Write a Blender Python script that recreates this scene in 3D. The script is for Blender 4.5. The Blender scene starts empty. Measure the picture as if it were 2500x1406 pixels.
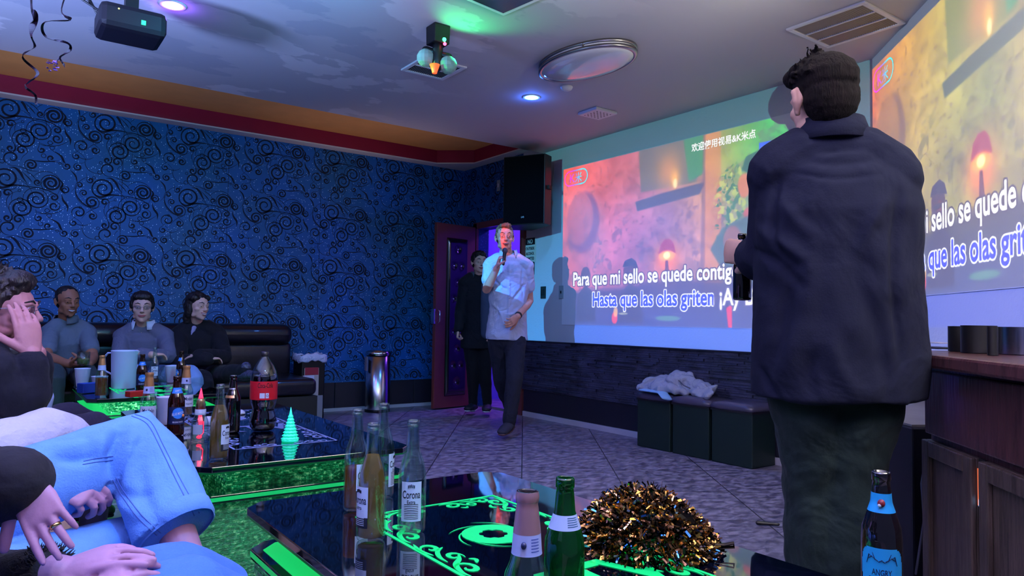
import bpy, bmesh, math, random
import numpy as np
from math import radians, sin, cos, pi, sqrt, atan2
from mathutils import Vector, Matrix, Quaternion
from mathutils import noise as mnoise

S = bpy.context.scene
C = S.collection
random.seed(7)

# ------------------------------------------------------------------ camera
CAM_H = 0.97
cd = bpy.data.cameras.new('camera')
cam = bpy.data.objects.new('camera', cd)
C.objects.link(cam)
cd.sensor_fit = 'HORIZONTAL'
cd.sensor_width = 36.0
cd.lens = 1750.0 / 2500.0 * 36.0
cd.clip_start = 0.02
CAMROT = (Matrix.Rotation(radians(-36), 3, 'Z') @ Matrix.Rotation(pi / 2 + radians(2.58), 3, 'X')
          @ Matrix.Rotation(radians(.89), 3, 'Z'))
cam.matrix_world = Matrix.Translation((0, 0, CAM_H)) @ CAMROT.to_4x4()
S.camera = cam

# measuring helpers: where a sight line of the photograph meets the real surface of the room
O = Vector((0, 0, CAM_H))
def ray(px, py): return CAMROT @ Vector(((px - 1250) / 1750, -(py - 703) / 1750, -1))
def onz(px, py, z): d = ray(px, py); return O + d * ((z - CAM_H) / d.z)
def onx(px, py, x): d = ray(px, py); return O + d * (x / d.x)
def ony(px, py, y): d = ray(px, py); return O + d * (y / d.y)
def at(px, py, f): return O + ray(px, py) * f

# ------------------------------------------------------------------ world, exposure
S.view_settings.view_transform = 'Standard'
S.view_settings.look = 'None'
S.view_settings.gamma = 1
S.view_settings.use_curve_mapping = False
S.view_settings.exposure = 0.0
w = bpy.data.worlds.new('world'); S.world = w; w.use_nodes = True
bg = w.node_tree.nodes['Background']
bg.inputs[0].default_value = (0.13, 0.16, 0.36, 1)
bg.inputs[1].default_value = 0.5
S.cycles.max_bounces = 12
S.cycles.diffuse_bounces = 3
S.cycles.glossy_bounces = 3
S.cycles.transmission_bounces = 12
S.cycles.transparent_max_bounces = 24
S.cycles.caustics_reflective = False
S.cycles.caustics_refractive = False
S.cycles.sample_clamp_indirect = 4.0

def light(name, kind, loc, col, energy, size=.1, target=None, angle=60, blend=.6):
    d = bpy.data.lights.new(name, kind)
    d.color = col; d.energy = energy
    if kind == 'AREA': d.shape = 'DISK'; d.size = size
    else: d.shadow_soft_size = size
    if kind == 'SPOT': d.spot_size = radians(angle); d.spot_blend = blend
    o = bpy.data.objects.new(name, d); C.objects.link(o); o.location = loc
    if target is not None:
        o.rotation_euler = (Vector(target) - Vector(loc)).to_track_quat('-Z', 'Y').to_euler()
    return o

CEIL = 2.66
XW = 4.46      # screen wall plane
YW = 7.14      # wallpaper wall plane
CX2, CY2 = 4.46, 2.29  # corner where the screen wall turns 45 degrees
# recessed ceiling lamps with built discs, then added fill lamps without any
light('downlight_blue_lamp', 'SPOT', (3.25, 4.26, CEIL - .04), (.05, .22, 1), 55, .05, (3.25, 4.26, 0), 150, .8)
light('downlight_violet_lamp', 'SPOT', (.74, 4.21, CEIL - .04), (.25, .10, 1), 60, .05, (.74, 4.21, 0), 150, .8)
light('fill_rear_blue_lamp', 'SPOT', (.55, .55, CEIL - .04), (.05, .30, 1), 190, .05, (.1, 1.5, .5), 95, .9)  # unseen lamp, added to light the nearest laps in blue
light('fill_couch_violet_lamp', 'SPOT', (.5, 2.3, CEIL - .04), (.42, .26, 1), 42, .05, (.1, 2.5, .8), 100, .9)  # unseen lamp, added for violet light on the couch
light('fill_rear_violet_lamp', 'SPOT', (1.2, -.4, CEIL - .04), (.30, .22, 1), 45, .08, (1.3, .6, 0), 150, .8)  # unseen violet fill, added behind the camera
light('fill_sofa_blue_lamp', 'SPOT', (.2, 5.4, CEIL - .04), (.08, .20, 1), 40, .08, (.6, 6.6, 0), 150, .8)  # added blue fill over the sofa, no fixture built
light('downlight_blue_glow', 'POINT', (3.25, 4.26, CEIL - .035), (.04, .16, 1), 2.2, .02)  # added point lamp, gives the ceiling a halo around the lens
light('downlight_violet_glow', 'POINT', (.74, 4.21, CEIL - .035), (.25, .10, 1), 2.2, .02)  # likewise added, for the halo of the violet lens
# green beam of the disco fixture, and added fill lamps without fixtures
light('fill_wallpaper_blue', 'SPOT', (1.2, 2.6, 2.5), (.0, .58, 1), 125, .1, (1.4, YW, 1.2), 95, .9)  # added lamp that brightens the wallpaper in blue
light('fill_doorway_cyan', 'SPOT', (3.45, 4.35, 2.6), (.05, .50, 1), 22, .03, (XW, 5.75, 1.25), 62, .6)  # added cyan fill for the wall beside the doorway
light('ceiling_fill_rear_left', 'SPOT', (-.3, .6, 1.75), (.52, .46, 1), 900, .15, (-.29, .61, CEIL), 160, .3)  # unseen lamp, added to brighten the ceiling in lavender
light('ceiling_fill_rear_right', 'SPOT', (2.1, -.5, 1.95), (.92, .88, .74), 1500, .15, (2.1, -.495, CEIL), 166, .3)  # unseen warm fill, added for the ceiling near the videos
light('ceiling_fill_left', 'SPOT', (-1.0, 3.4, 1.75), (.30, .44, 1), 480, .15, (-.99, 3.41, CEIL), 160, .3)  # unseen bluish fill, added for the left of the ceiling
light('cove_fill_right', 'SPOT', (2.9, 6.3, 1.6), (1, .70, .62), 11, .1, (2.9, 6.35, 2.8), 130, .9)  # added bodiless lamp, brightens the ochre strip and red cornice
light('cove_fill_left', 'SPOT', (.2, 6.3, 1.7), (1, .70, .62), 8, .1, (.2, 6.35, 2.8), 140, .9)  # second added lamp for the ochre strip, also bodiless
light('disco_green_beam', 'SPOT', (2.12, 3.50, 2.45), (.02, 1, .25), 9.0, .02, (2.14, 3.30, CEIL), 120, .7)
# ------------------------------------------------------------------ materials
MATS = {}
def rgb(r, g, b):
    f = lambda c: (c / 255 / 12.92) if c / 255 <= .04045 else ((c / 255 + .055) / 1.055) ** 2.4
    return (f(r), f(g), f(b), 1)
def mat(name, col=(.5, .5, .5, 1), rough=.6, metal=0, emit=None, estr=0, bump=0, bscale=40, bstretch=(1, 1, 1),
        vary=0, vscale=6, trans=0, ior=1.45, spec=.5, alpha=1, sheen=0, coat=0, wrinkle=0, wscale=5):
    if name in MATS: return MATS[name]
    m = bpy.data.materials.new(name); m.use_nodes = True
    nt = m.node_tree; b = nt.nodes['Principled BSDF']
    if len(col) == 3: col = (*col, 1)
    b.inputs['Base Color'].default_value = col
    b.inputs['Roughness'].default_value = rough
    b.inputs['Metallic'].default_value = metal
    b.inputs['IOR'].default_value = ior
    b.inputs['Specular IOR Level'].default_value = spec
    b.inputs['Transmission Weight'].default_value = trans
    b.inputs['Alpha'].default_value = alpha
    b.inputs['Sheen Weight'].default_value = sheen
    b.inputs['Coat Weight'].default_value = coat
    if emit is not None:
        b.inputs['Emission Color'].default_value = (*emit[:3], 1)
        b.inputs['Emission Strength'].default_value = estr
    tc = nt.nodes.new('ShaderNodeTexCoord'); mp = nt.nodes.new('ShaderNodeMapping')
    nt.links.new(tc.outputs['Object'], mp.inputs[0]); mp.inputs['Scale'].default_value = bstretch
    last = None
    if wrinkle:
        n = nt.nodes.new('ShaderNodeTexNoise'); n.inputs['Scale'].default_value = wscale; n.inputs['Detail'].default_value = 3
        n.inputs['Distortion'].default_value = .8
        nt.links.new(tc.outputs['Object'], n.inputs[0])
        bp = nt.nodes.new('ShaderNodeBump'); bp.inputs['Strength'].default_value = min(1, wrinkle); bp.inputs['Distance'].default_value = .03 * max(1, wrinkle)
        nt.links.new(n.outputs[0], bp.inputs['Height']); last = bp
    if bump:
        n = nt.nodes.new('ShaderNodeTexNoise'); n.inputs['Scale'].default_value = bscale; n.inputs['Detail'].default_value = 4
        nt.links.new(mp.outputs[0], n.inputs[0])
        bp = nt.nodes.new('ShaderNodeBump'); bp.inputs['Strength'].default_value = bump; bp.inputs['Distance'].default_value = .01
        nt.links.new(n.outputs[0], bp.inputs['Height'])
        if last: nt.links.new(last.outputs[0], bp.inputs['Normal'])
        last = bp
    if last: nt.links.new(last.outputs[0], b.inputs['Normal'])
    if vary:
        n = nt.nodes.new('ShaderNodeTexNoise'); n.inputs['Scale'].default_value = vscale; n.inputs['Detail'].default_value = 5
        nt.links.new(mp.outputs[0], n.inputs[0])
        r = nt.nodes.new('ShaderNodeValToRGB'); r.color_ramp.elements[0].position = .35; r.color_ramp.elements[1].position = .65
        r.color_ramp.elements[0].color = tuple(c * (1 - vary) for c in col[:3]) + (1,)
        r.color_ramp.elements[1].color = tuple(min(1, c * (1 + vary)) for c in col[:3]) + (1,)
        nt.links.new(n.outputs[0], r.inputs[0]); nt.links.new(r.outputs[0], b.inputs['Base Color'])
    MATS[name] = m
    return m

def thin_glass(name, tint, edge=.55, gloss=.10, body=0.0, bodycol=(1, 1, 1)):
    """clear or tinted glass: lets light straight through, mirrors more towards its rim"""
    if name in MATS: return MATS[name]
    m = bpy.data.materials.new(name); m.use_nodes = True; nt = m.node_tree; N = nt.nodes.new; L = nt.links.new
    nt.nodes.remove(nt.nodes['Principled BSDF']); out = nt.nodes['Material Output']
    tr = N('ShaderNodeBsdfTransparent'); tr.inputs[0].default_value = (*tint[:3], 1)
    gl = N('ShaderNodeBsdfGlossy'); gl.inputs['Roughness'].default_value = .04; gl.inputs[0].default_value = (.9, .95, .95, 1)
    lw = N('ShaderNodeLayerWeight'); lw.inputs[0].default_value = .22
    mr = N('ShaderNodeMapRange'); mr.inputs[3].default_value = gloss; mr.inputs[4].default_value = edge; L(lw.outputs['Facing'], mr.inputs[0])
    pw = N('ShaderNodeMath'); pw.operation = 'POWER'; pw.inputs[1].default_value = 2.2; L(lw.outputs['Facing'], pw.inputs[0]); L(pw.outputs[0], mr.inputs[0])
    mx = N('ShaderNodeMixShader'); L(mr.outputs[0], mx.inputs[0]); L(tr.outputs[0], mx.inputs[1]); L(gl.outputs[0], mx.inputs[2]); last = mx
    if body:
        df = N('ShaderNodeBsdfTranslucent'); df.inputs[0].default_value = (*bodycol[:3], 1); d2 = N('ShaderNodeBsdfDiffuse'); d2.inputs[0].default_value = (*bodycol[:3], 1)
        ad = N('ShaderNodeMixShader'); ad.inputs[0].default_value = .5; L(df.outputs[0], ad.inputs[1]); L(d2.outputs[0], ad.inputs[2])
        m2 = N('ShaderNodeMixShader'); m2.inputs[0].default_value = body; L(mx.outputs[0], m2.inputs[1]); L(ad.outputs[0], m2.inputs[2]); last = m2
    L(last.outputs[0], out.inputs[0]); MATS[name] = m; return m

# ------------------------------------------------------------------ mesh builder
class MB:
    def __init__(s): s.v = []; s.f = []; s.m = []
    def add(s, vs, fs, mi=0):
        o = len(s.v); s.v += [tuple(v) for v in vs]; s.f += [tuple(i + o for i in f) for f in fs]; s.m += [mi] * len(fs)
        return s
    def box(s, c, d, rot=None, mi=0, taper=1):
        x, y, z = d[0] / 2, d[1] / 2, d[2] / 2
        vs = [Vector((sx * x * (taper if sz > 0 else 1), sy * y * (taper if sz > 0 else 1), sz * z)) for sz in (-1, 1) for sy in (-1, 1) for sx in (-1, 1)]
        if rot is not None: vs = [rot @ v for v in vs]
        c = Vector(c)
        return s.add([v + c for v in vs], [(0, 2, 3, 1), (4, 5, 7, 6), (0, 1, 5, 4), (2, 6, 7, 3), (0, 4, 6, 2), (1, 3, 7, 5)], mi)
    def prism(s, poly, z0, z1, mi=0):
        n = len(poly)
        vs = [(p[0], p[1], z0) for p in poly] + [(p[0], p[1], z1) for p in poly]
        return s.add(vs, [tuple(range(n))[::-1], tuple(range(n, 2 * n))] + [(i, (i + 1) % n, n + (i + 1) % n, n + i) for i in range(n)], mi)
    def extrude(s, pts, d, mi=0):            # planar polygon pts (3D) extruded by vector d
        n = len(pts); d = Vector(d)
        vs = [Vector(p) for p in pts] + [Vector(p) + d for p in pts]
        return s.add(vs, [tuple(range(n))[::-1], tuple(range(n, 2 * n))] + [(i, (i + 1) % n, n + (i + 1) % n, n + i) for i in range(n)], mi)
    def lathe(s, prof, c=(0, 0, 0), n=28, mi=0, close=True):  # prof: (r, z)
        c = Vector(c); vs = []; fs = []
        for r, z in prof:
            for k in range(n):
                a = 2 * pi * k / n; vs.append(c + Vector((r * cos(a), r * sin(a), z)))
        for i in range(len(prof) - 1):
            for k in range(n):
                k2 = (k + 1) % n
                fs.append((i * n + k, i * n + k2, (i + 1) * n + k2, (i + 1) * n + k))
        if close:
            if prof[0][0] > 1e-5: fs.append(tuple(range(n))[::-1])
            if prof[-1][0] > 1e-5: fs.append(tuple((len(prof) - 1) * n + k for k in range(n)))
        return s.add(vs, fs, mi)
    def sweep(s, pts, rad, n=14, side=None, mi=0, cap=True, flat=False):
        """tube through pts; rad per point = r or (rx, ry); side = vector of the rx axis"""
        P = [Vector(p) for p in pts]; R_ = [(r, r) if not hasattr(r, '__len__') else r for r in rad]
        T = []
        for i in range(len(P)):
            t = (P[min(i + 1, len(P) - 1)] - P[max(i - 1, 0)])
            T.append(t.normalized() if t.length > 1e-9 else Vector((0, 0, 1)))
        X = Vector(side) if side is not None else T[0].orthogonal()
        rings = []
        for i in range(len(P)):
            x = X - T[i] * X.dot(T[i])
            if x.length < 1e-6: x = T[i].orthogonal()
            x.normalize(); y = T[i].cross(x)
            if side is None: X = x
            rings.append((P[i], x, y, R_[i][0], R_[i][1]))
        if cap and not flat:
            p, x, y, a, b = rings[0]; h = min(a, b)
            pre = [(p - T[0] * h * sin(q), x, y, a * cos(q), b * cos(q)) for q in (1.35, .95, .5)]
            p, x, y, a, b = rings[-1]; h = min(a, b)
            post = [(p + T[-1] * h * sin(q), x, y, a * cos(q), b * cos(q)) for q in (.5, .95, 1.35)]
            rings = pre + rings + post
        vs = []; fs = []
        for p, x, y, a, b in rings:
            for k in range(n):
                q = 2 * pi * k / n; vs.append(p + x * a * cos(q) + y * b * sin(q))
        m = len(rings)
        for i in range(m - 1):
            for k in range(n):
                k2 = (k + 1) % n; fs.append((i * n + k, i * n + k2, (i + 1) * n + k2, (i + 1) * n + k))
        if cap: fs += [tuple(range(n))[::-1], tuple((m - 1) * n + k for k in range(n))]
        return s.add(vs, fs, mi)
    def ell(s, c, r, rot=None, n=16, mi=0):
        c = Vector(c); vs = []; fs = []; m = n // 2
        if not hasattr(r, '__len__'): r = (r, r, r)
        for i in range(1, m):
            a = pi * i / m
            for k in range(n):
                b = 2 * pi * k / n; v = Vector((r[0] * sin(a) * cos(b), r[1] * sin(a) * sin(b), r[2] * cos(a)))
                vs.append(c + (rot @ v if rot is not None else v))
        for i in range(m - 2):
            for k in range(n):
                k2 = (k + 1) % n; fs.append((i * n + k, (i + 1) * n + k, (i + 1) * n + k2, i * n + k2))
        t = Vector((0, 0, r[2])); t = rot @ t if rot is not None else t
        o = len(vs); vs += [c + t, c - t]
        for k in range(n):
            k2 = (k + 1) % n; fs += [(o, k, k2), (o + 1, (m - 2) * n + k2, (m - 2) * n + k)]
        return s.add(vs, fs, mi)
    def xform(s, M_):
        s.v = [tuple(M_ @ Vector(v)) for v in s.v]; return s
    def mesh(s, name):
        me = bpy.data.meshes.new(name); me.from_pydata(s.v, [], s.f); me.polygons.foreach_set('material_index', s.m); me.update(); return me
    def build(s, name, mats, parent=None, smooth=False, bevel=0, angle=None):
        me = s.mesh(name)
        for m in (mats if isinstance(mats, (list, tuple)) else [mats]): me.materials.append(m)
        if parent is not None: # child vertices given in world space: move into the parent's space
            me.transform(Matrix.Translation(-parent.location) if parent.rotation_euler.z == 0 else parent.matrix_basis.inverted())
        o = bpy.data.objects.new(name, me); C.objects.link(o)
        if parent is not None: o.parent = parent
        if smooth: me.polygons.foreach_set('use_smooth', [True] * len(me.polygons))
        if bevel:
            b = o.modifiers.new('bevel', 'BEVEL'); b.width = bevel; b.segments = 2; b.limit_method = 'ANGLE'
        return o
    def build_local(s, name, mats, parent, smooth=False, bevel=0):
        me = s.mesh(name)
        for m in (mats if isinstance(mats, (list, tuple)) else [mats]): me.materials.append(m)
        o = bpy.data.objects.new(name, me); C.objects.link(o); o.parent = parent
        if smooth: me.polygons.foreach_set('use_smooth', [True] * len(me.polygons))
        if bevel:
            b = o.modifiers.new('bevel', 'BEVEL'); b.width = bevel; b.segments = 2; b.limit_method = 'ANGLE'
        return o

def blob(mb, name, mats, parent=None, voxel=.006, iters=4, disp=0, dscale=8, world=True, fac=.5):
    """join overlapping closed shapes into one continuous surface"""
    me = mb.mesh(name)
    o = bpy.data.objects.new(name, me); C.objects.link(o)
    md = o.modifiers.new('r', 'REMESH'); md.mode = 'VOXEL'; md.voxel_size = voxel
    if iters:
        sm = o.modifiers.new('s', 'SMOOTH'); sm.factor = fac; sm.iterations = iters
    dg = bpy.context.evaluated_depsgraph_get()
    me2 = bpy.data.meshes.new_from_object(o.evaluated_get(dg))
    o.modifiers.clear(); o.data = me2; me2.name = name; bpy.data.meshes.remove(me)
    if disp:
        no = [Vector(v.normal) for v in me2.vertices]
        for v, q in zip(me2.vertices, no):
            p = v.co * dscale
            d = mnoise.noise(p) + .5 * mnoise.noise(p * 2.3)
            v.co = v.co + q * d * disp
    me2.materials.clear()
    for m in (mats if isinstance(mats, (list, tuple)) else [mats]): me2.materials.append(m)
    me2.polygons.foreach_set('use_smooth', [True] * len(me2.polygons))
    if parent is not None:
        o.parent = parent
        if world: me2.transform(parent.matrix_basis.inverted())
    return o

def tag(o, label, cat, group=None, kind=None):
    if label: o['label'] = label
    if cat: o['category'] = cat
    if group: o['group'] = group
    if kind: o['kind'] = kind
    return o
def thing(name, label, cat, loc=(0, 0, 0), rz=0, group=None):
    o = bpy.data.objects.new(name, None); C.objects.link(o); o.location = loc; o.rotation_euler = (0, 0, rz)
    o.empty_display_size = .1
    return tag(o, label, cat, group)
def struct(name, mb, mats, label=None, parent=None, **k):
    o = mb.build(name, mats, parent, **k)
    if parent is None:
        o['kind'] = 'structure'
    if label: o['label'] = label
    return o

# text as triangles (flat outlines of the writing)
def text_mesh(txt, size=1.0, bold=0.0, ext=0.0, align='LEFT'):
    cu = bpy.data.curves.new('t', 'FONT'); cu.body = txt; cu.size = size; cu.offset = bold; cu.extrude = ext; cu.resolution_u = 4
    cu.align_x = align
    o = bpy.data.objects.new('t', cu); C.objects.link(o)
    dg = bpy.context.evaluated_depsgraph_get(); dg.update()
    me = bpy.data.meshes.new_from_object(o.evaluated_get(dg))
    C.objects.unlink(o); bpy.data.objects.remove(o); bpy.data.curves.remove(cu)
    vs = [tuple(v.co) for v in me.vertices]
    me.calc_loop_triangles()
    fs = [tuple(t.vertices) for t in me.loop_triangles]
    bpy.data.meshes.remove(me)
    return vs, fs
# ------------------------------------------------------------------ the karaoke video thrown by the two projectors
IW, IH = 1440, 900     # lower strip below VB is the blue letterbox band
VB = 0.9
yy, xx = np.mgrid[0:IH, 0:IW].astype(np.float32)
U = xx / IW; V = yy / (IH * VB)      # V measured from the top
def nz(sx, sy, seed, oct_=4):
    r = np.random.RandomState(seed); out = np.zeros((IH, IW), np.float32); amp = 1.; tot = 0
    for k in range(oct_):
        gx, gy = int(sx * 2 ** k) + 2, int(sy * 2 ** k) + 2
        g = r.rand(gy, gx).astype(np.float32)
        fx = U * (gx - 1.001); fy = (yy / IH) * (gy - 1.001)
        ix = fx.astype(int); iy = fy.astype(int); tx = fx - ix; ty = fy - iy
        tx = tx * tx * (3 - 2 * tx); ty = ty * ty * (3 - 2 * ty)
        out += amp * ((g[iy, ix] * (1 - tx) + g[iy, ix + 1] * tx) * (1 - ty) + (g[iy + 1, ix] * (1 - tx) + g[iy + 1, ix + 1] * tx) * ty)
        tot += amp; amp *= .55
    return out / tot
def ss(a, b, x): t = np.clip((x - a) / (b - a), 0, 1); return t * t * (3 - 2 * t)
def poly(pts):
    ins = np.zeros((IH, IW), bool); n = len(pts)
    for i in range(n):
        x1, y1 = pts[i]; x2, y2 = pts[(i + 1) % n]
        if y1 == y2: continue
        c = ((y1 > V) != (y2 > V)) & (U < (x2 - x1) * (V - y1) / (y2 - y1) + x1)
        ins ^= c
    return ins.astype(np.float32)
def blur(m, k):
    if k < 1: return m
    for ax in (0, 1):
        p = np.pad(m, [(k, k) if a == ax else (0, 0) for a in (0, 1)], mode='edge'); c = np.cumsum(p, axis=ax)
        z = np.zeros_like(c.take([0], axis=ax)); c = np.concatenate([z, c], axis=ax); L = m.shape[ax]
        m = (c.take(range(2 * k + 1, 2 * k + 1 + L), axis=ax) - c.take(range(0, L), axis=ax)) / (2 * k + 1)
    return m
def ellm(cx, cy, rx, ry): return 1 - ss(.9, 1.1, np.sqrt(((U - cx) / rx) ** 2 + ((V - cy) / ry) ** 2))
def glow(cx, cy, rx, ry): return np.exp(-(((U - cx) / rx) ** 2 + ((V - cy) / ry) ** 2))
def lay(img, m, col, a=1.):
    m = (m * a)[..., None]; return img * (1 - m) + np.array(col, np.float32) / 255. * m
def raster(txt, u0, v0, width=None, h=None, bold=0.0, squash=1.):
    """mask of the text; baseline left at (u0, v0); width in U or h = em height in V"""
    vs, fs = text_mesh(txt, 1.0, bold)
    a = np.array(vs)[:, :2]
    x0, x1 = a[:, 0].min(), a[:, 0].max()
    if width is not None:
        sc = width * IW / (x1 - x0)
    else: sc = h * IH * VB
    scy = h * IH * VB if h is not None else sc
    X = u0 * IW + (a[:, 0] - x0) * sc; Y = v0 * IH * VB - a[:, 1] * scy
    m = np.zeros((IH, IW), np.float32)
    SSA = 3
    for f in fs:
        tx = X[list(f)]; ty = Y[list(f)]
        xa, xb = int(max(0, tx.min())), int(min(IW, tx.max() + 2)); ya, yb = int(max(0, ty.min())), int(min(IH, ty.max() + 2))
        if xa >= xb or ya >= yb: continue
        d = (tx[1] - tx[0]) * (ty[2] - ty[0]) - (tx[2] - tx[0]) * (ty[1] - ty[0])
        if abs(d) < 1e-9: continue
        for j in range(SSA):
            for i in range(SSA):
                gx = np.arange(xa, xb)[None, :] + (i + .5) / SSA; gy = np.arange(ya, yb)[:, None] + (j + .5) / SSA
                l1 = ((gx - tx[0]) * (ty[2] - ty[0]) - (tx[2] - tx[0]) * (gy - ty[0])) / d
                l2 = ((tx[1] - tx[0]) * (gy - ty[0]) - (gx - tx[0]) * (ty[1] - ty[0])) / d
                m[ya:yb, xa:xb] += ((l1 >= 0) & (l2 >= 0) & (l1 + l2 <= 1)) / SSA ** 2
    return np.clip(m, 0, 1)
def grow(m, k):
    o = m.copy()
    for dx in range(-k, k + 1):
        for dy in range(-k, k + 1):
            if dx * dx + dy * dy <= k * k + 1: o = np.maximum(o, np.roll(np.roll(m, dx, 1), dy, 0))
    return o
LYR1 = raster('Para que mi sello se quede contigo', .06, .755, width=.70, h=.118, bold=.022)
LYR2 = raster('Hasta que las olas griten \u00a1Ay Bendito!', .163, .885, width=.79, h=.118, bold=.022)
MARQ = raster('\u6b22\u8fce\u4f7f\u7528\u89c6\u6613&K\u7c73\u70b9', .590, .072, width=.222, h=.046 * 1.02, bold=.018)
HD = raster('\u9ad8\u6e05 K', .828, .166, width=.1, h=.05, bold=.01)
LK = raster('K', .036, .096, h=.080, bold=.004); LM = raster('\u7c73', .063, .097, h=.070, bold=.006)

def make_video(tint):
    n1 = nz(7, 5, 1); n2 = nz(16, 10, 2); n3 = nz(40, 26, 3)
    A = np.array
    if tint == 0:
        cols = [(0., (244, 132, 96)), (.13, (226, 138, 128)), (.33, (205, 140, 138)), (.5, (180, 150, 150)), (.62, (214, 178, 120)), (.72, (170, 186, 92)), (.85, (96, 190, 100)), (1., (70, 180, 110))]
    else:
        cols = [(0., (226, 140, 92)), (.06, (205, 152, 98)), (.2, (214, 178, 96)), (.4, (200, 190, 96)), (.52, (170, 175, 92)), (.66, (196, 170, 90)), (.8, (130, 180, 84)), (1., (90, 170, 96))]
    img = np.zeros((IH, IW, 3), np.float32)
    for c in range(3): img[..., c] = np.interp(U, [k for k, _ in cols], [v[c] / 255. for _, v in cols])
    up = ss(.0, .55, V)[..., None]
    low = A((170, 130, 175), np.float32) / 255. if tint == 0 else A((150, 150, 110), np.float32) / 255.
    img = img * (1 - .45 * up) + low * .45 * up
    img *= (.86 + .3 * n1)[..., None]
    img *= (.90 + .22 * nz(30, 20, 5))[..., None]; img = lay(img, ss(.66, .72, nz(90, 60, 6)) * .6, (120, 100, 100), .5)
    # blotchy plaster
    blot = ss(.56, .66, n2) * ss(.2, .5, U) ; img = lay(img, blot, (140, 120, 130) if tint == 0 else (150, 140, 84), .35)
    blot = ss(.60, .70, n3) * ss(.25, .45, V); img = lay(img, blot, (120, 105, 130) if tint == 0 else (120, 120, 84), .4)
    # round basket on the wall: pale disc with darker right crescent
    e1 = ellm(.105, .36, .085, .19); e2 = ellm(.085, .33, .075, .17)
    img = lay(img, blur(e1, 3), (176, 110, 128) if tint == 0 else (178, 140, 104), .55)
    img = lay(img, blur(np.clip(e1 - e2, 0, 1), 4), (140, 92, 132) if tint == 0 else (150, 124, 104), .75)
    # chimney, mantel shelf, candle
    ch = poly([(.375, 0), (.385, .24), (.61, .24), (.63, 0)])
    img = lay(img, blur(ch, 5), (124, 134, 118) if tint == 0 else (142, 150, 84), .75)
    img = lay(img, blur(poly([(.56, .0), (.58, .23), (.635, .2), (.635, 0)]), 6), (80, 160, 104), .8)
    img = lay(img, glow(.50, .15, .05, .11), (222, 172, 116), .8)
    img = lay(img, glow(.525, .20, .018, .05), (255, 205, 110), .9); img = lay(img, blur(ellm(.527, .225, .008, .026), 4), (255, 240, 190), .95)
    img = lay(img, blur(poly([(.36, .29), (.37, .345), (.62, .305), (.64, .25), (.61, .25), (.46, .27)]), 4), (104, 108, 122) if tint == 0 else (104, 118, 92), .9)
    # post and doorway edge
    img = lay(img, blur(poly([(.64, 0), (.635, .86), (.70, .86), (.695, 0)]), 4), (222, 160, 100), .6)
    img = lay(img, blur(poly([(.632, 0), (.622, .86), (.64, .86), (.642, 0)]), 3), (150, 120, 120), .5)
    # leaves on the green side
    g = ss(.52, .6, nz(60, 40, 9)) * ellm(.735, .42, .06, .24); img = lay(img, g, (64, 130, 74), .75)
    g = ss(.58, .66, nz(70, 50, 10)) * ellm(.74, .4, .07, .25); img = lay(img, g, (214, 220, 110), .7)
    # man at the right
    img = lay(img, blur(poly([(.765, .22), (.78, .16), (.86, .12), (.95, .16), (.97, .3), (.93, .42), (.86, .34), (.81, .26)]), 4), (38, 116, 80), .9)
    img = lay(img, blur(ellm(.775, .30, .022, .06), 4), (214, 150, 96), .9)
    img = lay(img, blur(ellm(.79, .44, .018, .03), 4), (206, 116, 90), .8)
    img = lay(img, blur(poly([(.79, .27), (.80, .36), (.83, .48), (.88, .42), (.87, .3)]), 5), (60, 120, 84), .9)
    img = lay(img, blur(poly([(.66, .60), (.70, .50), (.77, .46), (.86, .42), (1., .44), (1., .86), (.74, .86), (.70, .70)]), 6), (92, 122, 116), .85)
    img = lay(img, blur(ellm(.735, .56, .03, .07), 5), (190, 130, 110), .7)
    # table edge and people in the dark lower part
    dk = (84, 74, 112) if tint == 0 else (84, 82, 92)
    img = lay(img, blur(poly([(0, .80), (.3, .78), (.5, .74), (.64, .76), (1., .80), (1., 1.01), (0, 1.01)]), 14), dk, .82)
    img = lay(img, ss(.76, .97, V), (84, 100, 162), .66)
    for (cx, cy, s) in ((.125, .70, .9), (.338, .69, 1.0)):
        img = lay(img, blur(ellm(cx, cy, .028 * s, .065 * s), 3), (84, 54, 74), .85)
        img = lay(img, blur(poly([(cx - .05 * s, .98), (cx - .045 * s, .82), (cx, .75), (cx + .055 * s, .82), (cx + .06 * s, .98)]), 5), (72, 62, 88), .8)
        img = lay(img, blur(ellm(cx + .006, cy + .02, .012, .03), 3), (160, 100, 94), .8)
    img = lay(img, blur(poly([(.305, .66), (.315, .625), (.345, .61), (.365, .63), (.375, .67), (.34, .655)]), 2), (60, 48, 70), .95)
    img = lay(img, blur(ellm(.338, .70, .02, .01), 1), (40, 34, 50), .8)
    # lamp: soft glow, red shade, bright bulb
    img = lay(img, glow(.495, .64, .05, .09), (255, 158, 66), .85)
    img = lay(img, blur(poly([(.462, .60), (.470, .55), (.486, .525), (.508, .525), (.522, .55), (.530, .60)]), 3), (172, 74, 84), .95)
    img = lay(img, blur(ellm(.495, .615, .032, .03), 6), (255, 190, 80), 1.); img = lay(img, blur(ellm(.495, .612, .014, .02), 4), (255, 250, 190), 1.)
    img = lay(img, blur(poly([(.49, .64), (.487, .76), (.508, .76), (.50, .64)]), 3), (110, 60, 50), .8)
    # cups and dishes
    img = lay(img, blur(ellm(.27, .955, .014, .035), 2), (232, 96, 96), .9); img = lay(img, blur(ellm(.275, .92, .01, .03), 3), (250, 210, 140), .8)
    img = lay(img, blur(ellm(.31, .93, .022, .008), 2), (190, 196, 170), .8)
    img = lay(img, blur(ellm(.50, .955, .05, .015), 4), (130, 190, 150), .6)
    img = lay(img, blur(poly([(.715, .90), (.722, 1.), (.735, 1.), (.735, .88)]), 3), (240, 70, 100), .85)
    img = np.clip(img, 0, 1) ** 1.4 * .98
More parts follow.
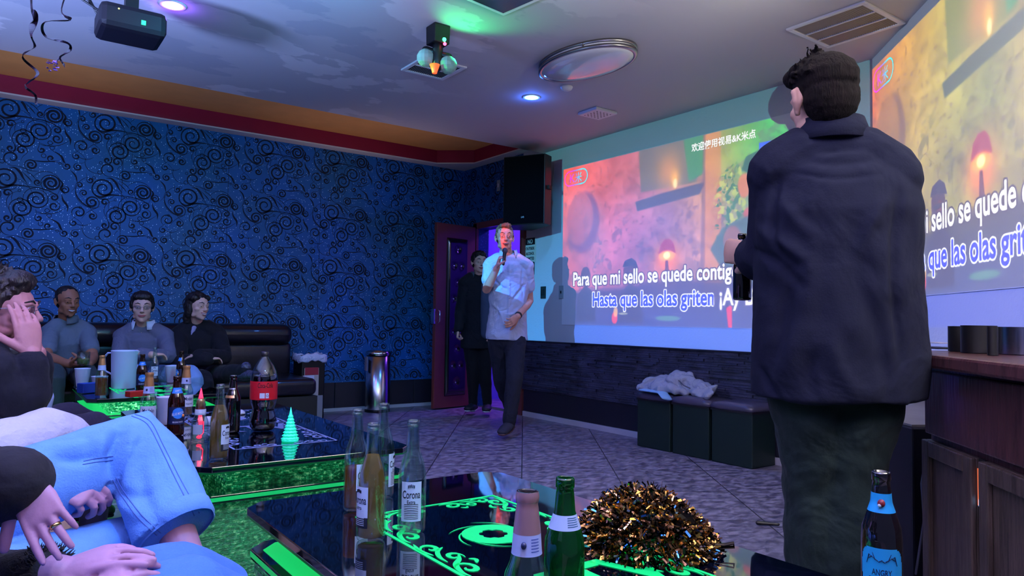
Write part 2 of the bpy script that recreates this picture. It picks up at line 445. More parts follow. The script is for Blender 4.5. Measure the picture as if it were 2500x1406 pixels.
    # logo: pill outline half magenta half cyan with K and a rice character
    px, py = (U - .068) * IW, (V - .068) * IH * VB
    d = np.sqrt(np.maximum(np.abs(px) - 50, 0) ** 2 + py ** 2)
    ring = ss(33, 35, d) * (1 - ss(39, 41, d))
    lg = np.clip(ring + LK + LM, 0, 1); t = ss(-50, 50, px)[..., None]
    lc = A((232, 70, 220)) / 255. * (1 - t) + A((90, 230, 240)) / 255. * t
    img = img * (1 - lg[..., None]) + (lc * lg[..., None])
    # marquee and badge
    img = lay(img, np.roll(grow(MARQ, 1), 1, 1), (110, 130, 80), .5); img = lay(img, MARQ, (255, 255, 250))
    img = lay(img, ((U > .822) & (U < .895) & (V > .105) & (V < .178)).astype(np.float32), (36, 92, 206)); img = lay(img, HD, (255, 255, 255))
    sh = 0 if tint == 0 else int(.024 * IH * VB); Y1, Y2 = np.roll(LYR1, sh, 0), np.roll(LYR2, sh, 0)
    # lyrics: white line with dark rim, blue line with white rim
    img = lay(img, grow(Y1, 5), (50, 36, 40), .85); img = lay(img, Y1, (255, 252, 244))
    img = lay(img, grow(Y2, 5), (250, 250, 255), .95); sung = (U < .672).astype(np.float32)
    img = lay(img, Y2 * sung, (4, 46, 196)); 
    r2 = grow(Y2, 5) * (1 - sung); img = lay(img, r2, (90, 80, 110), .9); img = lay(img, Y2 * (1 - sung), (255, 255, 255))
    # blue letterbox strip
    band = V >= 1.0
    img[band] = np.array((88, 128, 222), np.float32) / 255. if tint == 0 else np.array((104, 118, 206), np.float32) / 255.
    gm = img.mean(2, keepdims=True); img = np.clip(gm + (img - gm) * 1.28, 0, 1)
    lin = np.where(img <= .04045, img / 12.92, ((img + .055) / 1.055) ** 2.4)
    out = np.ones((IH, IW, 4), np.float32); out[..., :3] = np.clip(lin, 0, 1)
    # the projector's whole frame is larger than the video window: dim teal border around it
    if tint == 0: pl, pr, pt, pb = 350, 180, 124, 0
    else: pl, pr, pt, pb = 0, 0, 46, 106
    big = np.ones((IH + pt + pb, IW + pl + pr, 4), np.float32); H2, W2 = big.shape[:2]
    vv = np.linspace(0, 1, H2)[:, None]; uu = np.linspace(0, 1, W2)[None, :]
    for c in range(3):
        top, bot = (((58, 110, 112), (60, 154, 232)) if tint == 0 else ((84, 98, 112), (104, 116, 200)))
        k = (top[c] + (bot[c] - top[c]) * np.clip(vv * 1.15 - .1, 0, 1) ** .8) / 255. + 0 * uu
        big[..., c] = np.where(k <= .04045, k / 12.92, ((k + .055) / 1.055) ** 2.4)
    big[pt:pt + IH, pl:pl + IW] = out
    im = bpy.data.images.new('karaoke_video_%d' % tint, W2, H2, float_buffer=True, is_data=True)
    im.pixels.foreach_set(big[::-1].ravel()); im.update(); im.pack()
    return im, (pl / IW, pr / IW, pt / IH, pb / IH)

def projector_light(name, loc, origin, du, dv, n, W_, H_, im, energy, col=(1, 1, 1)):
    im, (el, er, et, eb) = im; origin = Vector(origin) - Vector(du) * W_ * el - Vector(dv) * H_ * eb; W_ *= 1 + el + er; H_ *= 1 + et + eb
    """loc: lamp; origin: world point of the picture's lower-left corner; du,dv: unit vectors along the wall; n: wall normal into the room"""
    d = bpy.data.lights.new(name, 'SPOT'); d.energy = energy; d.shadow_soft_size = .0008; d.spot_size = radians(130); d.spot_blend = 0; d.color = col
    o = bpy.data.objects.new(name, d); C.objects.link(o)
    X = Vector(du); Y = Vector(dv); Z = Vector(n)      # lamp shines along -Z
    o.matrix_world = Matrix.Translation(loc) @ Matrix((X, Y, Z)).transposed().to_4x4()
    rel = Vector(origin) - Vector(loc)
    D = -rel.dot(Z); ox = rel.dot(X); oy = rel.dot(Y)
    d.use_nodes = True; nt = d.node_tree; em = nt.nodes['Emission']
    tc = nt.nodes.new('ShaderNodeTexCoord'); sp = nt.nodes.new('ShaderNodeSeparateXYZ'); nt.links.new(tc.outputs['Normal'], sp.inputs[0])
    def mth(op, a, b):
        m = nt.nodes.new('ShaderNodeMath'); m.operation = op
        for i, q in enumerate((a, b)):
            if isinstance(q, (int, float)): m.inputs[i].default_value = q
            elif q is not None: nt.links.new(q, m.inputs[i])
        return m.outputs[0]
    az = mth('ABSOLUTE', sp.outputs[2], None)
    u = mth('DIVIDE', mth('SUBTRACT', mth('MULTIPLY', mth('DIVIDE', sp.outputs[0], az), D), ox), W_)
    v = mth('DIVIDE', mth('SUBTRACT', mth('MULTIPLY', mth('DIVIDE', sp.outputs[1], az), D), oy), H_)
    cb = nt.nodes.new('ShaderNodeCombineXYZ'); nt.links.new(u, cb.inputs[0]); nt.links.new(v, cb.inputs[1])
    ti = nt.nodes.new('ShaderNodeTexImage'); ti.image = im; ti.extension = 'CLIP'; ti.interpolation = 'Linear'; nt.links.new(cb.outputs[0], ti.inputs[0])
    # even light over the whole picture: undo the fall-off towards its far corners
    inv = mth('DIVIDE', 1.0, mth('MULTIPLY', mth('MULTIPLY', az, az), az))
    nt.links.new(ti.outputs[0], em.inputs[0]); nt.links.new(inv, em.inputs[1])
    return o
VID0 = make_video(0); VID1 = make_video(1)
PROJ1 = Vector((.52, 4.05, 2.42))
projector_light('projector_lamp', PROJ1 + Vector((.2, -.09, .03)), (XW, 5.31, .77), (0, -1, 0), (0, 0, 1), (-1, 0, 0), 2.67, 1.67, VID0, 640)
q = sqrt(.5)
projector_light('second_projector_lamp', (1.99, 2.5, 2.4), (CX2, CY2, .968), (-q, -q, 0), (0, 0, 1), (-q, q, 0), 2.8, 1.62, VID1, 172)
# ------------------------------------------------------------------ room shell
M_white = mat('white_paint', rgb(205, 207, 208), .75, bump=.15, bscale=60)
M_dark = mat('dark_base', rgb(30, 30, 44), .45, bump=.1)
M_strip = mat('pale_strip', rgb(200, 195, 205), .4)

# floor: grey-brown mottled vinyl tiles laid diagonally
def floor_mat():
    m = mat('floor_tiles', rgb(96, 88, 98), .42); nt = m.node_tree; b = nt.nodes['Principled BSDF']; N = nt.nodes.new; L = nt.links.new
    tc = N('ShaderNodeTexCoord'); mp = N('ShaderNodeMapping'); mp.inputs['Rotation'].default_value = (0, 0, radians(37)); L(tc.outputs['Object'], mp.inputs[0])
    n = N('ShaderNodeTexNoise'); n.inputs['Scale'].default_value = 19; n.inputs['Detail'].default_value = 6; n.inputs['Distortion'].default_value = .6
    mp2 = N('ShaderNodeMapping'); mp2.inputs['Rotation'].default_value = (0, 0, radians(36)); mp2.inputs['Scale'].default_value = (.8, 1.3, 1); L(tc.outputs['Object'], mp2.inputs[0]); L(mp2.outputs[0], n.inputs[0])
    r = N('ShaderNodeValToRGB'); e = r.color_ramp.elements; e[0].position = .40; e[0].color = rgb(96, 90, 104); e[1].position = .64; e[1].color = rgb(166, 158, 172)
    L(n.outputs[0], r.inputs[0])
    br = N('ShaderNodeTexBrick'); br.offset = 0; br.inputs['Scale'].default_value = 1; br.inputs['Brick Width'].default_value = .6; br.inputs['Row Height'].default_value = .6
    br.inputs['Mortar Size'].default_value = .004; br.inputs['Color1'].default_value = (1, 1, 1, 1); br.inputs['Color2'].default_value = (.86, .86, .86, 1); br.inputs['Mortar'].default_value = (.12, .12, .12, 1)
    L(mp.outputs[0], br.inputs[0])
    mx = N('ShaderNodeMix'); mx.data_type = 'RGBA'; mx.blend_type = 'MULTIPLY'; mx.inputs[0].default_value = 1; L(r.outputs[0], mx.inputs[6]); L(br.outputs[0], mx.inputs[7])
    L(mx.outputs[2], b.inputs['Base Color'])
    bp = N('ShaderNodeBump'); bp.inputs['Strength'].default_value = .5; bp.inputs['Distance'].default_value = .006; L(n.outputs[0], bp.inputs['Height']); L(bp.outputs[0], b.inputs['Normal'])
    rr = N('ShaderNodeMapRange'); rr.inputs[1].default_value = .35; rr.inputs[2].default_value = .65; rr.inputs[3].default_value = .28; rr.inputs[4].default_value = .55; L(n.outputs[0], rr.inputs[0]); L(rr.outputs[0], b.inputs['Roughness'])
    return m
XL, YN = -2.6, -1.6
END2 = (CX2 - 2.75 * q, CY2 - 2.75 * q)
struct('floor', MB().prism([(XL, YN), (END2[0], YN), END2, (CX2, CY2), (XW, YW), (XL, YW)][::1], -.06, 0), floor_mat())

# ceiling: worn, repainted plaster; a dropped slab that stops short of the wallpaper wall
def ceil_mat():
    m = mat('ceiling_paint', rgb(205, 205, 205), .8); nt = m.node_tree; b = nt.nodes['Principled BSDF']; N = nt.nodes.new; L = nt.links.new
    tc = N('ShaderNodeTexCoord'); mp = N('ShaderNodeMapping'); mp.inputs['Scale'].default_value = (1.0, 1.7, 1); L(tc.outputs['Object'], mp.inputs[0])
    n = N('ShaderNodeTexNoise'); n.inputs['Scale'].default_value = .85; n.inputs['Detail'].default_value = 8; n.inputs['Roughness'].default_value = .55; n.inputs['Distortion'].default_value = .15; L(mp.outputs[0], n.inputs[0])
    r = N('ShaderNodeValToRGB'); r.color_ramp.interpolation = 'LINEAR'; e = r.color_ramp.elements
    e[0].position = .40; e[0].color = rgb(166, 166, 176); e[1].position = .412; e[1].color = rgb(180, 178, 184)
    x = r.color_ramp.elements.new(.55); x.color = rgb(180, 178, 184); x = r.color_ramp.elements.new(.562); x.color = rgb(206, 202, 205)
    L(n.outputs[0], r.inputs[0]); 
    sx = N('ShaderNodeSeparateXYZ'); L(tc.outputs['Object'], sx.inputs[0]); mr = N('ShaderNodeMapRange'); mr.inputs[1].default_value = 2.9; mr.inputs[2].default_value = 2.2; L(sx.outputs[0], mr.inputs[0])
    mx = N('ShaderNodeMix'); mx.data_type = 'RGBA'; mx.inputs[6].default_value = rgb(192, 190, 192); L(r.outputs[0], mx.inputs[7]); L(mr.outputs[0], mx.inputs[0])
    L(mx.outputs[2], b.inputs['Base Color'])
    bp = N('ShaderNodeBump'); bp.inputs['Strength'].default_value = .25; bp.inputs['Distance'].default_value = .01; L(n.outputs[0], bp.inputs['Height']); L(bp.outputs[0], b.inputs['Normal'])
    return m
YE = 5.63
struct('ceiling', MB().prism([(XL, YN), (END2[0], YN), END2, (CX2, CY2), (XW, YE), (XL, YE)], CEIL, CEIL + .32), ceil_mat())
M_yel = mat('ochre_paint', rgb(222, 164, 92), .7, vary=.04)
struct('trim_1', MB().prism([(XL, YE - .0), (XW, YE), (XW, YW), (XL, YW)], 2.875, 2.975), M_yel, 'ochre painted raised ceiling strip above the wallpaper wall')
# painted cornice: dark red face with a thin pale underside, chamfered at the corner
M_red = mat('maroon_paint', rgb(140, 22, 62), .5, vary=.05)
mb = MB()
cor = [(XL, 7.0), (4.01, 7.0), (4.33, 6.72), (4.33, YE + .002), (XW, YE + .002), (XW, YW), (XL, YW)]
mb.prism(cor, 2.735, 2.874)
struct('trim_2', mb, M_red, 'dark red painted cornice band above the wallpaper')
struct('trim_3', MB().prism(cor, 2.722, 2.7345), M_white, 'thin white moulding under the dark red cornice')

# wallpaper: blue glitter ground with flocked dark scrolls (one patterned surface)
def paper_mat():
    m = mat('blue_glitter_paper', rgb(20, 92, 190), .5); nt = m.node_tree; b = nt.nodes['Principled BSDF']; N = nt.nodes.new; L = nt.links.new
    tc = N('ShaderNodeTexCoord')
    n = N('ShaderNodeTexNoise'); n.inputs['Scale'].default_value = 1.6; n.inputs['Detail'].default_value = 3; L(tc.outputs['Object'], n.inputs[0])
    r = N('ShaderNodeValToRGB'); e = r.color_ramp.elements; e[0].position = .35; e[0].color = rgb(0, 82, 134); e[1].position = .65; e[1].color = rgb(0, 86, 168); L(n.outputs[0], r.inputs[0])
    v = N('ShaderNodeTexVoronoi'); v.inputs['Scale'].default_value = 62; L(tc.outputs['Object'], v.inputs[0])
    lt = N('ShaderNodeMath'); lt.operation = 'LESS_THAN'; lt.inputs[1].default_value = .20; L(v.outputs['Distance'], lt.inputs[0])
    wn = N('ShaderNodeSeparateColor'); L(v.outputs['Color'], wn.inputs[0]); gt = N('ShaderNodeMath'); gt.operation = 'GREATER_THAN'; gt.inputs[1].default_value = .55; L(wn.outputs[0], gt.inputs[0])
    ml = N('ShaderNodeMath'); ml.operation = 'MULTIPLY'; L(lt.outputs[0], ml.inputs[0]); L(gt.outputs[0], ml.inputs[1])
    mx = N('ShaderNodeMix'); mx.data_type = 'RGBA'; L(ml.outputs[0], mx.inputs[0]); L(r.outputs[0], mx.inputs[6]); mx.inputs[7].default_value = rgb(190, 215, 255)
    L(mx.outputs[2], b.inputs['Base Color']); L(ml.outputs[0], b.inputs['Metallic'])
    return m
M_paper = paper_mat(); M_flock = mat('dark_flock', rgb(7, 12, 38), .8)
def scrolls(uvmap, u0, u1, v0, v1, mb):
    """ribbon scrolls over the surface: uvmap(u, v) -> 3D point"""
    k = .00082
    motifs = []   # (points, widths)
    def spiral(cx, cy, R, turns, a0, d, w, tail=0, p=1.0, rin=.12):
        n = int(16 * turns) + 8; pts = []; ws = []
        for i in range(n + 1):
            t = i / n; r = R * (1 - (1 - rin) * t ** p); a = a0 + d * 2 * pi * turns * t
            pts.append((cx + r * cos(a), cy + r * sin(a))); ws.append(w * (.22 + .78 * sin(pi * min(1, max(0, (t * 1.0)))) ** 1.2))
        if tail:
            x, y = pts[0]; tx = -sin(a0) * d; ty = cos(a0) * d
            for j in range(1, 7):
                s = j / 6; pts.insert(0, (x - tx * tail * s + cos(a0) * tail * .45 * s * s, y - ty * tail * s + sin(a0) * tail * .45 * s * s)); ws.insert(0, w * .3 * (1 - .6 * s))
        motifs.append((pts, ws))
    def ring(cx, cy, R, w): motifs.append(([(cx + R * cos(2 * pi * i / 20), cy + R * sin(2 * pi * i / 20)) for i in range(21)], [w] * 21))
    def arc(cx, cy, R, a0, a1, w, ry=1): motifs.append(([(cx + R * cos(a0 + (a1 - a0) * i / 20), cy + R * ry * sin(a0 + (a1 - a0) * i / 20)) for i in range(21)], [w * (.35 + .65 * sin(pi * i / 20)) for i in range(21)]))
    def leaf(pts, w):
        out = []; n = 18; P = [Vector((*p, 0)) for p in pts]
        for i in range(n + 1):
            t = i / n * (len(P) - 1); j = min(int(t), len(P) - 2); f = t - j
            p0 = P[max(j - 1, 0)]; p1 = P[j]; p2 = P[j + 1]; p3 = P[min(j + 2, len(P) - 1)]
            v = .5 * ((2 * p1) + (p2 - p0) * f + (2 * p0 - 5 * p1 + 4 * p2 - p3) * f * f + (3 * p1 - p0 - 3 * p2 + p3) * f ** 3)
            out.append((v.x, v.y))
        motifs.append((out, [w * (.12 + .88 * sin(pi * i / n) ** 1.5) for i in range(n + 1)]))
    spiral(1110, 545, 122, 2.2, .6, 1, 17, 0, 1.1); spiral(1490, 545, 92, 2.6, 2.6, 1, 20, 90, 1.0)
    spiral(1375, 725, 102, 2.3, 4.6, 1, 15, 120, 1.2); spiral(1245, 830, 104, 2.3, 2.2, 1, 15, 0, 1.2)
    spiral(1010, 705, 72, 2.0, 1.2, -1, 17, 150); spiral(930, 615, 38, 1.6, 2.0, 1, 12, 30); spiral(1128, 690, 42, 1.3, .4, -1, 16, 60)
    spiral(895, 825, 72, 1.6, 2.0, 1, 13, 110); spiral(1020, 850, 42, 1.5, 5.2, 1, 16, 90); spiral(1312, 378, 58, 1.9, 2.4, 1, 16, 60)
    spiral(1228, 240, 52, 1.5, .9, -1, 15, 70); spiral(1150, 330, 80, 1.3, 1.4, 1, 14, 90); spiral(1135, 235, 34, 1.3, .2, 1, 16, 70)
    spiral(1395, 212, 34, 1.2, 3.6, -1, 16, 70); spiral(1478, 288, 34, 1.2, 1.4, 1, 15, 140); spiral(1520, 690, 44, 1.5, 3.4, 1, 14, 80)
    spiral(1525, 782, 56, 1.6, 4.8, 1, 13, 0); spiral(868, 345, 42, 1.6, 4.8, -1, 14, 60); spiral(770, 350, 38, 1.4, 3.4, -1, 14, 60)
    spiral(850, 232, 38, 1.3, 4.2, -1, 12, 90); spiral(1612, 600, 46, 1.7, 3.2, 1, 12, 110); spiral(985, 470, 34, 1.3, 3.4, -1, 15, 60)
    spiral(890, 535, 34, 1.3, 3.2, 1, 13, 90); spiral(1372, 553, 34, 1.5, .3, 1, 14, 90)
    leaf([(1132, 430), (1180, 428), (1225, 470), (1250, 520), (1290, 580)], 20); leaf([(1000, 590), (1080, 640), (1180, 605), (1340, 605)], 18)
    leaf([(850, 560), (875, 660), (940, 735), (1020, 765), (1090, 740)], 12); leaf([(1545, 480), (1590, 540), (1575, 600), (1620, 650)], 18)
    leaf([(1585, 650), (1600, 710), (1640, 770), (1640, 830)], 18); leaf([(1480, 200), (1560, 245), (1590, 300), (1610, 330)], 18)
    leaf([(1340, 830), (1450, 870), (1560, 840), (1660, 760)], 6); leaf([(1230, 450), (1300, 520), (1330, 560)], 8); leaf([(1245, 440), (1320, 480), (1370, 540)], 6)
    leaf([(1160, 170), (1175, 240), (1140, 290)], 10); leaf([(1300, 330), (1420, 330), (1560, 300)], 10); leaf([(1280, 600), (1400, 610), (1500, 640), (1560, 700)], 9)
    leaf([(800, 385), (850, 440), (870, 520)], 13); leaf([(1200, 395), (1250, 420), (1330, 440), (1400, 430)], 6)
    for cx, cy, R, w in ((1250, 74, 22, 5), (1485, 176, 20, 5), (1415, 270, 20, 5), (1070, 376, 20, 5), (1232, 745, 22, 5), (1466, 834, 20, 5), (1018, 440, 14, 4), (1075, 270, 14, 4), (1560, 330, 12, 4), (905, 770, 12, 4), (1225, 655, 12, 4)):
        ring(cx, cy, R, w)
    arc(1240, 780, 118, 2.4, 4.6, 5); arc(1030, 600, 175, 2.0, 4.4, 5); arc(1450, 560, 130, 3.6, 6.0, 5); arc(1375, 725, 118, 2.5, 5.4, 5); arc(1040, 280, 110, 1.2, 3.6, 5)
    arc(1150, 720, 190, 4.9, 6.2, 4); arc(1420, 780, 90, .3, 2.2, 5); arc(930, 850, 110, .8, 2.6, 5)
    TU, TV = 850 * k, 700 * k
    au, av = 1.455, 0   # world anchor of motif A
    i0, i1 = int((u0 - au) / TU) - 2, int((u1 - au) / TU) + 2; vA = 1.49
    j0, j1 = int((v0 - vA) / TV) - 2, int((v1 - vA) / TV) + 2
    for i in range(i0, i1 + 1):
        for j in range(j0, j1 + 1):
            for pts, ws in motifs:
                P = [(au + i * TU + (x - 1110) * k, vA + j * TV - ((y - 545) - .0 * (x - 1110)) * k * .99) for x, y in pts]
                seg = []
                for a in range(len(P)):
                    ok = u0 < P[a][0] < u1 and v0 < P[a][1] < v1
                    if ok: seg.append(a)
                    if (not ok or a == len(P) - 1) and seg:
                        if len(seg) > 2:
                            vs = []; 
                            for b_ in seg:
                                pa = P[max(b_ - 1, 0)]; pb = P[min(b_ + 1, len(P) - 1)]
                                dx, dy = pb[0] - pa[0], pb[1] - pa[1]; L_ = math.hypot(dx, dy) or 1; h = ws[b_] * k * .60
                                vs.append(uvmap(min(u1, max(u0, P[b_][0] - dy / L_ * h)), min(v1, max(v0, P[b_][1] + dx / L_ * h)))); vs.append(uvmap(min(u1, max(u0, P[b_][0] + dy / L_ * h)), min(v1, max(v0, P[b_][1] - dx / L_ * h))))
                            mb.add(vs, [(2 * a2, 2 * a2 + 1, 2 * a2 + 3, 2 * a2 + 2) for a2 in range(len(seg) - 1)], 1)
                        seg = []
# back wall (wallpaper) with its dark base panels
ZB = .30
mb = MB(); mb.box(((XL + XW) / 2 + .06, YW + .06, 1.6), (XW - XL + .12, .12, 3.2 - .6), mi=0)
mb.v = [(x, y, (0 if z < 1 else 2.98)) for x, y, z in mb.v]
for x in (-.02, .90, 1.8, 2.72, 3.62): mb.box((x, YW - .0007, 1.45), (.0035, .0012, 2.3), mi=1)
scrolls(lambda u, v: (u, YW - .0012, v), XL + .02, XW - .01, ZB + .01, 2.72, mb)
struct('wall_back', mb, [M_paper, M_flock])
mb = MB()
x = XL
while x < XW - .05:
    w_ = min(.92, XW - .03 - x); mb.box((x + w_ / 2, YW - .012, .165), (w_ - .006, .024, .26)); x += w_
struct('baseboard_back', mb, M_dark, bevel=.003)
struct('trim_4', MB().box(((XL + XW) / 2 - .02, YW - .017, .017), (XW - XL - .06, .034, .034)), M_strip, 'pale strip along the foot of the wallpaper wall')

# screen wall: doorway near the far corner, wallpapered around it, white beyond
D0, D1, DH = 5.97, 6.80, 2.0      # door opening
YP = 5.80                          # wallpaper / white paint border
mb = MB()
T = .14
def wall_x(mb, y0, y1, z0, z1, mi): mb.box((XW + T / 2, (y0 + y1) / 2, (z0 + z1) / 2), (T, y1 - y0, z1 - z0), mi=mi)
wall_x(mb, D1, YW, 0, 2.72, 0); wall_x(mb, D0, D1, DH, 2.72, 0); wall_x(mb, CY2, D0, 0, 2.98, 2); wall_x(mb, D0, YW, 2.721, 2.98, 2)
def uvx(u, v): return (XW - .0012, u, v)
scrolls(lambda u, v: (XW - .0012, 8.0 - u, v), 8.0 - YW + .01, 8.0 - D1 - .06, ZB, 2.72, mb)
scrolls(lambda u, v: (XW - .0012, 8.0 - u, v), 8.0 - D1 - .05, 8.0 - D0, DH + .06, 2.72, mb)
struct('wall_right', mb, [M_paper, M_flock, M_white])
# angled wall
n2 = Vector((-q, q, 0)); t2 = Vector((-q, -q, 0)); c2 = Vector((CX2, CY2, 0))
mb = MB(); a = c2; b_ = c2 + t2 * 2.75
mb.prism([(a.x, a.y), (b_.x, b_.y), (b_.x + q * T, b_.y - q * T), (a.x + T, a.y - .06), (a.x + T, a.y)], 0, 2.98)
struct('wall_front', mb, M_white, 'white angled wall carrying the second projection')

# ledger-stone wainscot
M_stone = mat('black_ledger_stone', rgb(58, 60, 82), .3, bump=.5, bscale=55, vary=.4, vscale=9)
def stone(P0, d, n, L_, z0, z1, name, label):
    mb = MB(); rs = random.Random(3); z = z0
    rot = Matrix((d, -n, Vector((0, 0, 1)))).transposed()
    mb.box(P0 + d * L_ / 2 + n * .009 + Vector((0, 0, (z0 + z1) / 2)), (L_, .018, z1 - z0), rot)
    while z < z1 - .006:
        h = min(rs.uniform(.014, .026), z1 - z); s = 0
        while s < L_ - .01:
            l = min(rs.uniform(.08, .36), L_ - s); t = rs.uniform(.006, .024)
            mb.box(P0 + d * (s + l / 2) + n * (.018 + t / 2) + Vector((0, 0, z + h / 2)), (l - .002, t, h - .0015), rot @ Matrix.Rotation(rs.uniform(-.012, .012), 3, 'Y') ); s += l
        z += h
    return struct(name, mb, M_stone, label)
dY = Vector((0, -1, 0)); nX = Vector((-1, 0, 0))
stone(Vector((XW, 5.90, 0)), dY, nX, 5.90 - CY2 - .02, .27, .755, 'trim_5', 'black stacked ledger stone wainscot under the large video')
stone(c2 + t2 * .03 + n2 * .0, t2, n2, 2.6, .27, .755, 'trim_6', 'black stacked ledger stone wainscot behind the floor speaker')
mb = MB(); mb.box((XW - .012, (5.90 + CY2) / 2, .16), (.024, 5.90 - CY2 - .05, .215)); struct('baseboard_right', mb, M_dark)
rot45 = Matrix((t2, -n2, Vector((0, 0, 1)))).transposed()
struct('baseboard_front', MB().box(c2 + t2 * 1.33 + n2 * .012 + Vector((0, 0, .16)), (2.6, .024, .215), rot45), M_dark)
mb = MB(); mb.box((XW - .02, (5.90 + CY2) / 2, .026), (.04, 5.90 - CY2 - .06, .05)); struct('trim_7', mb, M_strip, 'pale strip along the foot of the stone wainscot')
mb = MB(); mb.box((XW - .022, (5.90 + CY2) / 2, .762), (.044, 5.90 - CY2 - .06, .012)); struct('trim_8', mb, M_dark, 'thin ledge capping the stone wainscot')
mb = MB(); mb.box(c2 + t2 * 1.33 + n2 * .03 + Vector((0, 0, .767)), (2.6, .06, .022), rot45); struct('trim_9', mb, M_white, 'white ledge capping the angled wainscot')

# door frame, corridor behind
M_maroon = mat('maroon_wood', rgb(112, 50, 46), .35, coat=.3)
mb = MB()
for y in (D0 - .035, D1 + .035): mb.box((XW + .05, y, DH / 2 + .03), (.16, .07, DH + .06))
mb.box((XW + .05, (D0 + D1) / 2, DH + .035), (.16, D1 - D0 + .14, .07))
struct('door_1', mb, M_maroon, 'dark red wooden frame of the open doorway')
M_violet = mat('violet_corridor_wall', rgb(150, 130, 220), .6, bump=.3, bscale=14)
def corr_mat():
    m = mat('corridor_paper', rgb(120, 110, 190), .5); nt = m.node_tree; b = nt.nodes['Principled BSDF']; N = nt.nodes.new; L = nt.links.new
    v = N('ShaderNodeTexNoise'); v.inputs['Scale'].default_value = 26; v.inputs['Distortion'].default_value = 3; tc = N('ShaderNodeTexCoord'); L(tc.outputs['Object'], v.inputs[0])
    r = N('ShaderNodeValToRGB'); r.color_ramp.elements[0].position = .48; r.color_ramp.elements[1].position = .52; r.color_ramp.elements[0].color = rgb(90, 80, 160); r.color_ramp.elements[1].color = rgb(190, 180, 240)
    L(v.outputs[0], r.inputs[0]); L(r.outputs[0], b.inputs['Base Color']); return m
mb = MB(); mb.box((5.2, 7.35, 1.3), (1.2, .1, 2.6), mi=0); mb.box((6.4, 7.35, 1.3), (1.2, .1, 2.6), mi=1); mb.box((7.05, 6.4, 1.3), (.1, 2.0, 2.6), mi=1); mb.box((5.85, 5.35, 1.3), (2.48, .1, 2.6), mi=0)
struct('wall_corridor', mb, [M_violet, corr_mat()], 'violet lit corridor wall seen through the doorway')
mb = MB(); mb.box((5.84, 6.4, -.03), (2.5, 2.0, .06)); struct('floor_corridor', mb, mat('corridor_tile', rgb(150, 130, 150), .25, vary=.3, vscale=5), 'tiled corridor floor beyond the doorway')
mb = MB(); mb.box((5.84, 6.4, 2.63), (2.5, 2.0, .06)); struct('ceiling_corridor', mb, M_white, 'corridor ceiling beyond the doorway')
light('corridor_violet_lamp', 'AREA', (5.4, 6.5, 2.5), (.22, .06, 1), 34, .4, (5.6, 6.5, 0))
light('corridor_pink_lamp', 'SPOT', (5.1, 6.2, 2.45), (1, .25, .9), 30, .05, (4.75, 6.3, 0), 40, .3)

# ---------------------------------------------------------------- ceiling fittings
M_chrome = mat('chrome', rgb(210, 208, 205), .18, 1); M_brushed = mat('brushed_metal', rgb(170, 165, 160), .32, 1)
M_black = mat('black_plastic', rgb(14, 14, 18), .4); M_blackm = mat('black_matt', rgb(10, 10, 13), .8)
M_plastic = mat('white_plastic', rgb(225, 225, 228), .4)
def downlight(name, x, y, col, lab):
    t = thing(name, lab, 'ceiling light', (x, y, CEIL))
    MB().lathe([(.052, -.004), (.066, -.006), (.072, -.001), (.072, .0)], n=32, close=False).build_local('trim_ring', M_plastic, t, True)
    MB().lathe([(.0, -.008), (.03, -.0075), (.052, -.004), (.052, -.001)], n=32, close=False).build_local('lens', mat('lens_' + lab[:6], (1, 1, 1), .3, emit=col, estr=14), t, True)
downlight('recessed_downlight', 3.25, 4.26, (.10, .55, 1), 'glowing blue recessed light in front of the oval lamp')
downlight('recessed_downlight', .74, 4.21, (.55, .36, 1), 'glowing violet recessed light near the ceiling projector')
# oval flush lamp
oc = (3.03, 3.40); a_, b2_ = .232, .385
t = thing('oval_ceiling_lamp', 'large unlit oval ceiling lamp with two metal rings', 'ceiling light', (oc[0], oc[1], CEIL), radians(2))
def oval(prof, n=56):
    mb = MB(); mb.lathe(prof, n=n, close=False); mb.v = [(x * a_, y * b2_, z * .72) for x, y, z in mb.v]; return mb
oval([(.90, -.001), (1.0, -.001), (1.0, -.026), (.96, -.026), (.94, -.004)]).build_local('upper_ring', M_brushed, t, True)
oval([(.93, -.042), (1.0, -.042), (1.0, -.068), (.93, -.070), (.93, -.042)]).build_local('lower_ring', M_brushed, t, True)
oval([(.955, -.002), (.955, -.045), (.93, -.069), (.80, -.088), (.5, -.103), (.2, -.109), (0, -.110)]).build_local('diffuser', mat('lamp_glass', rgb(220, 222, 225), .12, coat=.6), t, True)
for k in range(4):
    a = .5 + k * pi / 2; p = Vector((a_ * .985 * cos(a), b2_ * .985 * sin(a), -.025)); MB().box(p, (.008, .008, .034)).build_local('ring_post', M_brushed, t)
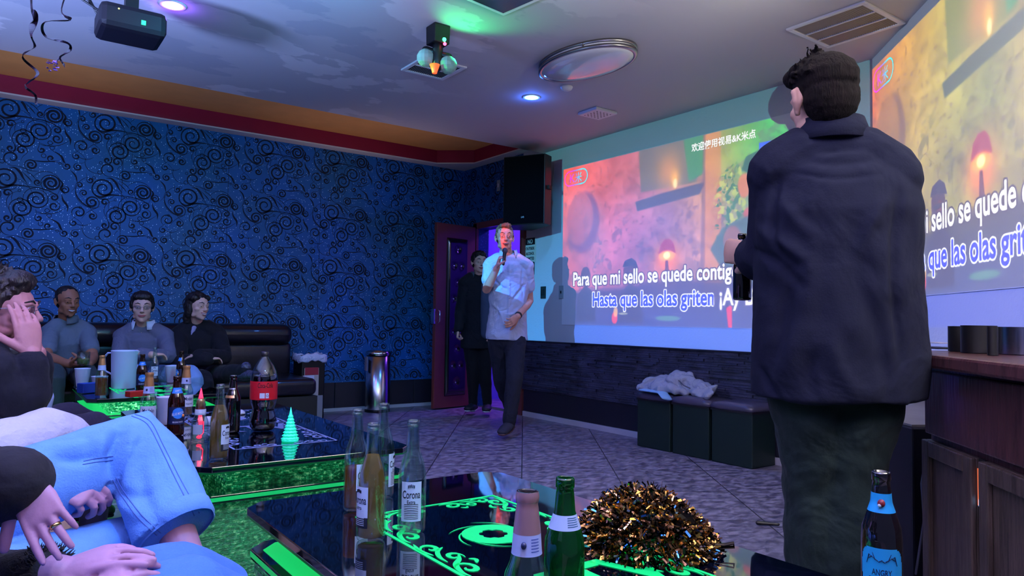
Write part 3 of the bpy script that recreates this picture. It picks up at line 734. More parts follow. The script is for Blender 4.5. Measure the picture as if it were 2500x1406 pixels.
# vents
def vent(x, y, wx, wy, lab, bars, sl, along):
    t = thing('ceiling_vent', lab, 'vent', (x, y, CEIL))
    fr = MB(); b = .028
    for sx in (-1, 1): fr.box((sx * (wx / 2 - b / 2), 0, -.006), (b, wy, .012))
    for sy in (-1, 1): fr.box((0, sy * (wy / 2 - b / 2), -.006), (wx - 2 * b, b, .012))
    fr.build_local('frame', M_plastic, t, bevel=.003)
    MB().box((0, 0, -.0015), (wx - 2 * b, wy - 2 * b, .003)).build_local('duct_backing', M_blackm, t)
    s = MB(); n = int(((wx if along == 'x' else wy) - 2 * b) / sl)
    for i in range(n):
        c = -((wx if along == 'x' else wy) / 2 - b) + (i + .5) * sl
        if along == 'x': s.box((c, 0, -.006), (.003, wy - 2 * b, .008), Matrix.Rotation(1.0, 3, 'Y'))
        else: s.box((0, c, -.006), (wx - 2 * b, .003, .008), Matrix.Rotation(1.0, 3, 'X'))
    s.build_local('louvre', mat('louvre_paint', rgb(120, 118, 118), .5), t)
    for k in range(1, bars + 1):
        c = k / (bars + 1) - .5
        (MB().box((0, c * (wy - 2 * b), -.009), (wx - 2 * b, .012, .008)) if along == 'x' else MB().box((c * (wx - 2 * b), 0, -.009), (.012, wy - 2 * b, .008))).build_local('crossbar', M_plastic, t)
vent(2.35, 4.17, .33, .32, 'small square ceiling vent behind the disco lamp', 1, .014, 'x')
vent(3.83, 2.12, .44, .46, 'large ceiling vent with three louvred rows near the video wall', 2, .0125, 'y')
t = thing('ceiling_light_panel', 'corner of a square framed panel at the top of the photo', 'ceiling fitting', (2.05, 2.95, CEIL), radians(8))
MB().box((0, 0, -.006), (.42, .42, .012)).build_local('panel_frame', M_plastic, t, bevel=.004); MB().box((0, 0, -.0135), (.36, .36, .003)).build_local('panel_glass', mat('dark_glass', rgb(60, 60, 64), .2), t)
t = thing('exhaust_fan', 'small white square fan grille behind the blue light', 'vent', (3.9, 4.23, CEIL))
MB().box((0, 0, -.012), (.23, .22, .024), taper=1.0).build_local('cover', M_plastic, t, bevel=.006)
s = MB()
for i in range(9):
    for j in range(9):
        if (i + j) % 2 == 0: s.box(((i - 4) * .018, (j - 4) * .018, -.0245), (.010, .010, .001))
s.build_local('grille', mat('grille_grey', rgb(90, 88, 86), .6), t)
t = MB().lathe([(0, -.03), (.02, -.03), (.036, -.022), (.045, -.006), (.045, 0)], (3.3, 3.91, CEIL - .0005), 28, close=False).build('smoke_detector', M_plastic, smooth=True)
tag(t, 'small round white smoke detector in front of the oval lamp', 'smoke detector')
# disco lamp
t = thing('disco_lamp', 'black party light with two clear faceted globes hanging from the ceiling', 'party light', (2.03, 3.56, CEIL))
MB().box((0, 0, -.055), (.10, .10, .11), taper=1.05).build_local('mount_box', M_black, t, bevel=.006)
MB().sweep([(0, 0, -.1), (.0, 0, -.2), (.0, -.005, -.235)], [.03, .034, .03], 12).build_local('body', M_black, t, True)
M_globe = thin_glass('clear_globe', rgb(222, 230, 235), .9, .25, .7, rgb(190, 200, 205))
R36 = Matrix.Rotation(radians(-36), 3, 'Z')
for sx, c, cl in ((-1, R36 @ Vector((-.068, 0, -.185)), 'x'), (1, R36 @ Vector((.062, 0, -.225)), 'y')):
    g = MB().ell(c, .052, n=14).build_local('globe', M_globe, t, False); 
    MB().ell(c, .024, n=10).build_local('bulb', mat('bulb_' + cl, rgb(120, 130, 130), .3, emit=(.5, .8, .6) if sx > 0 else (.9, .5, .3), estr=.35), g, True)
    MB().sweep([R36 @ Vector((0, 0, -.16)), c + Vector((0, 0, .045))], [.018, .024], 10).build_local('globe_arm', M_black, t, True)
MB().lathe([(.014, 0), (.016, .01), (.03, .05), (.027, .05), (.014, .012)], R36 @ Vector((-.012, -.03, -.285)), 18, close=False).build_local('horn', mat('orange_horn', rgb(255, 90, 40), .4, emit=(1, .18, .05), estr=.8), t, True)
MB().ell(R36 @ Vector((.040, -.035, -.09)), .012, n=10).build_local('green_lens', mat('green_lens', (0, 1, .2), .3, emit=(.03, 1, .2), estr=9), t, True)
MB().ell(R36 @ Vector((.044, -.035, -.115)), .010, n=10).build_local('red_lens', mat('red_lens', (1, 0, .1), .3, emit=(1, .05, .12), estr=9), t, True)
# hanging projector
t = thing('ceiling_projector', 'black video projector hanging from the ceiling', 'projector', (PROJ1.x, PROJ1.y, 0), 0)
zc = 2.43
MB().box((0, 0, zc), (.30, .26, .13)).build_local('housing', mat('projector_black', rgb(12, 9, 22), .5), t, bevel=.03)
MB().box((0, 0, (zc + .065 + CEIL) / 2), (.06, .06, CEIL - zc - .063)).build_local('ceiling_mount', M_black, t)
MB().box((0, 0, CEIL - .006), (.42, .10, .011)).build_local('mount_plate', M_black, t)
MB().sweep([(.13, .0, zc), (.153, .0, zc)], [.032, .032], 18, flat=True).build_local('lens', M_chrome, t, True)
MB().box((.04, -.131, zc - .012), (.02, .003, .022)).build_local('status_light', mat('green_led', (0, 1, .2), .3, emit=(.03, .9, .2), estr=2.2), t)
MB().ell((-.07, -.131, zc + .03), .004, n=8).build_local('yellow_led', mat('yellow_led', (1, 1, .2), .3, emit=(.9, .9, .1), estr=2), t)
for k in range(3):
    MB().sweep([(-.13, .05 * (k - 1), zc + .02), (-.22, .04, zc + .10 + .04 * k), (-.26 - .03 * k, .12 * (k - 1), CEIL - .03), (-.4, .1 * k, CEIL - .008)], [.006] * 4, 8).build_local('cable', M_black, t, True)
# streamers
M_foil = mat('black_silver_foil', rgb(40, 26, 46), .3, .6, vary=.8, vscale=60); M_pfoil = mat('violet_foil', rgb(150, 120, 200), .25, .8)
def streamer(pts, lab, f=2.6):
    t = thing('party_streamer', lab, 'streamer', tuple(at(*pts[0][:2], f)))
    P = []; 
    for i in range(len(pts) - 1):
        for k in range(8):
            u = k / 8; p0 = pts[max(i - 1, 0)]; p1 = pts[i]; p2 = pts[i + 1]; p3 = pts[min(i + 2, len(pts) - 1)]
            v = [.5 * ((2 * p1[c]) + (p2[c] - p0[c]) * u + (2 * p0[c] - 5 * p1[c] + 4 * p2[c] - p3[c]) * u * u + (3 * p1[c] - p0[c] - 3 * p2[c] + p3[c]) * u ** 3) for c in range(3)]
            P.append(v)
    mb = MB(); vs = []
    for i, (x, y, w_) in enumerate(P):
        c = at(x, y, f + .03 * sin(i * .45)); a = i * .25
        d = Vector((cos(a) * .5 + .5, sin(a) * .4, .25)).normalized() * (w_ / 1750 * f * .5)
        vs += [c - d, c + d]
    mb.add(vs, [(2 * i, 2 * i + 1, 2 * i + 3, 2 * i + 2) for i in range(len(P) - 1)])
    o = mb.build('ribbon', [M_foil], t); s = o.modifiers.new('s', 'SOLIDIFY'); s.thickness = .0015
    return t
t = streamer([(78, -110, 6), (76, 10, 8), (84, 45, 30), (76, 85, 5), (84, 115, 7), (54, 138, 6), (92, 178, 7), (70, 200, 5), (62, 212, 6), (86, 232, 5), (88, 258, 6)], 'long curly dark foil streamer hanging at the left edge')
t = streamer([(200, -110, 4), (150, 20, 5), (172, 48, 8), (108, 55, 5), (112, 90, 8), (165, 105, 5), (170, 124, 8), (146, 140, 5), (160, 162, 10)], 'shorter curly dark foil streamer beside the projector')
mb = MB(); rs = random.Random(5)
for k in range(16):
    p = at(130 + rs.uniform(-14, 12), 162 + rs.uniform(-14, 12), 2.6); mb.box(p, (.012, .001, .005), Matrix.Rotation(rs.uniform(0, 3), 3, 'Z') @ Matrix.Rotation(rs.uniform(0, 3), 3, 'X'))
for a, b in (((146, 140), (130, 162)),): mb.sweep([at(*a, 2.6), at(*b, 2.6)], [.0012, .0012], 6)
mb.build('foil_tuft', M_pfoil, t)

# ---------------------------------------------------------------- video panels, added on the bare wall (the projectors throw the picture on them)
M_scr = mat('video_panel_white', rgb(238, 238, 238), .8)
o = MB().box((XW - .0025, 5.31 - 1.335, 1.69), (.003, 2.67, 1.51)).build('video_panel', M_scr)
tag(o, 'karaoke video with Spanish lyrics projected behind the singers, left of the standing man', 'projection')
o = MB().box(c2 + t2 * 1.40 + n2 * .0025 + Vector((0, 0, 1.86)), (2.78, .003, 1.46), rot45).build('video_panel', M_scr)
tag(o, 'second larger karaoke video on the angled wall right of the standing man', 'projection')
# ------------------------------------------------------------------ three glass karaoke tables
GREEN = (.02, 1, .22)
M_top = mat('black_mirror_glass', rgb(4, 7, 20), .035, coat=1, spec=.9)
M_edge = mat('green_glass_edge', rgb(4, 50, 26), .15, emit=(.01, .5, .12), estr=.10)
def rib_mat(name, s):
    """stacked rough-cut glass strips lit from inside by a green LED string"""
    m = mat(name, rgb(10, 90, 40), .2, coat=.5); nt = m.node_tree; b = nt.nodes['Principled BSDF']; N = nt.nodes.new; L = nt.links.new
    tc = N('ShaderNodeTexCoord'); mp = N('ShaderNodeMapping'); mp.inputs['Scale'].default_value = (40, 40, 70); L(tc.outputs['Object'], mp.inputs[0])
    n = N('ShaderNodeTexNoise'); n.inputs['Scale'].default_value = 1.6; n.inputs['Detail'].default_value = 4; n.inputs['Roughness'].default_value = .7; L(mp.outputs[0], n.inputs[0])
    n2_ = N('ShaderNodeTexNoise'); n2_.inputs['Scale'].default_value = 4; L(tc.outputs['Object'], n2_.inputs[0])
    r = N('ShaderNodeValToRGB'); e = r.color_ramp.elements; e[0].position = .40; e[0].color = (.0, .035, .012, 1); e[1].position = .72; e[1].color = (.35, 1, .45, 1)
    x = e.new(.54); x.color = (.004, .25, .09, 1); L(n.outputs[0], r.inputs[0])
    sx = N('ShaderNodeSeparateXYZ'); L(tc.outputs['Object'], sx.inputs[0]); ad = N('ShaderNodeMath'); L(sx.outputs[0], ad.inputs[0]); L(sx.outputs[1], ad.inputs[1])
    cb = N('ShaderNodeCombineXYZ'); L(ad.outputs[0], cb.inputs[0]); jz = N('ShaderNodeMath'); jz.operation = 'MULTIPLY_ADD'; jz.inputs[1].default_value = .008; L(n2_.outputs[0], jz.inputs[0]); L(sx.outputs[2], jz.inputs[2]); L(jz.outputs[0], cb.inputs[1])
    br = N('ShaderNodeTexBrick'); br.inputs['Scale'].default_value = 1; br.inputs['Brick Width'].default_value = .021; br.inputs['Row Height'].default_value = .0145; br.inputs['Mortar Size'].default_value = .0022; br.inputs['Mortar Smooth'].default_value = 1
    br.inputs['Color1'].default_value = (1, 1, 1, 1); br.inputs['Color2'].default_value = (.35, .5, .45, 1); br.inputs['Mortar'].default_value = (.22, .28, .26, 1); L(cb.outputs[0], br.inputs[0])
    mxb = N('ShaderNodeMix'); mxb.data_type = 'RGBA'; mxb.blend_type = 'MULTIPLY'; mxb.inputs[0].default_value = 1; L(r.outputs[0], mxb.inputs[6]); L(br.outputs[0], mxb.inputs[7])
    mr = N('ShaderNodeMapRange'); mr.inputs[1].default_value = .35; mr.inputs[2].default_value = .65; mr.inputs[3].default_value = s * .35; mr.inputs[4].default_value = s * 1.6; L(n2_.outputs[0], mr.inputs[0])
    L(mxb.outputs[2], b.inputs['Emission Color']); L(mr.outputs[0], b.inputs['Emission Strength'])
    bp = N('ShaderNodeBump'); bp.inputs['Strength'].default_value = .8; bp.inputs['Distance'].default_value = .01; L(n.outputs[0], bp.inputs['Height']); L(bp.outputs[0], b.inputs['Normal'])
    return m
M_rib = rib_mat('lit_ribbed_glass', .62); M_ribhot = rib_mat('bright_ribbed_glass', 3.2)
M_led = mat('green_engraving', rgb(10, 160, 70), .4, emit=(.004, .46, .155), estr=1.0)
M_glow = mat('frosted_green_shelf', rgb(20, 150, 60), .3, emit=(.01, .62, .14), estr=.9)
M_shelf = mat('dark_green_glass', rgb(5, 40, 28), .06, coat=1)
TZ = .50
def curl_strokes():
    """one flourish motif of the engraved border, in a unit cell about 1 long and .4 high"""
    out = []
    def sp(cx, cy, R, t, a0, d, w):
        out.append(([(cx + R * (1 - .85 * i / 14) * cos(a0 + d * 2 * pi * t * i / 14), cy + R * (1 - .85 * i / 14) * sin(a0 + d * 2 * pi * t * i / 14)) for i in range(15)], w))
    sp(.18, .12, .15, 1.1, -1.2, 1, .035); sp(.50, .20, .12, 1.0, 2.2, -1, .03); sp(.80, .10, .13, 1.05, -1.6, 1, .035)
    out.append(([(0, 0), (.12, -.02), (.3, .05), (.42, .2), (.55, .30)], .035)); out.append(([(.4, .02), (.55, .03), (.7, .12), (.78, .26)], .03)); out.append(([(.62, .0), (.8, -.05), (1., 0)], .03)); out.append(([(.25, .3), (.33, .36), (.38, .3)], .03))
    return out
def stroke(mb, pts, w, f):
    n = len(pts)
    if n < 8:
        P = []
        for i in range(n - 1):
            for k in range(5):
                u = k / 5; p0 = pts[max(i - 1, 0)]; p1 = pts[i]; p2 = pts[i + 1]; p3 = pts[min(i + 2, n - 1)]
                P.append(tuple(.5 * ((2 * p1[c]) + (p2[c] - p0[c]) * u + (2 * p0[c] - 5 * p1[c] + 4 * p2[c] - p3[c]) * u * u + (3 * p1[c] - p0[c] - 3 * p2[c] + p3[c]) * u ** 3) for c in (0, 1)))
        P.append(pts[-1]); pts = P; n = len(pts)
    vs = []
    for i, (x, y) in enumerate(pts):
        a = pts[max(i - 1, 0)]; b = pts[min(i + 1, n - 1)]; dx, dy = b[0] - a[0], b[1] - a[1]; L_ = math.hypot(dx, dy) or 1
        h = w * (.15 + .85 * sin(pi * i / (n - 1))); vs += [f(x - dy / L_ * h, y + dx / L_ * h), f(x + dy / L_ * h, y - dx / L_ * h)]
    mb.add(vs, [(2 * i, 2 * i + 1, 2 * i + 3, 2 * i + 2) for i in range(n - 1)])
def table(X0, X1, Y0, Y1, lab, glow_shelf, hot, lit=True):
    M_led = MATS['green_engraving'] if lit else mat('pale_engraving', rgb(120, 140, 180), .4)
    cx, cy = (X0 + X1) / 2, (Y0 + Y1) / 2
    t = thing('karaoke_table', lab, 'table', (cx, cy, 0), 0, 'glass tables in a row beside the couch')
    w, d = (X1 - X0) / 2, (Y1 - Y0) / 2; c = .045
    poly_ = [(-w + c, -d), (w - c, -d), (w, -d + c), (w, d - c), (w - c, d), (-w + c, d), (-w, d - c), (-w, -d + c)]
    MB().prism(poly_, TZ - .019, TZ - .0008).build_local('glass_top', [M_top], t, bevel=.002)
    MB().prism([(x * .9985, y * .9985) for x, y in poly_], TZ - .024, TZ - .0192).build_local('glass_edge', [M_edge], t)
    # ribbed pedestal in two tiers
    for z0, z1, ix, iy, nm in ((.405, TZ - .0245, .115, .10, 'upper_pedestal'), (.02, .378, .02, .05, 'lower_pedestal')):
        mb = MB(); z = z0; k = 0; rs = random.Random(int(z0 * 100))
        hh = .0145
        while z < z1 - .004:
            h = min(hh, z1 - z); o = rs.uniform(-.006, .006)
            mb.box((0, 0, z + h / 2), (2 * (w - ix) + o, 2 * (d - iy) + o, h - .001)); z += h; k += 1
        mb.build_local(nm, [M_ribhot if hot else M_rib], t)
    MB().prism([(x * .985, y * .97) for x, y in poly_], .379, .4045).build_local('shelf', [M_shelf], t, bevel=.002)
    MB().prism([(x * .987, y * .972) for x, y in poly_], .386, .398).build_local('shelf_rim', [mat('bright_green_rim', rgb(10, 120, 60), .3, emit=(.01, .5, .12), estr=.7)], t)
    if glow_shelf:
        MB().prism([(x * .93, y * .93) for x, y in poly_], .4046, .4056).build_local('frosted_panel', [M_glow], t)
    # engraved graphic
    z = TZ + .0002
    fx, fy = w * .505, d - .27
    mb = MB(); b = .0042
    for (a, e) in (((-fx, -fy), (fx, -fy)), ((fx, -fy), (fx, fy)), ((fx, fy), (-fx, fy)), ((-fx, fy), (-fx, -fy))):
        A_ = Vector((*a, z)); E_ = Vector((*e, z)); dr = (E_ - A_).normalized(); nn = Vector((-dr.y, dr.x, 0)) * b
        mb.add([A_ - nn - dr * b, A_ + nn - dr * b, E_ + nn + dr * b, E_ - nn + dr * b], [(0, 1, 2, 3)])
    mb.build_local('engraved_frame', M_led, t)
    mb = MB(); S_ = curl_strokes(); L_ = .235
    m = int(2 * fy / L_)
    for side in (-1, 1):
        for k in range(m):
            y0 = -fy + (2 * fy - m * L_) / 2 + k * L_
            fl = 1 if (k * 2 < m) == (side > 0) else -1
            for pts, ww in S_: stroke(mb, pts, ww, lambda x, y: (side * (fx - .012 - y * .16), y0 + (L_ / 2 + fl * (x - .5) * L_ * .95), z))
        for pts, ww in S_:
            for e in (-1, 1): stroke(mb, pts, ww, lambda x, y: (e * (.02 + x * .15), side * (fy - .012 - y * .15), z))
    mb.build_local('scroll_ornament', M_led, t)
    # five-bladed swirl emblem
    mb = MB(); y0 = d - .555; rs_ = .088
    for k in range(6):
        a = k * pi / 3 + .3
        pts = []
        for u in np.linspace(0, 1, 9): pts.append((rs_ * (.50 + .62 * u) * cos(a + u * 1.15), rs_ * (.50 + .62 * u) * sin(a + u * 1.15)))
        inn = []
        for u in np.linspace(1, 0, 9): inn.append((rs_ * (.35 + .77 * u - .38 * u * (1 - u)) * cos(a + u * 1.15 - .0 + (1 - u) * .0 + .95 * (1 - u) * 0), rs_ * (.30 + .82 * u - .30 * sin(pi * u)) * sin(a + u * 1.15)))
        n = 8
        for i in range(n):
            u0, u1 = i / n, (i + 1) / n
            def oi(u): 
                ro = rs_ * (.78 + .34 * u); ri = rs_ * (.785 + .335 * u ** 1.5); an = a + u * 1.25
                return (ro * cos(an), y0 + ro * sin(an), z), (ri * cos(an), y0 + ri * sin(an), z)
            o0, i0_ = oi(u0); o1, i1_ = oi(u1); mb.add([o0, i0_, i1_, o1], [(0, 1, 2, 3)])
    n = 24; vs = []
    for i in range(n):
        a = 2 * pi * i / n; h = .36 if (i % 4) else .30; vs += [(rs_ * .80 * cos(a), y0 + rs_ * .80 * sin(a), z), (rs_ * h * cos(a), y0 + rs_ * h * sin(a), z)]
    mb.add(vs, [(2 * i, 2 * i + 1, (2 * i + 3) % (2 * n), (2 * i + 2) % (2 * n)) for i in range(n)])
    mb.build_local('swirl_emblem', M_led, t)
    # serif lettering below the emblem
    vs, fs = text_mesh('KTV', .17, .004, 0, 'CENTER')
    mb = MB(); mb.add([(x, y0 - .40 + y * 1.25, z) for x, y, _ in vs], fs); mb.build_local('engraved_letters', M_led, t)
    return t
T1 = table(.53, 1.30, .36, 1.87, 'glass karaoke table nearest the camera, with bottles and a gold pom-pom on it', True, False)
T2 = table(.53, 1.28, 2.36, 3.98, 'middle glass karaoke table holding the big cola bottle and the glowing tree', False, False, False)
T3 = table(.45, 1.20, 4.56, 5.50, 'farthest glass karaoke table with the white pitcher, before the seated men', True, True)

# ------------------------------------------------------------------ sofas
M_leather = mat('black_leather', rgb(22, 18, 26), .28, coat=.3, bump=.12, bscale=90)
def rbox(mb_name, c, d, m, parent, r=.04):
    o = MB().box(c, d).build_local(mb_name, m, parent); b = o.modifiers.new('b', 'BEVEL'); b.width = r; b.segments = 4
    o.data.polygons.foreach_set('use_smooth', [True] * len(o.data.polygons)); return o
t = thing('sofa', 'long black leather sofa along the scrolled wallpaper, three people sitting on it', 'sofa', (0, 6.6, 0))
x0, x1 = -1.6, 2.36; ys = 0
for k in range(3):
    a = x0 + k * (x1 - x0) / 3; b_ = a + (x1 - x0) / 3; c = (a + b_) / 2; w_ = (b_ - a) - .012
    rbox('seat_cushion', (c, -.12, .36), (w_, .72, .15), M_leather, t, .05)
    rbox('backrest', (c, .30, .56), (w_, .17, .34), M_leather, t, .05)
    rbox('back_bolster', (c, .27, .80), (w_, .24, .20), M_leather, t, .09)
MB().box(((x0 + x1) / 2, -.06, .15), (x1 - x0, .80, .26)).build_local('base', mat('sofa_base', rgb(12, 14, 16), .6), t)
t = thing('sofa', 'black leather couch on the left under the people nearest the camera', 'sofa', (-.48, 2.4, 0))
for k in range(3):
    c = -1.3 + k * 1.3
    rbox('seat_cushion', (0, c, .36), (.74, 1.28, .15), M_leather, t, .05); rbox('backrest', (-.42, c, .60), (.17, 1.28, .46), M_leather, t, .06)
MB().box((-.06, 0, .15), (.78, 3.9, .26)).build_local('base', mat('sofa_base'), t)

# ------------------------------------------------------------------ bins
p = ony(912, 1000, YW); 
c = onz(911, 1001, 0); c = Vector((c.x, min(c.y, YW - .2), 0)); c = Vector((3.30, 6.90, 0))
t = thing('trash_can', 'tall brushed steel trash can against the scrolled wallpaper', 'trash can', tuple(c))
MB().lathe([(.130, .0), (.130, .025), (.128, .03)], n=40).build_local('base_ring', M_black, t, True)
MB().lathe([(.128, .03), (.128, .585), (.12, .587), (.12, .57)], n=40, close=False).build_local('body', mat('brushed_steel', rgb(205, 205, 208), .20, 1), t, True)
MB().lathe([(.133, .585), (.136, .60), (.132, .625), (.118, .628), (.116, .60)], n=40, close=False).build_local('lid_ring', M_chrome, t, True)
MB().lathe([(.116, .605), (.0, .60)], n=40, close=False).build_local('opening', M_blackm, t)
MB().box((-.15, -.03, .50), (.012, .05, .14)).build_local('side_tag', mat('grey_tag', rgb(120, 110, 120), .5), t)
# small bin with a bag at the sofa's end, cup sleeve below it
c = Vector((2.50, 6.74, 0))
t = thing('waste_bin', 'dark bin with a white bag folded over its rim at the sofa end', 'trash can', tuple(c))
MB().prism([(-.115, -.12), (.115, -.12), (.115, .12), (-.115, .12)], 0, .60).build_local('body', mat('bin_black', rgb(12, 12, 16), .35), t, bevel=.012)
mb = MB(); P_ = []
for k in range(41):
    a_ = 2 * pi * k / 40; x_, y_ = cos(a_), sin(a_); kk = 1 / max(abs(x_), abs(y_)); kk = 1 + (kk - 1) * .8; P_.append((x_ * kk * .128, y_ * kk * .133, .582 + .010 * sin(3 * a_)))
mb.sweep(P_, [(.036 + .008 * sin(k * 1.7), .009) for k in range(41)], 10, side=(0, 0, 1), cap=False)
mb.build_local('bag', mat('white_bag', rgb(225, 212, 230), .35, wrinkle=.6, wscale=30), t, True)
MB().box((-.02, -.1235, .36), (.14, .004, .26)).build_local('front_panel', mat('cup_box', rgb(190, 170, 160), .5), t)
MB().box((-.02, -.1265, .46), (.13, .003, .07)).build_local('red_panel', mat('cup_box_red', rgb(150, 30, 50), .5), t)
MB().box((-.05, -.1265, .38), (.11, .003, .08)).build_local('white_panel', mat('cup_box_white', rgb(225, 215, 230), .5), t)
MB().box((.04, -.132, .12), (.10, .012, .22)).build_local('grey_sleeve', mat('sleeve_grey', rgb(150, 145, 150), .4), t)

# ------------------------------------------------------------------ stools along the stone wall
M_stool = mat('dark_green_vinyl', rgb(16, 34, 34), .5)
def stool(y, col, lab):
    t = thing('storage_stool', lab, 'stool', (4.285, y, 0), 0, 'three padded cube stools under the video')
    MB().box((0, 0, .185), (.26, .335, .37), taper=1.0).build_local('box', M_stool, t, bevel=.006)
    mb = MB(); n = 12
    prof = [(0, .372), (.175, .372), (.185, .382), (.185, .398), (.170, .418), (.11, .43), (0, .434)]
    vs = []; sm = MB().lathe(prof[1:-1] + [(.02, .434)], n=32)
    def sq(x, y, z):
        r = math.hypot(x, y); a = atan2(y, x); k = 1 / max(abs(cos(a)), abs(sin(a))); k = 1 + (k - 1) * .88
        return (x * k * .78, y * k * .955, z)
    sm.v = [sq(*v) for v in sm.v]
    sm.build_local('cushion', mat('cushion_' + lab[:8], col, .35, coat=.25), t, True)
    MB().box((0, 0, .368), (.275, .345, .012)).build_local('piping', M_chrome if False else mat('stool_piping', rgb(30, 24, 34), .4), t)
stool(3.845, rgb(70, 66, 88), 'cube stool with grey-blue seat, partly covered by the pale jacket')
stool(3.485, rgb(150, 40, 34), 'cube stool with dark red seat in the middle of the row')
stool(3.125, rgb(120, 104, 98), 'cube stool with grey seat beside the standing man\'s legs')
# jacket dropped on the stools: one folded cloth
def cloth_jacket():
    t = thing('jacket', 'crumpled pale grey jacket lying on the first two stools', 'jacket', (4.27, 3.76, .437))
    mb = MB(); r = random.Random(11)
    mb.ell((.04, .06, .04), (.15, .17, .05)); mb.ell((.06, -.02, .075), (.12, .14, .085)); mb.ell((.05, .10, .05), (.11, .10, .07))
    mb.sweep([(-.08, .20, .025), (-.10, .05, .03), (-.07, -.08, .03), (-.02, -.16, .02)], [(.035, .022), (.04, .03), (.04, .03), (.03, .02)], 12)
    mb.sweep([(.05, -.08, .10), (.02, -.22, .05), (-.02, -.33, .02), (-.07, -.42, .022)], [(.07, .035), (.06, .028), (.055, .02), (.04, .016)], 12)
    mb.sweep([(.09, -.05, .08), (.10, -.2, .05), (.05, -.36, .05), (-.05, -.40, .045)], [(.06, .03), (.05, .02), (.04, .014), (.03, .01)], 12)
    mb.sweep([(-.12, .22, .02), (0, .25, .05), (.1, .2, .08)], [.025, .035, .04], 10)
    blob(mb, 'jacket_body', mat('pale_jacket', rgb(168, 172, 186), .8, wrinkle=.9, wscale=13), t, .006, 5, .020, 11, world=False)
    mb = MB(); mb.sweep([(-.10, .20, .005), (-.13, .08, .006), (-.14, -.03, .004), (-.165, -.10, -.035)], [(.05, .010)] * 4, 12, side=(1, 0, 0))
    blob(mb, 'light_blue_lining', mat('pale_blue_cloth', rgb(150, 200, 240), .7), t, .005, 3, 0, world=False)
    mb = MB(); mb.sweep([(-.035, -.10, .098), (-.05, -.16, .066), (-.07, -.235, .052)], [.0045, .0045, .0045], 8); mb.build_local('pocket_seam', mat('seam_grey', rgb(90, 90, 104), .8), t, True)
cloth_jacket()

# ------------------------------------------------------------------ loudspeakers
M_spk = mat('speaker_black', rgb(20, 13, 18), .5, bump=.05, bscale=200)
pa = onx(1228, 378, 4.1); 
t = thing('wall_speaker', 'big black loudspeaker hanging at the corner above the open door', 'speaker', (4.2, 5.66, 0), radians(0))
zs0, zs1 = 1.86, 2.53
rz = radians(18)
Rz = Matrix.Rotation(rz, 3, 'Z')
# cabinet footprint: a wide grille front turned towards the room
fp = [(-.215, -.24), (-.06, -.29), (.20, -.10), (.20, .14), (-.10, .20)]
A1 = at(1229, 463, 6.92); B1 = at(1330, 463, 6.72); Cc = at(1346, 463, 6.84); D_ = at(1250, 463, 7.2)
fpw = [(A1.x, A1.y), (B1.x, B1.y), (Cc.x, Cc.y), (4.40, 5.72), (4.2, 5.86)]
zt, zb = at(1285, 378, 6.82).z, at(1285, 549, 6.82).z
fpl = [(x - 4.2, y - 5.66) for x, y in fpw]
MB().prism(fpl[::-1], zb, zt).build_local('cabinet', M_spk, t, bevel=.008)
a = Vector((fpl[0][0], fpl[0][1], 0)); b_ = Vector((fpl[1][0], fpl[1][1], 0)); dd = (b_ - a).normalized(); nn = Vector((dd.y, -dd.x, 0)); rot = Matrix((dd, -nn, Vector((0, 0, 1)))).transposed()
m_ = (a + b_) / 2; W_ = (b_ - a).length
MB().box(m_ + nn * .006 + Vector((0, 0, (zt + zb) / 2)), (W_ - .02, .010, zt - zb - .02), rot).build_local('grille', mat('speaker_grille', rgb(6, 4, 11), .9, spec=.1, bump=.6, bscale=420), t, bevel=.004)
vs, fs = text_mesh('(JBL)' if False else '(all)', .022, 0); MB().add([m_ + nn * .0125 + dd * (x - .02) + Vector((0, 0, zb + .065 + y)) for x, y, _ in vs], fs).build_local('badge', mat('badge_white', rgb(200, 200, 215), .4), t)
c3 = Vector((fpl[2][0], fpl[2][1], 0)); 
MB().box((b_ + c3) / 2 * 1.0 + Vector((0, 0, (zt + zb) / 2 + .02)) + Vector((.01, -.01, 0)), (.02, .06, .035), rot).build_local('side_handle', M_blackm, t)
MB().box((.22, .10, (zt + zb) / 2), (.12, .08, .12)).build_local('wall_bracket', M_black, t)
# floor speaker (sub) beyond the cabinet
F_ = [onz(x, y, .60) for x, y in ((2122, 1012), (2165, 970), (2262, 968), (2330, 985), (2330, 1040), (2226, 1040))]
cx_, cy_ = sum(p.x for p in F_) / 6, sum(p.y for p in F_) / 6
t = thing('floor_speaker', 'black floor-standing loudspeaker with its top coloured pale as if lit beside the wooden cabinet', 'speaker', (cx_, cy_, 0))
fl = [(p.x - cx_, p.y - cy_) for p in F_]
ar = sum(fl[i][0] * fl[(i + 1) % 6][1] - fl[(i + 1) % 6][0] * fl[i][1] for i in range(6))
if ar < 0: fl = fl[::-1]
MB().prism(fl, .01, .596).build_local('cabinet', mat('speaker_navy', rgb(16, 14, 30), .5), t, bevel=.008)
MB().prism([(x * .985, y * .985) for x, y in fl], .5962, .604).build_local('lit_top', mat('lit_top_grey', rgb(122, 116, 120), .6, vary=.1), t)  # pale grey puts the light on the speaker's top into its colour
MB().box((.0, .08, .6055), (.05, .018, .003), Matrix.Rotation(.8, 3, 'Z')).build_local('pole_socket', M_blackm, t)
mb = MB(); mb.sweep([onz(2262, 1110, .5) - Vector((cx_, cy_, 0)), at(2250, 1180, 2.35) - Vector((cx_, cy_, 0)), at(2256, 1270, 2.3) - Vector((cx_, cy_, 0)), at(2236, 1400, 2.3) - Vector((cx_, cy_, 0))], [.004] * 4, 8)
mb.build_local('cable', mat('grey_cable', rgb(70, 70, 84), .5), t, True)

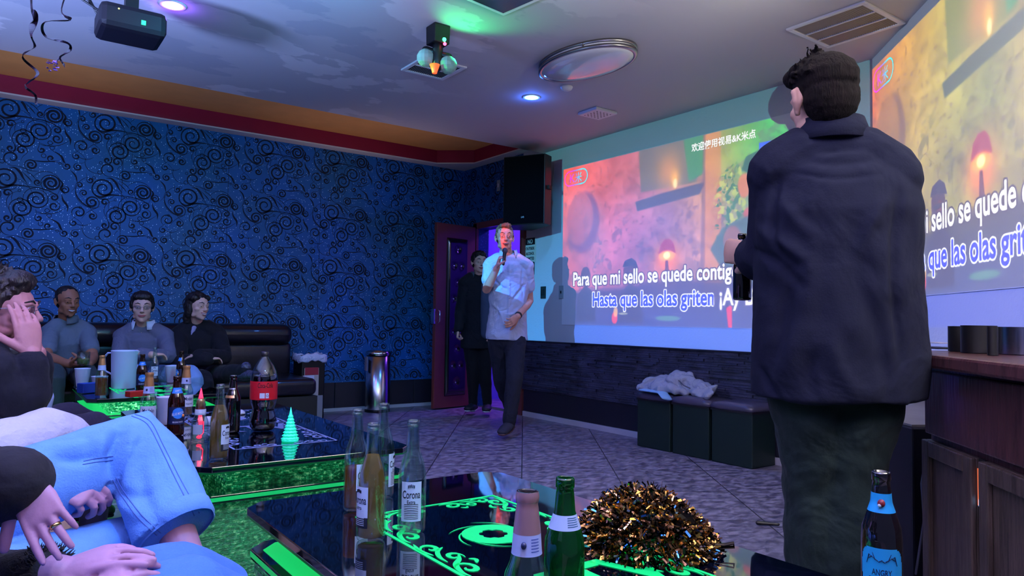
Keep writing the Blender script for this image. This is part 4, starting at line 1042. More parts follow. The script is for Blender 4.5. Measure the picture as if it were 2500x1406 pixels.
# ------------------------------------------------------------------ cabinet at the right
M_wood = mat('dark_brown_wood', rgb(76, 44, 44), .38, bump=.25, bscale=14, bstretch=(6, 6, .8), coat=.25, vary=.35, vscale=9)
M_wood2 = mat('carved_panel_wood', rgb(72, 58, 50), .45, bump=.35, bscale=16, bstretch=(7, 7, .6), vary=.4, vscale=10)
# front plane runs along t2 (towards the camera); its far end at pixel (2262, 893)
fe = at(2262, 893, 2.30); fe = Vector((fe.x, fe.y, 0))
cdir = t2; cn = Vector((-q, q, 0))         # front normal into the room
rotc = Matrix((cdir, -cn, Vector((0, 0, 1)))).transposed()
ZC = .97 - (858 - 797) / 1750 * 2.35
t = thing('wooden_cabinet', 'dark brown wooden cabinet with drawers over panelled doors at the right edge', 'cabinet', (fe.x, fe.y, 0))
L_, Dp = 1.5, .50
def cb(s, w_, o, z0, z1, d_=.02): return (cdir * (s + w_ / 2) + cn * o + Vector((0, 0, (z0 + z1) / 2)), (w_, d_, z1 - z0), rotc)
MB().box(cdir * L_ / 2 - cn * (Dp / 2 + .012) + Vector((0, 0, (ZC - .04) / 2)), (L_, Dp, ZC - .04), rotc).build_local('carcass', M_wood, t)
MB().box(cdir * (L_ / 2 - .11) - cn * (Dp / 2 - .02) + Vector((0, 0, ZC - .02)), (L_ + .22, Dp + .10, .04), rotc).build_local('countertop', M_wood, t, bevel=.008)
s = 0
zd0, zd1 = ZC - .255, ZC - .055
for k in range(2):
    w_ = .72; s = .006 + k * .745
    MB().box(*cb(s, w_, .0, zd0, zd1)).build_local('drawer', M_wood, t, bevel=.005)
for k in range(4):
    w_ = .33; s = .004 + k * .372
    z0, z1 = .06, zd0 - .02
    door = MB().box(*cb(s, w_, -.003, z0, z1, .016)).build_local('door', M_wood2, t, bevel=.002)
    fr = MB(); b = .048
    for a_s in (s, s + w_ - b): fr.box(*cb(a_s, b, .012, z0, z1, .016))
    for zz in (z0, z1 - b): fr.box(*cb(s + b, w_ - 2 * b, .012, zz, zz + b, .016))
    o = fr.build_local('door_frame', M_wood2, door, bevel=.004)
# lit box seen in the gap between the first two doors
MB().box(*cb(.335, .034, -.004, .06, zd0 - .02, .006)).build_local('gap', M_blackm, t)
MB().box(cdir * .352 + cn * .002 + Vector((0, 0, at(2438, 1217, 2.0).z)), (.018, .004, .018), rotc).build_local('blue_status_light', mat('blue_led', (.2, .4, 1), .3, emit=(.25, .55, 1), estr=4), t)
MB().box(cdir * .338 + cn * .001 + Vector((0, 0, at(2424, 1180, 2.0).z)), (.006, .004, .10), rotc).build_local('orange_status_light', mat('orange_led', (1, .3, .1), .3, emit=(1, .16, .03), estr=.5), t)
# things on the cabinet: cups and papers
def on_top(px, py=860):
    return onz(px, py, ZC + .0005)
M_cupb = mat('black_cup', rgb(10, 10, 14), .5)
def cupc(px, py, r, h, m, lab, nm='cup', tape=.92):
    p = on_top(px, py)
    o = MB().lathe([(r * tape, 0), (r, h * .02), (r, h), (r * .93, h), (r * .88, .006), (0, .004)], n=36, close=False).build(nm, m, smooth=True); o.location = p
    o.data.polygons.foreach_set('use_smooth', [True] * len(o.data.polygons)); md = o.modifiers.new('e', 'EDGE_SPLIT')
    tag(o, lab, 'container'); return o
cupc(2348, 858, .040, .085, M_cupb, 'narrow black cup on the cabinet, leftmost of the dark containers')
cupc(2390, 862, .050, .088, M_cupb, 'wide black cup on the cabinet beside the metal bowl')
cupc(2506, 866, .078, .085, mat('blue_steel', rgb(190, 195, 215), .25, 1), 'shiny steel container reflecting blue at the right edge', 'steel_container')
cupc(2424, 868, .014, .085, M_cupb, 'slim black cup standing between the wide cup and the steel container')
p = on_top(2290, 851)
tag(MB().box(p + Vector((0, 0, .003)), (.17, .10, .005), Matrix.Rotation(.9, 3, 'Z')).build('notebook', M_black), 'thin black folder lying at the far end of the cabinet top', 'folder')
p = on_top(2296, 850)
tag(MB().box(p + Vector((.01, .01, .020)), (.15, .09, .003), Matrix.Rotation(.95, 3, 'Z') ).build('paper', mat('white_paper', rgb(220, 216, 220), .6)), 'white card lying on the black folder', 'paper')

# ------------------------------------------------------------------ door leaf standing open
hx, hy = XW - .02, D1 + .02
fx_ = onz(1055, 1001, 0)
t = thing('open_door', 'dark wooden door with black tufted leather panel standing open into the room', 'door', (fx_.x, fx_.y, 0), atan2(hy - fx_.y, hx - fx_.x))
dw = math.hypot(hx - fx_.x, hy - fx_.y) - .03
MB().box((dw / 2, .0, 1.015), (dw, .045, 2.0)).build_local('leaf', M_maroon, t, bevel=.004)
def tuft():
    me = MB(); nx_, nz_ = 36, 120; w_, h_ = dw - .27, 1.72
    btn = [(.5 * w_ * (.36 if i % 2 else .0) * s_, z_) for i, z_ in enumerate(np.linspace(.14, h_ - .12, 9)) for s_ in ((-1, 1) if i % 2 else (1,))]
    vs = []
    for j in range(nz_ + 1):
        for i in range(nx_ + 1):
            x = (i / nx_ - .5) * w_; z = j / nz_ * h_
            e = min(min(i, nx_ - i) / 4, min(j, nz_ - j) / 4, 1); y = -.028 * (1 - (1 - e) ** 2)
            for bx, bz in btn:
                r = math.hypot(x - bx, z - bz); y += .020 * math.exp(-(r / .035) ** 2)
            vs.append((x, y, z))
    me.add(vs, [(j * (nx_ + 1) + i, j * (nx_ + 1) + i + 1, (j + 1) * (nx_ + 1) + i + 1, (j + 1) * (nx_ + 1) + i) for j in range(nz_) for i in range(nx_)])
    me.v = [(x + dw / 2 + .01, y - .022, z + .14) for x, y, z in me.v]
    o = me.build_local('padded_panel', mat('tufted_leather', rgb(26, 20, 34), .16, coat=.6), t, True); o.modifiers.new('s', 'SOLIDIFY').thickness = -.004
    for bx, bz in btn:
        MB().ell((bx + dw / 2 + .01, -.036, bz + .14), (.012, .006, .012), n=10).build_local('button', M_chrome, o, True)
tuft()
MB().sweep([(.03, -.026, .93), (.03, -.06, .95), (.03, -.06, 1.05), (.03, -.026, 1.07)], [.008] * 4, 8).build_local('pull_handle', M_chrome, t, True)
MB().box((-.012, 0, 1.0), (.018, .05, .16)).build_local('lock_plate', M_chrome, t)

# ------------------------------------------------------------------ sign, switches
M_ink = mat('sign_black', rgb(14, 16, 18), .5); M_signw = mat('sign_pale', rgb(196, 205, 190), .5)
ys = onx(1283, 610, XW).y; ye = onx(1309, 610, XW).y; z1 = onx(1296, 579, XW).z; z0 = onx(1296, 641, XW).z
t = thing('wall_sign', 'small NO OUTSIDE ALCOHOL PERMITTED sign on the wall behind the singer', 'sign', (XW, (ys + ye) / 2, 0))
sw = ys - ye
MB().box((-.004, 0, (z0 + z1) / 2), (.006, sw, z1 - z0)).build_local('plate', M_signw, t)
MB().box((-.008, 0, z1 - .045), (.002, sw * .86, .07)).build_local('black_header', M_ink, t)
def wtext(txt, h, z, mat_, par, name, wid):
    vs, fs = text_mesh(txt, 1, .02); a = np.array(vs); x0, x1 = a[:, 0].min(), a[:, 0].max(); y0_, y1_ = a[:, 1].min(), a[:, 1].max()
    MB().add([(-.0100, -((x - x0) / (x1 - x0) - .5) * wid, z + (y - y0_) / (y1_ - y0_) * h) for x, y, _ in vs], fs).build_local(name, mat_, par)
wtext('NO', .048, z1 - .069, M_signw, t, 'header_lettering', sw * .45)
for i, s_ in enumerate(('OUTSIDE', 'ALCOHOL', 'PERMITTED')): wtext(s_, .030, z1 - .132 - i * .052, M_ink, t, 'lettering', sw * .78)
ys2 = onx(1298, 655, XW).y; tag(MB().box((XW - .006, ys2, onx(1298, 655, XW).z), (.008, .10, .13)).build('wall_notice', M_ink), 'small dark notice below the NO OUTSIDE ALCOHOL sign', 'sign')
p = onx(1327, 714, XW); t = thing('wall_switch', 'double dark wall switch between the singer and the video', 'switch', (XW, p.y, p.z))
MB().box((-.004, 0, 0), (.007, .082, .122)).build_local('plate', mat('switch_dark', rgb(40, 52, 50), .4), t, bevel=.002)
for s_ in (-1, 1): MB().box((-.009, s_ * .016, 0), (.004, .016, .06)).build_local('rocker', mat('switch_dark2', rgb(24, 32, 32), .4), t)
p = onx(1371, 713, XW); t = thing('wall_switch', 'pale wall switch plate at the left edge of the video', 'switch', (XW, p.y, p.z))
MB().box((-.004, 0, 0), (.007, .07, .125)).build_local('plate', mat('switch_pale', rgb(150, 170, 170), .4), t, bevel=.002)
MB().box((-.010, 0, 0), (.006, .012, .024)).build_local('toggle', M_ink, t)
p = onx(1218, 453, XW); t = thing('wall_plate', 'small pale plate on the wallpaper left of the wall speaker', 'wall plate', (XW, p.y, p.z)); MB().box((-.004, 0, 0), (.007, .06, .12)).build_local('plate', mat('switch_pale'), t); MB().box((-.009, 0, 0), (.003, .02, .04)).build_local('insert', M_plastic, t)
# ------------------------------------------------------------------ bottles
def glass_mat(name, col, rough=.03, trans=1.0):
    m = mat(name, col, rough, trans=trans, ior=1.38); return m
G_clear = thin_glass('clear_bottle_glass', rgb(232, 244, 241), .95, .10); G_brown = thin_glass('brown_bottle_glass', rgb(70, 26, 12), .6, .08, .35, rgb(80, 30, 14))
G_green = thin_glass('green_bottle_glass', rgb(70, 165, 90), .6, .06, .16, rgb(20, 140, 60)); G_dark = mat('near_black_glass', rgb(10, 8, 10), .06, coat=1)
M_beer = thin_glass('amber_beer', rgb(236, 170, 96), .1, .02, .35, rgb(240, 146, 56)); M_beer2 = thin_glass('pale_beer', rgb(220, 196, 140), .1, .02, .5, rgb(226, 160, 80))
P_long = [(.024, 0), (.029, .003), (.0305, .010), (.0305, .118), (.0290, .135), (.0235, .158), (.0168, .176), (.0140, .200), (.0125, .228), (.0118, .231), (.0138, .2325), (.0138, .2395), (.0130, .2445)]
P_stub = [(.024, 0), (.0305, .003), (.0318, .010), (.0318, .105), (.0300, .122), (.0230, .140), (.0205, .152), (.0185, .180), (.0150, .212), (.0138, .218), (.0158, .220), (.0158, .229), (.0145, .234)]
P_amber = [(.024, 0), (.029, .003), (.0308, .010), (.0308, .120), (.0295, .140), (.0220, .162), (.0160, .180), (.0140, .206), (.0128, .214), (.0145, .216), (.0145, .226), (.0135, .230)]
def prof_r(P, z):
    for (r0, z0), (r1, z1) in zip(P, P[1:]):
        if z0 <= z <= z1 and z1 > z0: return r0 + (r1 - r0) * (z - z0) / (z1 - z0)
    return P[-1][0]
def shell(P, inner=True):
    Q = list(P)
    if inner:
        t = .0026; Q += [(r - t, z) for r, z in reversed(P[2:])] + [(P[2][0] - .006, .008), (0, .009)]
    return Q
def band(P, z0, z1, a0, a1, off=.0005, n=20, m=6, shape=None):
    """label patch wrapped on the bottle between angles a0..a1"""
    mb = MB(); vs = []
    for j in range(m + 1):
        z = z0 + (z1 - z0) * j / m; r = prof_r(P, z) + off
        for i in range(n + 1):
            a = a0 + (a1 - a0) * i / n
            vs.append((r * cos(a), r * sin(a), z))
    fs = [(j * (n + 1) + i, j * (n + 1) + i + 1, (j + 1) * (n + 1) + i + 1, (j + 1) * (n + 1) + i) for j in range(m) for i in range(n)]
    if shape:
        fs = [f for f in fs if shape(sum(vs[k][2] for k in f) / 4, atan2(sum(vs[k][1] for k in f), sum(vs[k][0] for k in f)))]
    return mb.add(vs, fs)
def wraptext(P, txt, zc, ac, h, wid, off=.0010, bold=.01, tilt=0):
    vs, fs = text_mesh(txt, 1, bold); a = np.array(vs); x0, x1 = a[:, 0].min(), a[:, 0].max(); y0, y1 = a[:, 1].min(), a[:, 1].max()
    out = []
    for x, y, _ in vs:
        u = ((x - x0) / (x1 - x0) - .5) * wid; v = (y - y0) / (y1 - y0) * h - h / 2 + tilt * u; z = zc + v; r = prof_r(P, z) + off
        a_ = ac + u / r; out.append((r * cos(a_), r * sin(a_), z))
    return MB().add(out, fs)
M_lab = mat('label_white', rgb(225, 228, 232), .5); M_labk = mat('label_black', rgb(12, 14, 24), .5); M_labb = mat('label_blue', rgb(50, 130, 215), .4); M_gold = mat('label_gold', rgb(210, 160, 90), .35, .4)
M_navy = mat('label_navy', rgb(10, 22, 60), .45); M_labblue2 = mat('label_sky', rgb(40, 160, 215), .4); M_lred = mat('label_red', rgb(190, 30, 40), .5); M_orange = mat('label_orange', rgb(240, 140, 60), .5)
M_foilg = mat('gold_neck_foil', rgb(205, 150, 95), .3, .7); M_silver = mat('silver_foil', rgb(200, 196, 205), .3, .7)
def bottle(px, py, kind, lab, fill=0, face=0, z=TZ + .001, pos=None, h=None, group='beer bottles on the glass tables'):
    p = Vector(pos) if pos is not None else onz(px, py, z)
    toc = atan2(-p.y, -p.x) + face                 # angle of the camera side, so that labels face as in the photo
    P = {'corona': P_long, 'modelo': P_stub, 'green': P_amber, 'moon': P_amber, 'orchard': P_amber, 'guin': P_amber}[kind]
    t = thing('beer_bottle', lab, 'bottle', tuple(p), 0, group)
    g = {'corona': G_clear, 'modelo': G_clear, 'green': G_green, 'moon': G_brown, 'orchard': G_dark, 'guin': G_dark}[kind]
    solid = kind in ('orchard', 'guin')
    MB().lathe(shell(P, not solid) + ([] if not solid else [(P[-1][0] - .003, P[-1][1]), (P[-1][0] - .004, P[-1][1] - .01), (0, P[-1][1] - .01)]), n=36, close=False).build_local('glass', g, t, True)
    if fill:
        q_ = [(0, .0095)] + [(max(.004, prof_r(P, zz) - .0032), max(zz, .0095)) for zz in np.linspace(.0095, fill, 14)] + [(0, fill)]
        MB().lathe(q_, n=28, close=False).build_local('beer', M_beer if kind != 'corona' or fill < .15 else M_beer2, t, True)
    if kind == 'corona':
        MB_ = band(P, .052, .115, toc - .75, toc + .75); MB_.build_local('label', M_lab, t, True)
        band(P, .030, .052, toc - .75, toc + .75).build_local('label_lower', M_labk if fill else M_lab, t, True)
        wraptext(P, 'Corona', .088, toc, .017, .040).build_local('lettering', M_labk, t); wraptext(P, 'Extra', .072, toc, .008, .018).build_local('lettering', M_labk, t)
        cr = MB()
        for i in range(5):
            u = (i - 2) * .0032; zz = .104 + .003 * (1 - abs(i - 2) / 3); r = prof_r(P, zz) + .0011; a_ = toc + u / r; cr.box((r * cos(a_), r * sin(a_), zz), (.0018, .0018, .006), Matrix.Rotation(a_, 3, 'Z'))
        cr.build_local('crown_emblem', M_labk, t)
        ml = MB()
        for i in range(9):
            zz = .066 - i * .0038; r = prof_r(P, zz) + .0010; vs = [(r * cos(toc + da), r * sin(toc + da), zz + dz) for dz in (0, .0012) for da in (-.5, -.25, 0, .25, .5)]
            ml.add(vs, [(k, k + 1, k + 6, k + 5) for k in range(4)])
        ml.build_local('fine_print', M_labk if not fill else M_lab, t)
    elif kind == 'modelo':
        band(P, .045, .100, toc - 1.1, toc + 1.1).build_local('label', M_lab, t, True)
        wraptext(P, 'Modelo', .082, toc, .016, .045).build_local('lettering', M_navy, t); wraptext(P, 'Especial', .058, toc, .008, .026).build_local('lettering', M_navy, t)
        band(P, .150, .178, 0, 2 * pi, n=36).build_local('neck_label', mat('neck_blue_white', rgb(190, 200, 232), .5), t, True)
        band(P, .178, .2339, 0, 2 * pi, .0006, n=36, m=10).build_local('neck_foil', M_foilg if fill else mat('torn_foil', rgb(170, 130, 130), .35, .5), t, True)
        r = prof_r(P, .165) + .001; MB().ell((r * cos(toc - .4), r * sin(toc - .4), .165), (.004, .004, .005), n=12).build_local('seal', M_navy, t, True)
        ml = MB()
        for i in range(5):
            zz = .172 - i * .004; r = prof_r(P, zz) + .0011; ml.add([(r * cos(toc + da), r * sin(toc + da), zz + dz) for dz in (0, .0013) for da in (.1, .4, .7)], [(0, 1, 4, 3), (1, 2, 5, 4)])
        ml.build_local('fine_print', mat('print_blue', rgb(60, 80, 150), .5), t)
    elif kind == 'green':
        band(P, .155, .176, 0, 2 * pi, n=36).build_local('neck_label', mat('neck_grey', rgb(190, 200, 215), .5), t, True)
        ml = MB()
        for i in range(5):
            zz = .172 - i * .003; r = prof_r(P, zz) + .0011; ml.add([(r * cos(toc + da), r * sin(toc + da), zz + dz) for dz in (0, .0012) for da in (0, .4, .8)], [(0, 1, 4, 3), (1, 2, 5, 4)])
        ml.build_local('fine_print', mat('print_teal', rgb(40, 90, 130), .5), t)
    elif kind == 'moon':
        band(P, .045, .112, toc - 1.3, toc + 1.3).build_local('label', M_navy, t, True)
        zc = .088; disc = band(P, zc - .021, zc + .021, toc - .75, toc + .75, .0010, 40, 26, lambda zz, a: ((zz - zc) / .021) ** 2 + (((a - toc + pi) % (2 * pi) - pi) / .68) ** 2 < 1); disc.build_local('moon_disc', M_labb, t, True)
        wraptext(P, 'BLUE MOON', .087, toc, .010, .046, .0016, tilt=.18).build_local('lettering', M_lab, t); wraptext(P, 'BELGIAN WHITE', .054, toc, .006, .040, .0012).build_local('lettering', M_lab, t)
        r = prof_r(P, .078) + .0014; MB().ell((r * cos(toc + .62), r * sin(toc + .62), .078), (.005, .005, .006), n=12).build_local('orange_slice', M_orange, t, True)
        band(P, .164, .186, toc - 1.2, toc + 1.2).build_local('neck_label', M_labb, t, True); wraptext(P, 'BLUE MOON', .175, toc, .005, .022, .0012, tilt=.2).build_local('lettering', M_lab, t)
    elif kind == 'orchard':
        zc = .078; band(P, zc - .037, zc + .034, toc - 1.2, toc + 1.2, .0006, 40, 30, lambda zz, a: abs((zz - zc) / .036) ** 3 + abs(((a - toc + pi) % (2 * pi) - pi) / 1.12) ** 4 < 1).build_local('label', M_labblue2, t, True)
        wraptext(P, 'ANGRY', .074, toc, .010, .030).build_local('lettering', M_navy, t); wraptext(P, 'ORCHARD', .061, toc, .010, .042).build_local('lettering', M_navy, t)
        mb = MB()
        for s_ in (-1, 1):
            for (u0, v0, u1, v1) in ((.006, .092, .020, .100), (.010, .094, .014, .104), (.015, .098, .022, .093), (.020, .100, .024, .086), (.004, .091, -.001, .094)):
                pts = []
                for k in (0, 1):
                    u, v = (u0, v0) if k == 0 else (u1, v1); r = prof_r(P, v) + .0012; a_ = toc + s_ * u / r; pts.append((r * cos(a_), r * sin(a_), v))
                mb.sweep(pts, [.0008, .0004], 5)
        mb.build_local('tree_branches', M_navy, t)
        band(P, .166, .196, 0, 2 * pi, n=36).build_local('neck_label', M_labblue2, t, True)
        r = prof_r(P, .181) + .0004; MB().ell((r * cos(toc), r * sin(toc), .181), (.006, .006, .0065), n=14).build_local('apple_emblem', mat('apple_red', rgb(110, 20, 30), .5), t, True)
        r += .004; MB().ell((r * cos(toc - .12), r * sin(toc - .12), .178), (.003, .003, .003), n=10).build_local('emblem_light_spot', M_lab, t, True)
    elif kind == 'guin':
        wraptext(P, 'GUINNESS', .176, toc, .006, .026).build_local('lettering', M_silver, t)
        band(P, .140, .150, toc - 1.4, toc + .4).build_local('gold_band', M_foilg, t, True)
    return t
# nearest table
bottle(868, 1244, 'corona', 'clear beer bottle with amber beer, back left of the group on the nearest table', .105, .75)
bottle(905, 1316, 'corona', 'fullest clear beer bottle, foremost of the group on the nearest table', .178, -1.0)
bottle(932, 1212, 'corona', 'empty clear beer bottle standing behind the full one on the nearest table', 0, 1.3)
bottle(1004, 1298, 'corona', 'empty clear bottle with white crown label, standing alone right of the group', 0, -.05)
def by_top(px, py, h, zt=TZ + .001): p = onz(px, py, zt + h); return (p.x, p.y, zt)
bottle(0, 0, 'modelo', 'clear stubby bottle with blue neck label and torn foil at the bottom edge', 0, .2, pos=by_top(1288, 1198, .234))
bottle(0, 0, 'green', 'green glass bottle with grey neck label beside the gold pom-pom', 0, .2, pos=by_top(1380, 1165, .230))
bottle(0, 0, 'orchard', 'dark bottle with bright blue apple-and-tree labels at the lower right', 0, 0, pos=by_top(2151, 1150, .230))
# middle table
bottle(533, 1121, 'corona', 'clear bottle of beer at the front corner of the middle table', .176, .95)
bottle(428, 1062, 'moon', 'brown bottle with round blue label beside the red-glowing tree', 0, .25)
bottle(360, 1050, 'modelo', 'clear bottle with white label and gold foil, left of the brown bottle, middle table', .052, 0)
bottle(452, 1015, 'modelo', 'clear gold-foiled bottle behind the brown bottle on the middle table', .04, .5)
bottle(566, 1055, 'guin', 'dark bottle with gold band behind the clear bottle of beer', 0, -.2)
# far table
bottle(246, 968, 'modelo', 'gold-necked bottle half full of amber beer by the blue box, far table', .105, 2.6)
bottle(345, 958, 'moon', 'brown bottle just right of the white pitcher', 0, .1)
bottle(376, 935, 'corona', 'clear bottle with white label behind the brown one on the far table', .03, 0)
bottle(441, 941, 'moon', 'brown bottle beside the white cup at the far table\'s right edge', 0, -1.2)

# ------------------------------------------------------------------ cola bottle
p = onz(641, 1050, TZ + .001)
t = thing('cola_bottle', 'large two-litre cola bottle with red label on the middle table', 'bottle', tuple(p))
Pc = [(.030, 0), (.042, .004), (.052, .018), (.054, .040), (.050, .062), (.045, .080), (.044, .092), (.050, .112), (.0535, .128), (.0535, .205), (.0525, .222), (.047, .245), (.036, .268), (.023, .288), (.0145, .300), (.0135, .312)]
MB().lathe(Pc + [(r - .0015, z) for r, z in reversed(Pc)], n=40, close=False).build_local('clear_plastic', thin_glass('pet_plastic', rgb(238, 242, 246), .7, .06), t, True)
MB().lathe([(0, .002)] + [(r - .002, max(z, .002)) for r, z in Pc if z <= .222] + [(.048, .232), (0, .232)], n=36, close=False).build_local('cola', mat('cola', rgb(10, 3, 4), .05, coat=1), t, True)
MB().lathe([(.0542, .129), (.0543, .13), (.0543, .203), (.0542, .204)], n=40, close=False).build_local('label', mat('cola_red', rgb(178, 18, 34), .4, emit=(.6, .02, .05), estr=.0), t, True)
MB().lathe([(.0155, .304), (.0160, .306), (.0160, .322), (.014, .324), (0, .324)], n=24, close=False).build_local('cap', M_black, t, True)
toc = atan2(-p.y, -p.x)
wraptext([(.0544, 0), (.0544, .4)], 'Coca-Cola', .188, toc + .12, .020, .062, .0006).build_local('lettering', M_black, t)
for da, w_, m_, nm in ((-.10, .020, M_lab, 'barcode_box'), (.26, .013, M_lab, 'recycling_box')):
    r = .0547; n = 6; mb = MB(); vs = [(r * cos(toc + da + (i / n - .5) * w_ / r), r * sin(toc + da + (i / n - .5) * w_ / r), z) for z in (.136, .157) for i in range(n + 1)]
    mb.add(vs, [(i, i + 1, n + 2 + i, n + 1 + i) for i in range(n)]); mb.build_local(nm, m_, t)
vs_, fs_ = text_mesh('\u267b', 1, 0)
wraptext([(.0548, 0), (.0548, .4)], 'O', .1465, toc + .26, .010, .009, .0003).build_local('recycling_mark', M_navy, t)

# ------------------------------------------------------------------ glowing little trees
def tree(px, py, h, col, lab, estr, tiers=8, body=None, w_=.030):
    p = onz(px, py, TZ + .001)
    t = thing('glowing_tree', lab, 'decoration', tuple(p))
    mb = MB(); n = 40
    mb.lathe([(w_ * 1.08, 0), (w_ * 1.12, .006), (w_ * 1.02, .012)], n=n)
    mb.build_local('base', body, t, True)
    mb = MB(); prof = []
    z0 = .010
    for k in range(tiers):
        z = z0 + (h * .80 - z0) * k / tiers; zn = z0 + (h * .80 - z0) * (k + 1) / tiers
        r = w_ * 1.02 * (1 - .80 * k / tiers); rn = w_ * 1.02 * (1 - .80 * (k + 1) / tiers)
        prof += [(r * 1.10, z), (r * 1.12, z + .002), (r * .90, z + .005), (rn * .96, zn - .001)]
    prof += [(w_ * .19, h * .80), (.0008, h)]
    mb.lathe(prof, n=n)
    out = []
    for x, y, z in mb.v:
        r = math.hypot(x, y); a = atan2(y, x); k = 1 + (.07 * cos(11 * a + z * 500) if z < h * .8 else 0); out.append((x * k, y * k, z))
    mb.v = out
    o = mb.build_local('tree', body, t, True)
    MB().ell((0, 0, .022), (.010, .010, .016), n=12).build_local('bulb', mat('tree_bulb_' + lab[:5], (1, 1, 1), .4, emit=col, estr=estr), t, True)
    lo = light('tree_lamp', 'POINT', tuple(p + Vector((0, 0, .03))), col, estr * .02, .008)
    return t
m = mat('mint_glow_plastic', rgb(70, 230, 190), .2, emit=(.0, .62, .32), estr=.75)
tree(708, 1077, .128, (.1, 1, .55), 'small ridged tree glowing mint green on the middle table', 6, body=m, w_=.028)
# the second one stands in a clear bottle-shaped dome and glows red
p = onz(487, 1076, TZ + .001)
t = thing('bottle_with_red_light', 'clear glass-bottomed bottle showing a glowing red light, gold ring at its neck', 'bottle', tuple(p), 0)
MB().lathe([(.026, 0), (.030, .003), (.031, .01), (.031, .06), (.028, .078), (.022, .09), (.020, .10), (.0185, .12), (.0155, .15), (.013, .158), (.011, .158), (.0135, .148), (.0165, .12), (.018, .10), (.0205, .09), (.026, .076), (.029, .06), (.029, .01), (0, .006)], n=36, close=False).build_local('glass', G_clear, t, True)
M_redg = mat('red_glow', rgb(255, 40, 70), .3, emit=(1, .03, .09), estr=2.4)
MB().lathe([(.0, .158), (.0085, .158), (.0075, .165), (.0045, .180), (.0012, .196), (0, .197)], n=24, close=False).build_local('red_tip', M_redg, t, True)
MB().lathe([(.013, .122), (.0175, .118), (.0145, .150), (.0118, .156)], n=28, close=False).build_local('gold_collar', M_foilg, t, True)
MB().lathe([(.0200, .098), (.0192, .119)], n=28, close=False).build_local('white_band', M_lab, t, True)
mb = MB(); mb.sweep([(0, 0, .095), (.002, 0, .075), (.001, 0, .055)], [.006, .008, .006], 12); mb.sweep([(.012, 0, .07), (.013, 0, .03), (0, 0, .014)], [.0018, .0018, .003], 8); mb.ell((-.002, 0, .014), (.010, .010, .006))
mb.build_local('red_light', M_redg, t, True)
toc = atan2(-p.y, -p.x); band([(.031, 0), (.031, .09)], .028, .064, toc - .85, toc + .25).build_local('label', mat('label_grey', rgb(150, 160, 170), .5), t, True)
light('red_light_lamp', 'POINT', tuple(p + Vector((0, 0, .06))), (1, .04, .1), .10, .01)

# ------------------------------------------------------------------ cups, pitcher, small boxes
M_cup = mat('white_cup_plastic', rgb(225, 222, 240), .35)
def cup(px, py, h, r, lab, z=TZ + .001):
    p = onz(px, py, z)
    o = MB().lathe([(0, .001), (r * .68, 0), (r * .72, .003), (r * .86, h * .5), (r * .90, h * .52), (r, h * .97), (r * 1.05, h), (r * .98, h), (r * .86, h * .54), (r * .68, .006), (0, .005)], n=36, close=False).build('plastic_cup', M_cup, smooth=True)
    o.location = p; tag(o, lab, 'cup', 'white plastic cups'); return o
cup(200, 944, .118, .045, 'white plastic cup before the man in the grey polo')
cup(242, 952, .085, .045, 'white plastic cup half hidden behind the amber bottle')
cup(418, 934, .118, .043, 'white plastic cup beside the brown bottle at the far table\'s right edge')
cup(402, 1036, .118, .036, 'tall white cup between a gold-foiled bottle and the brown bottle, middle table')
p = onz(301, 948, TZ + .001)
t = thing('pitcher', 'translucent white plastic pitcher on the far table', 'pitcher', tuple(p))
MB().lathe([(0, .002), (.066, 0), (.069, .006), (.076, .235), (.079, .240), (.074, .240), (.065, .01), (0, .008)], n=44, close=False).build_local('jug', mat('pitcher_plastic', rgb(215, 222, 252), .45), t, True)
cr_ = Vector((.809, -.588, 0))
MB().sweep([-cr_ * .072 + Vector((0, 0, .222)), -cr_ * .105 + Vector((0, 0, .222)), -cr_ * .128 + Vector((0, 0, .195)), -cr_ * .120 + Vector((0, 0, .11)), -cr_ * .070 + Vector((0, 0, .085))], [(.010, .006)] * 5, 10, side=(.588, .809, 0)).build_local('handle', mat('pitcher_plastic'), t, True)
MB().add([cr_ * .073 + Vector((.588, .809, 0)) * .022 + Vector((0, 0, .238)), cr_ * .073 - Vector((.588, .809, 0)) * .022 + Vector((0, 0, .238)), cr_ * .098 + Vector((0, 0, .238)), cr_ * .072 + Vector((0, 0, .205))], [(0, 1, 2), (0, 2, 3), (1, 3, 2), (0, 3, 1)]).build_local('spout', mat('pitcher_plastic'), t)
p = onz(216, 958, TZ + .002)
t = thing('small_box', 'small dark blue carton in front of the amber bottle, far table', 'box', tuple(p), .4)
MB().box((0, 0, .028), (.10, .07, .055)).build_local('carton', mat('carton_blue', rgb(20, 50, 130), .4), t, bevel=.002); MB().box((0, 0, .0562), (.09, .06, .001)).build_local('lid', mat('carton_blue2', rgb(30, 80, 180), .4), t)
p = onz(335, 968, TZ + .002)
t = thing('small_box', 'small flat red box right of the pitcher, far table', 'box', tuple(p), .3)
MB().box((0, 0, .016), (.11, .06, .03)).build_local('carton', mat('carton_red', rgb(170, 24, 18), .4), t, bevel=.002); MB().box((0, 0, .0318), (.10, .05, .001)).build_local('lid', mat('carton_red2', rgb(210, 50, 30), .4), t)
p = onz(500, 1040, TZ + .002)
o = MB().lathe([(.017, 0), (.018, .002), (.014, .035), (.013, .035), (.016, .003)], n=24, close=False).build('shot_cup', M_cup, smooth=True); o.location = p + Vector((.02, .03, 0)); tag(o, 'tiny white cup behind the bottle with the red light', 'cup')
p = onz(580, 1010, TZ + .002)
o = MB().lathe([(0, .02), (.022, .018), (.034, .008), (.036, 0), (.034, 0)], n=24, close=False).build('bottle_opener_disc', mat('disc_white', rgb(205, 215, 220), .4), smooth=True); o.location = p; tag(o, 'small round white lid behind the dark bottle on the middle table', 'lid')
# thin pale lines engraved (unlit) on the middle table come with the table itself

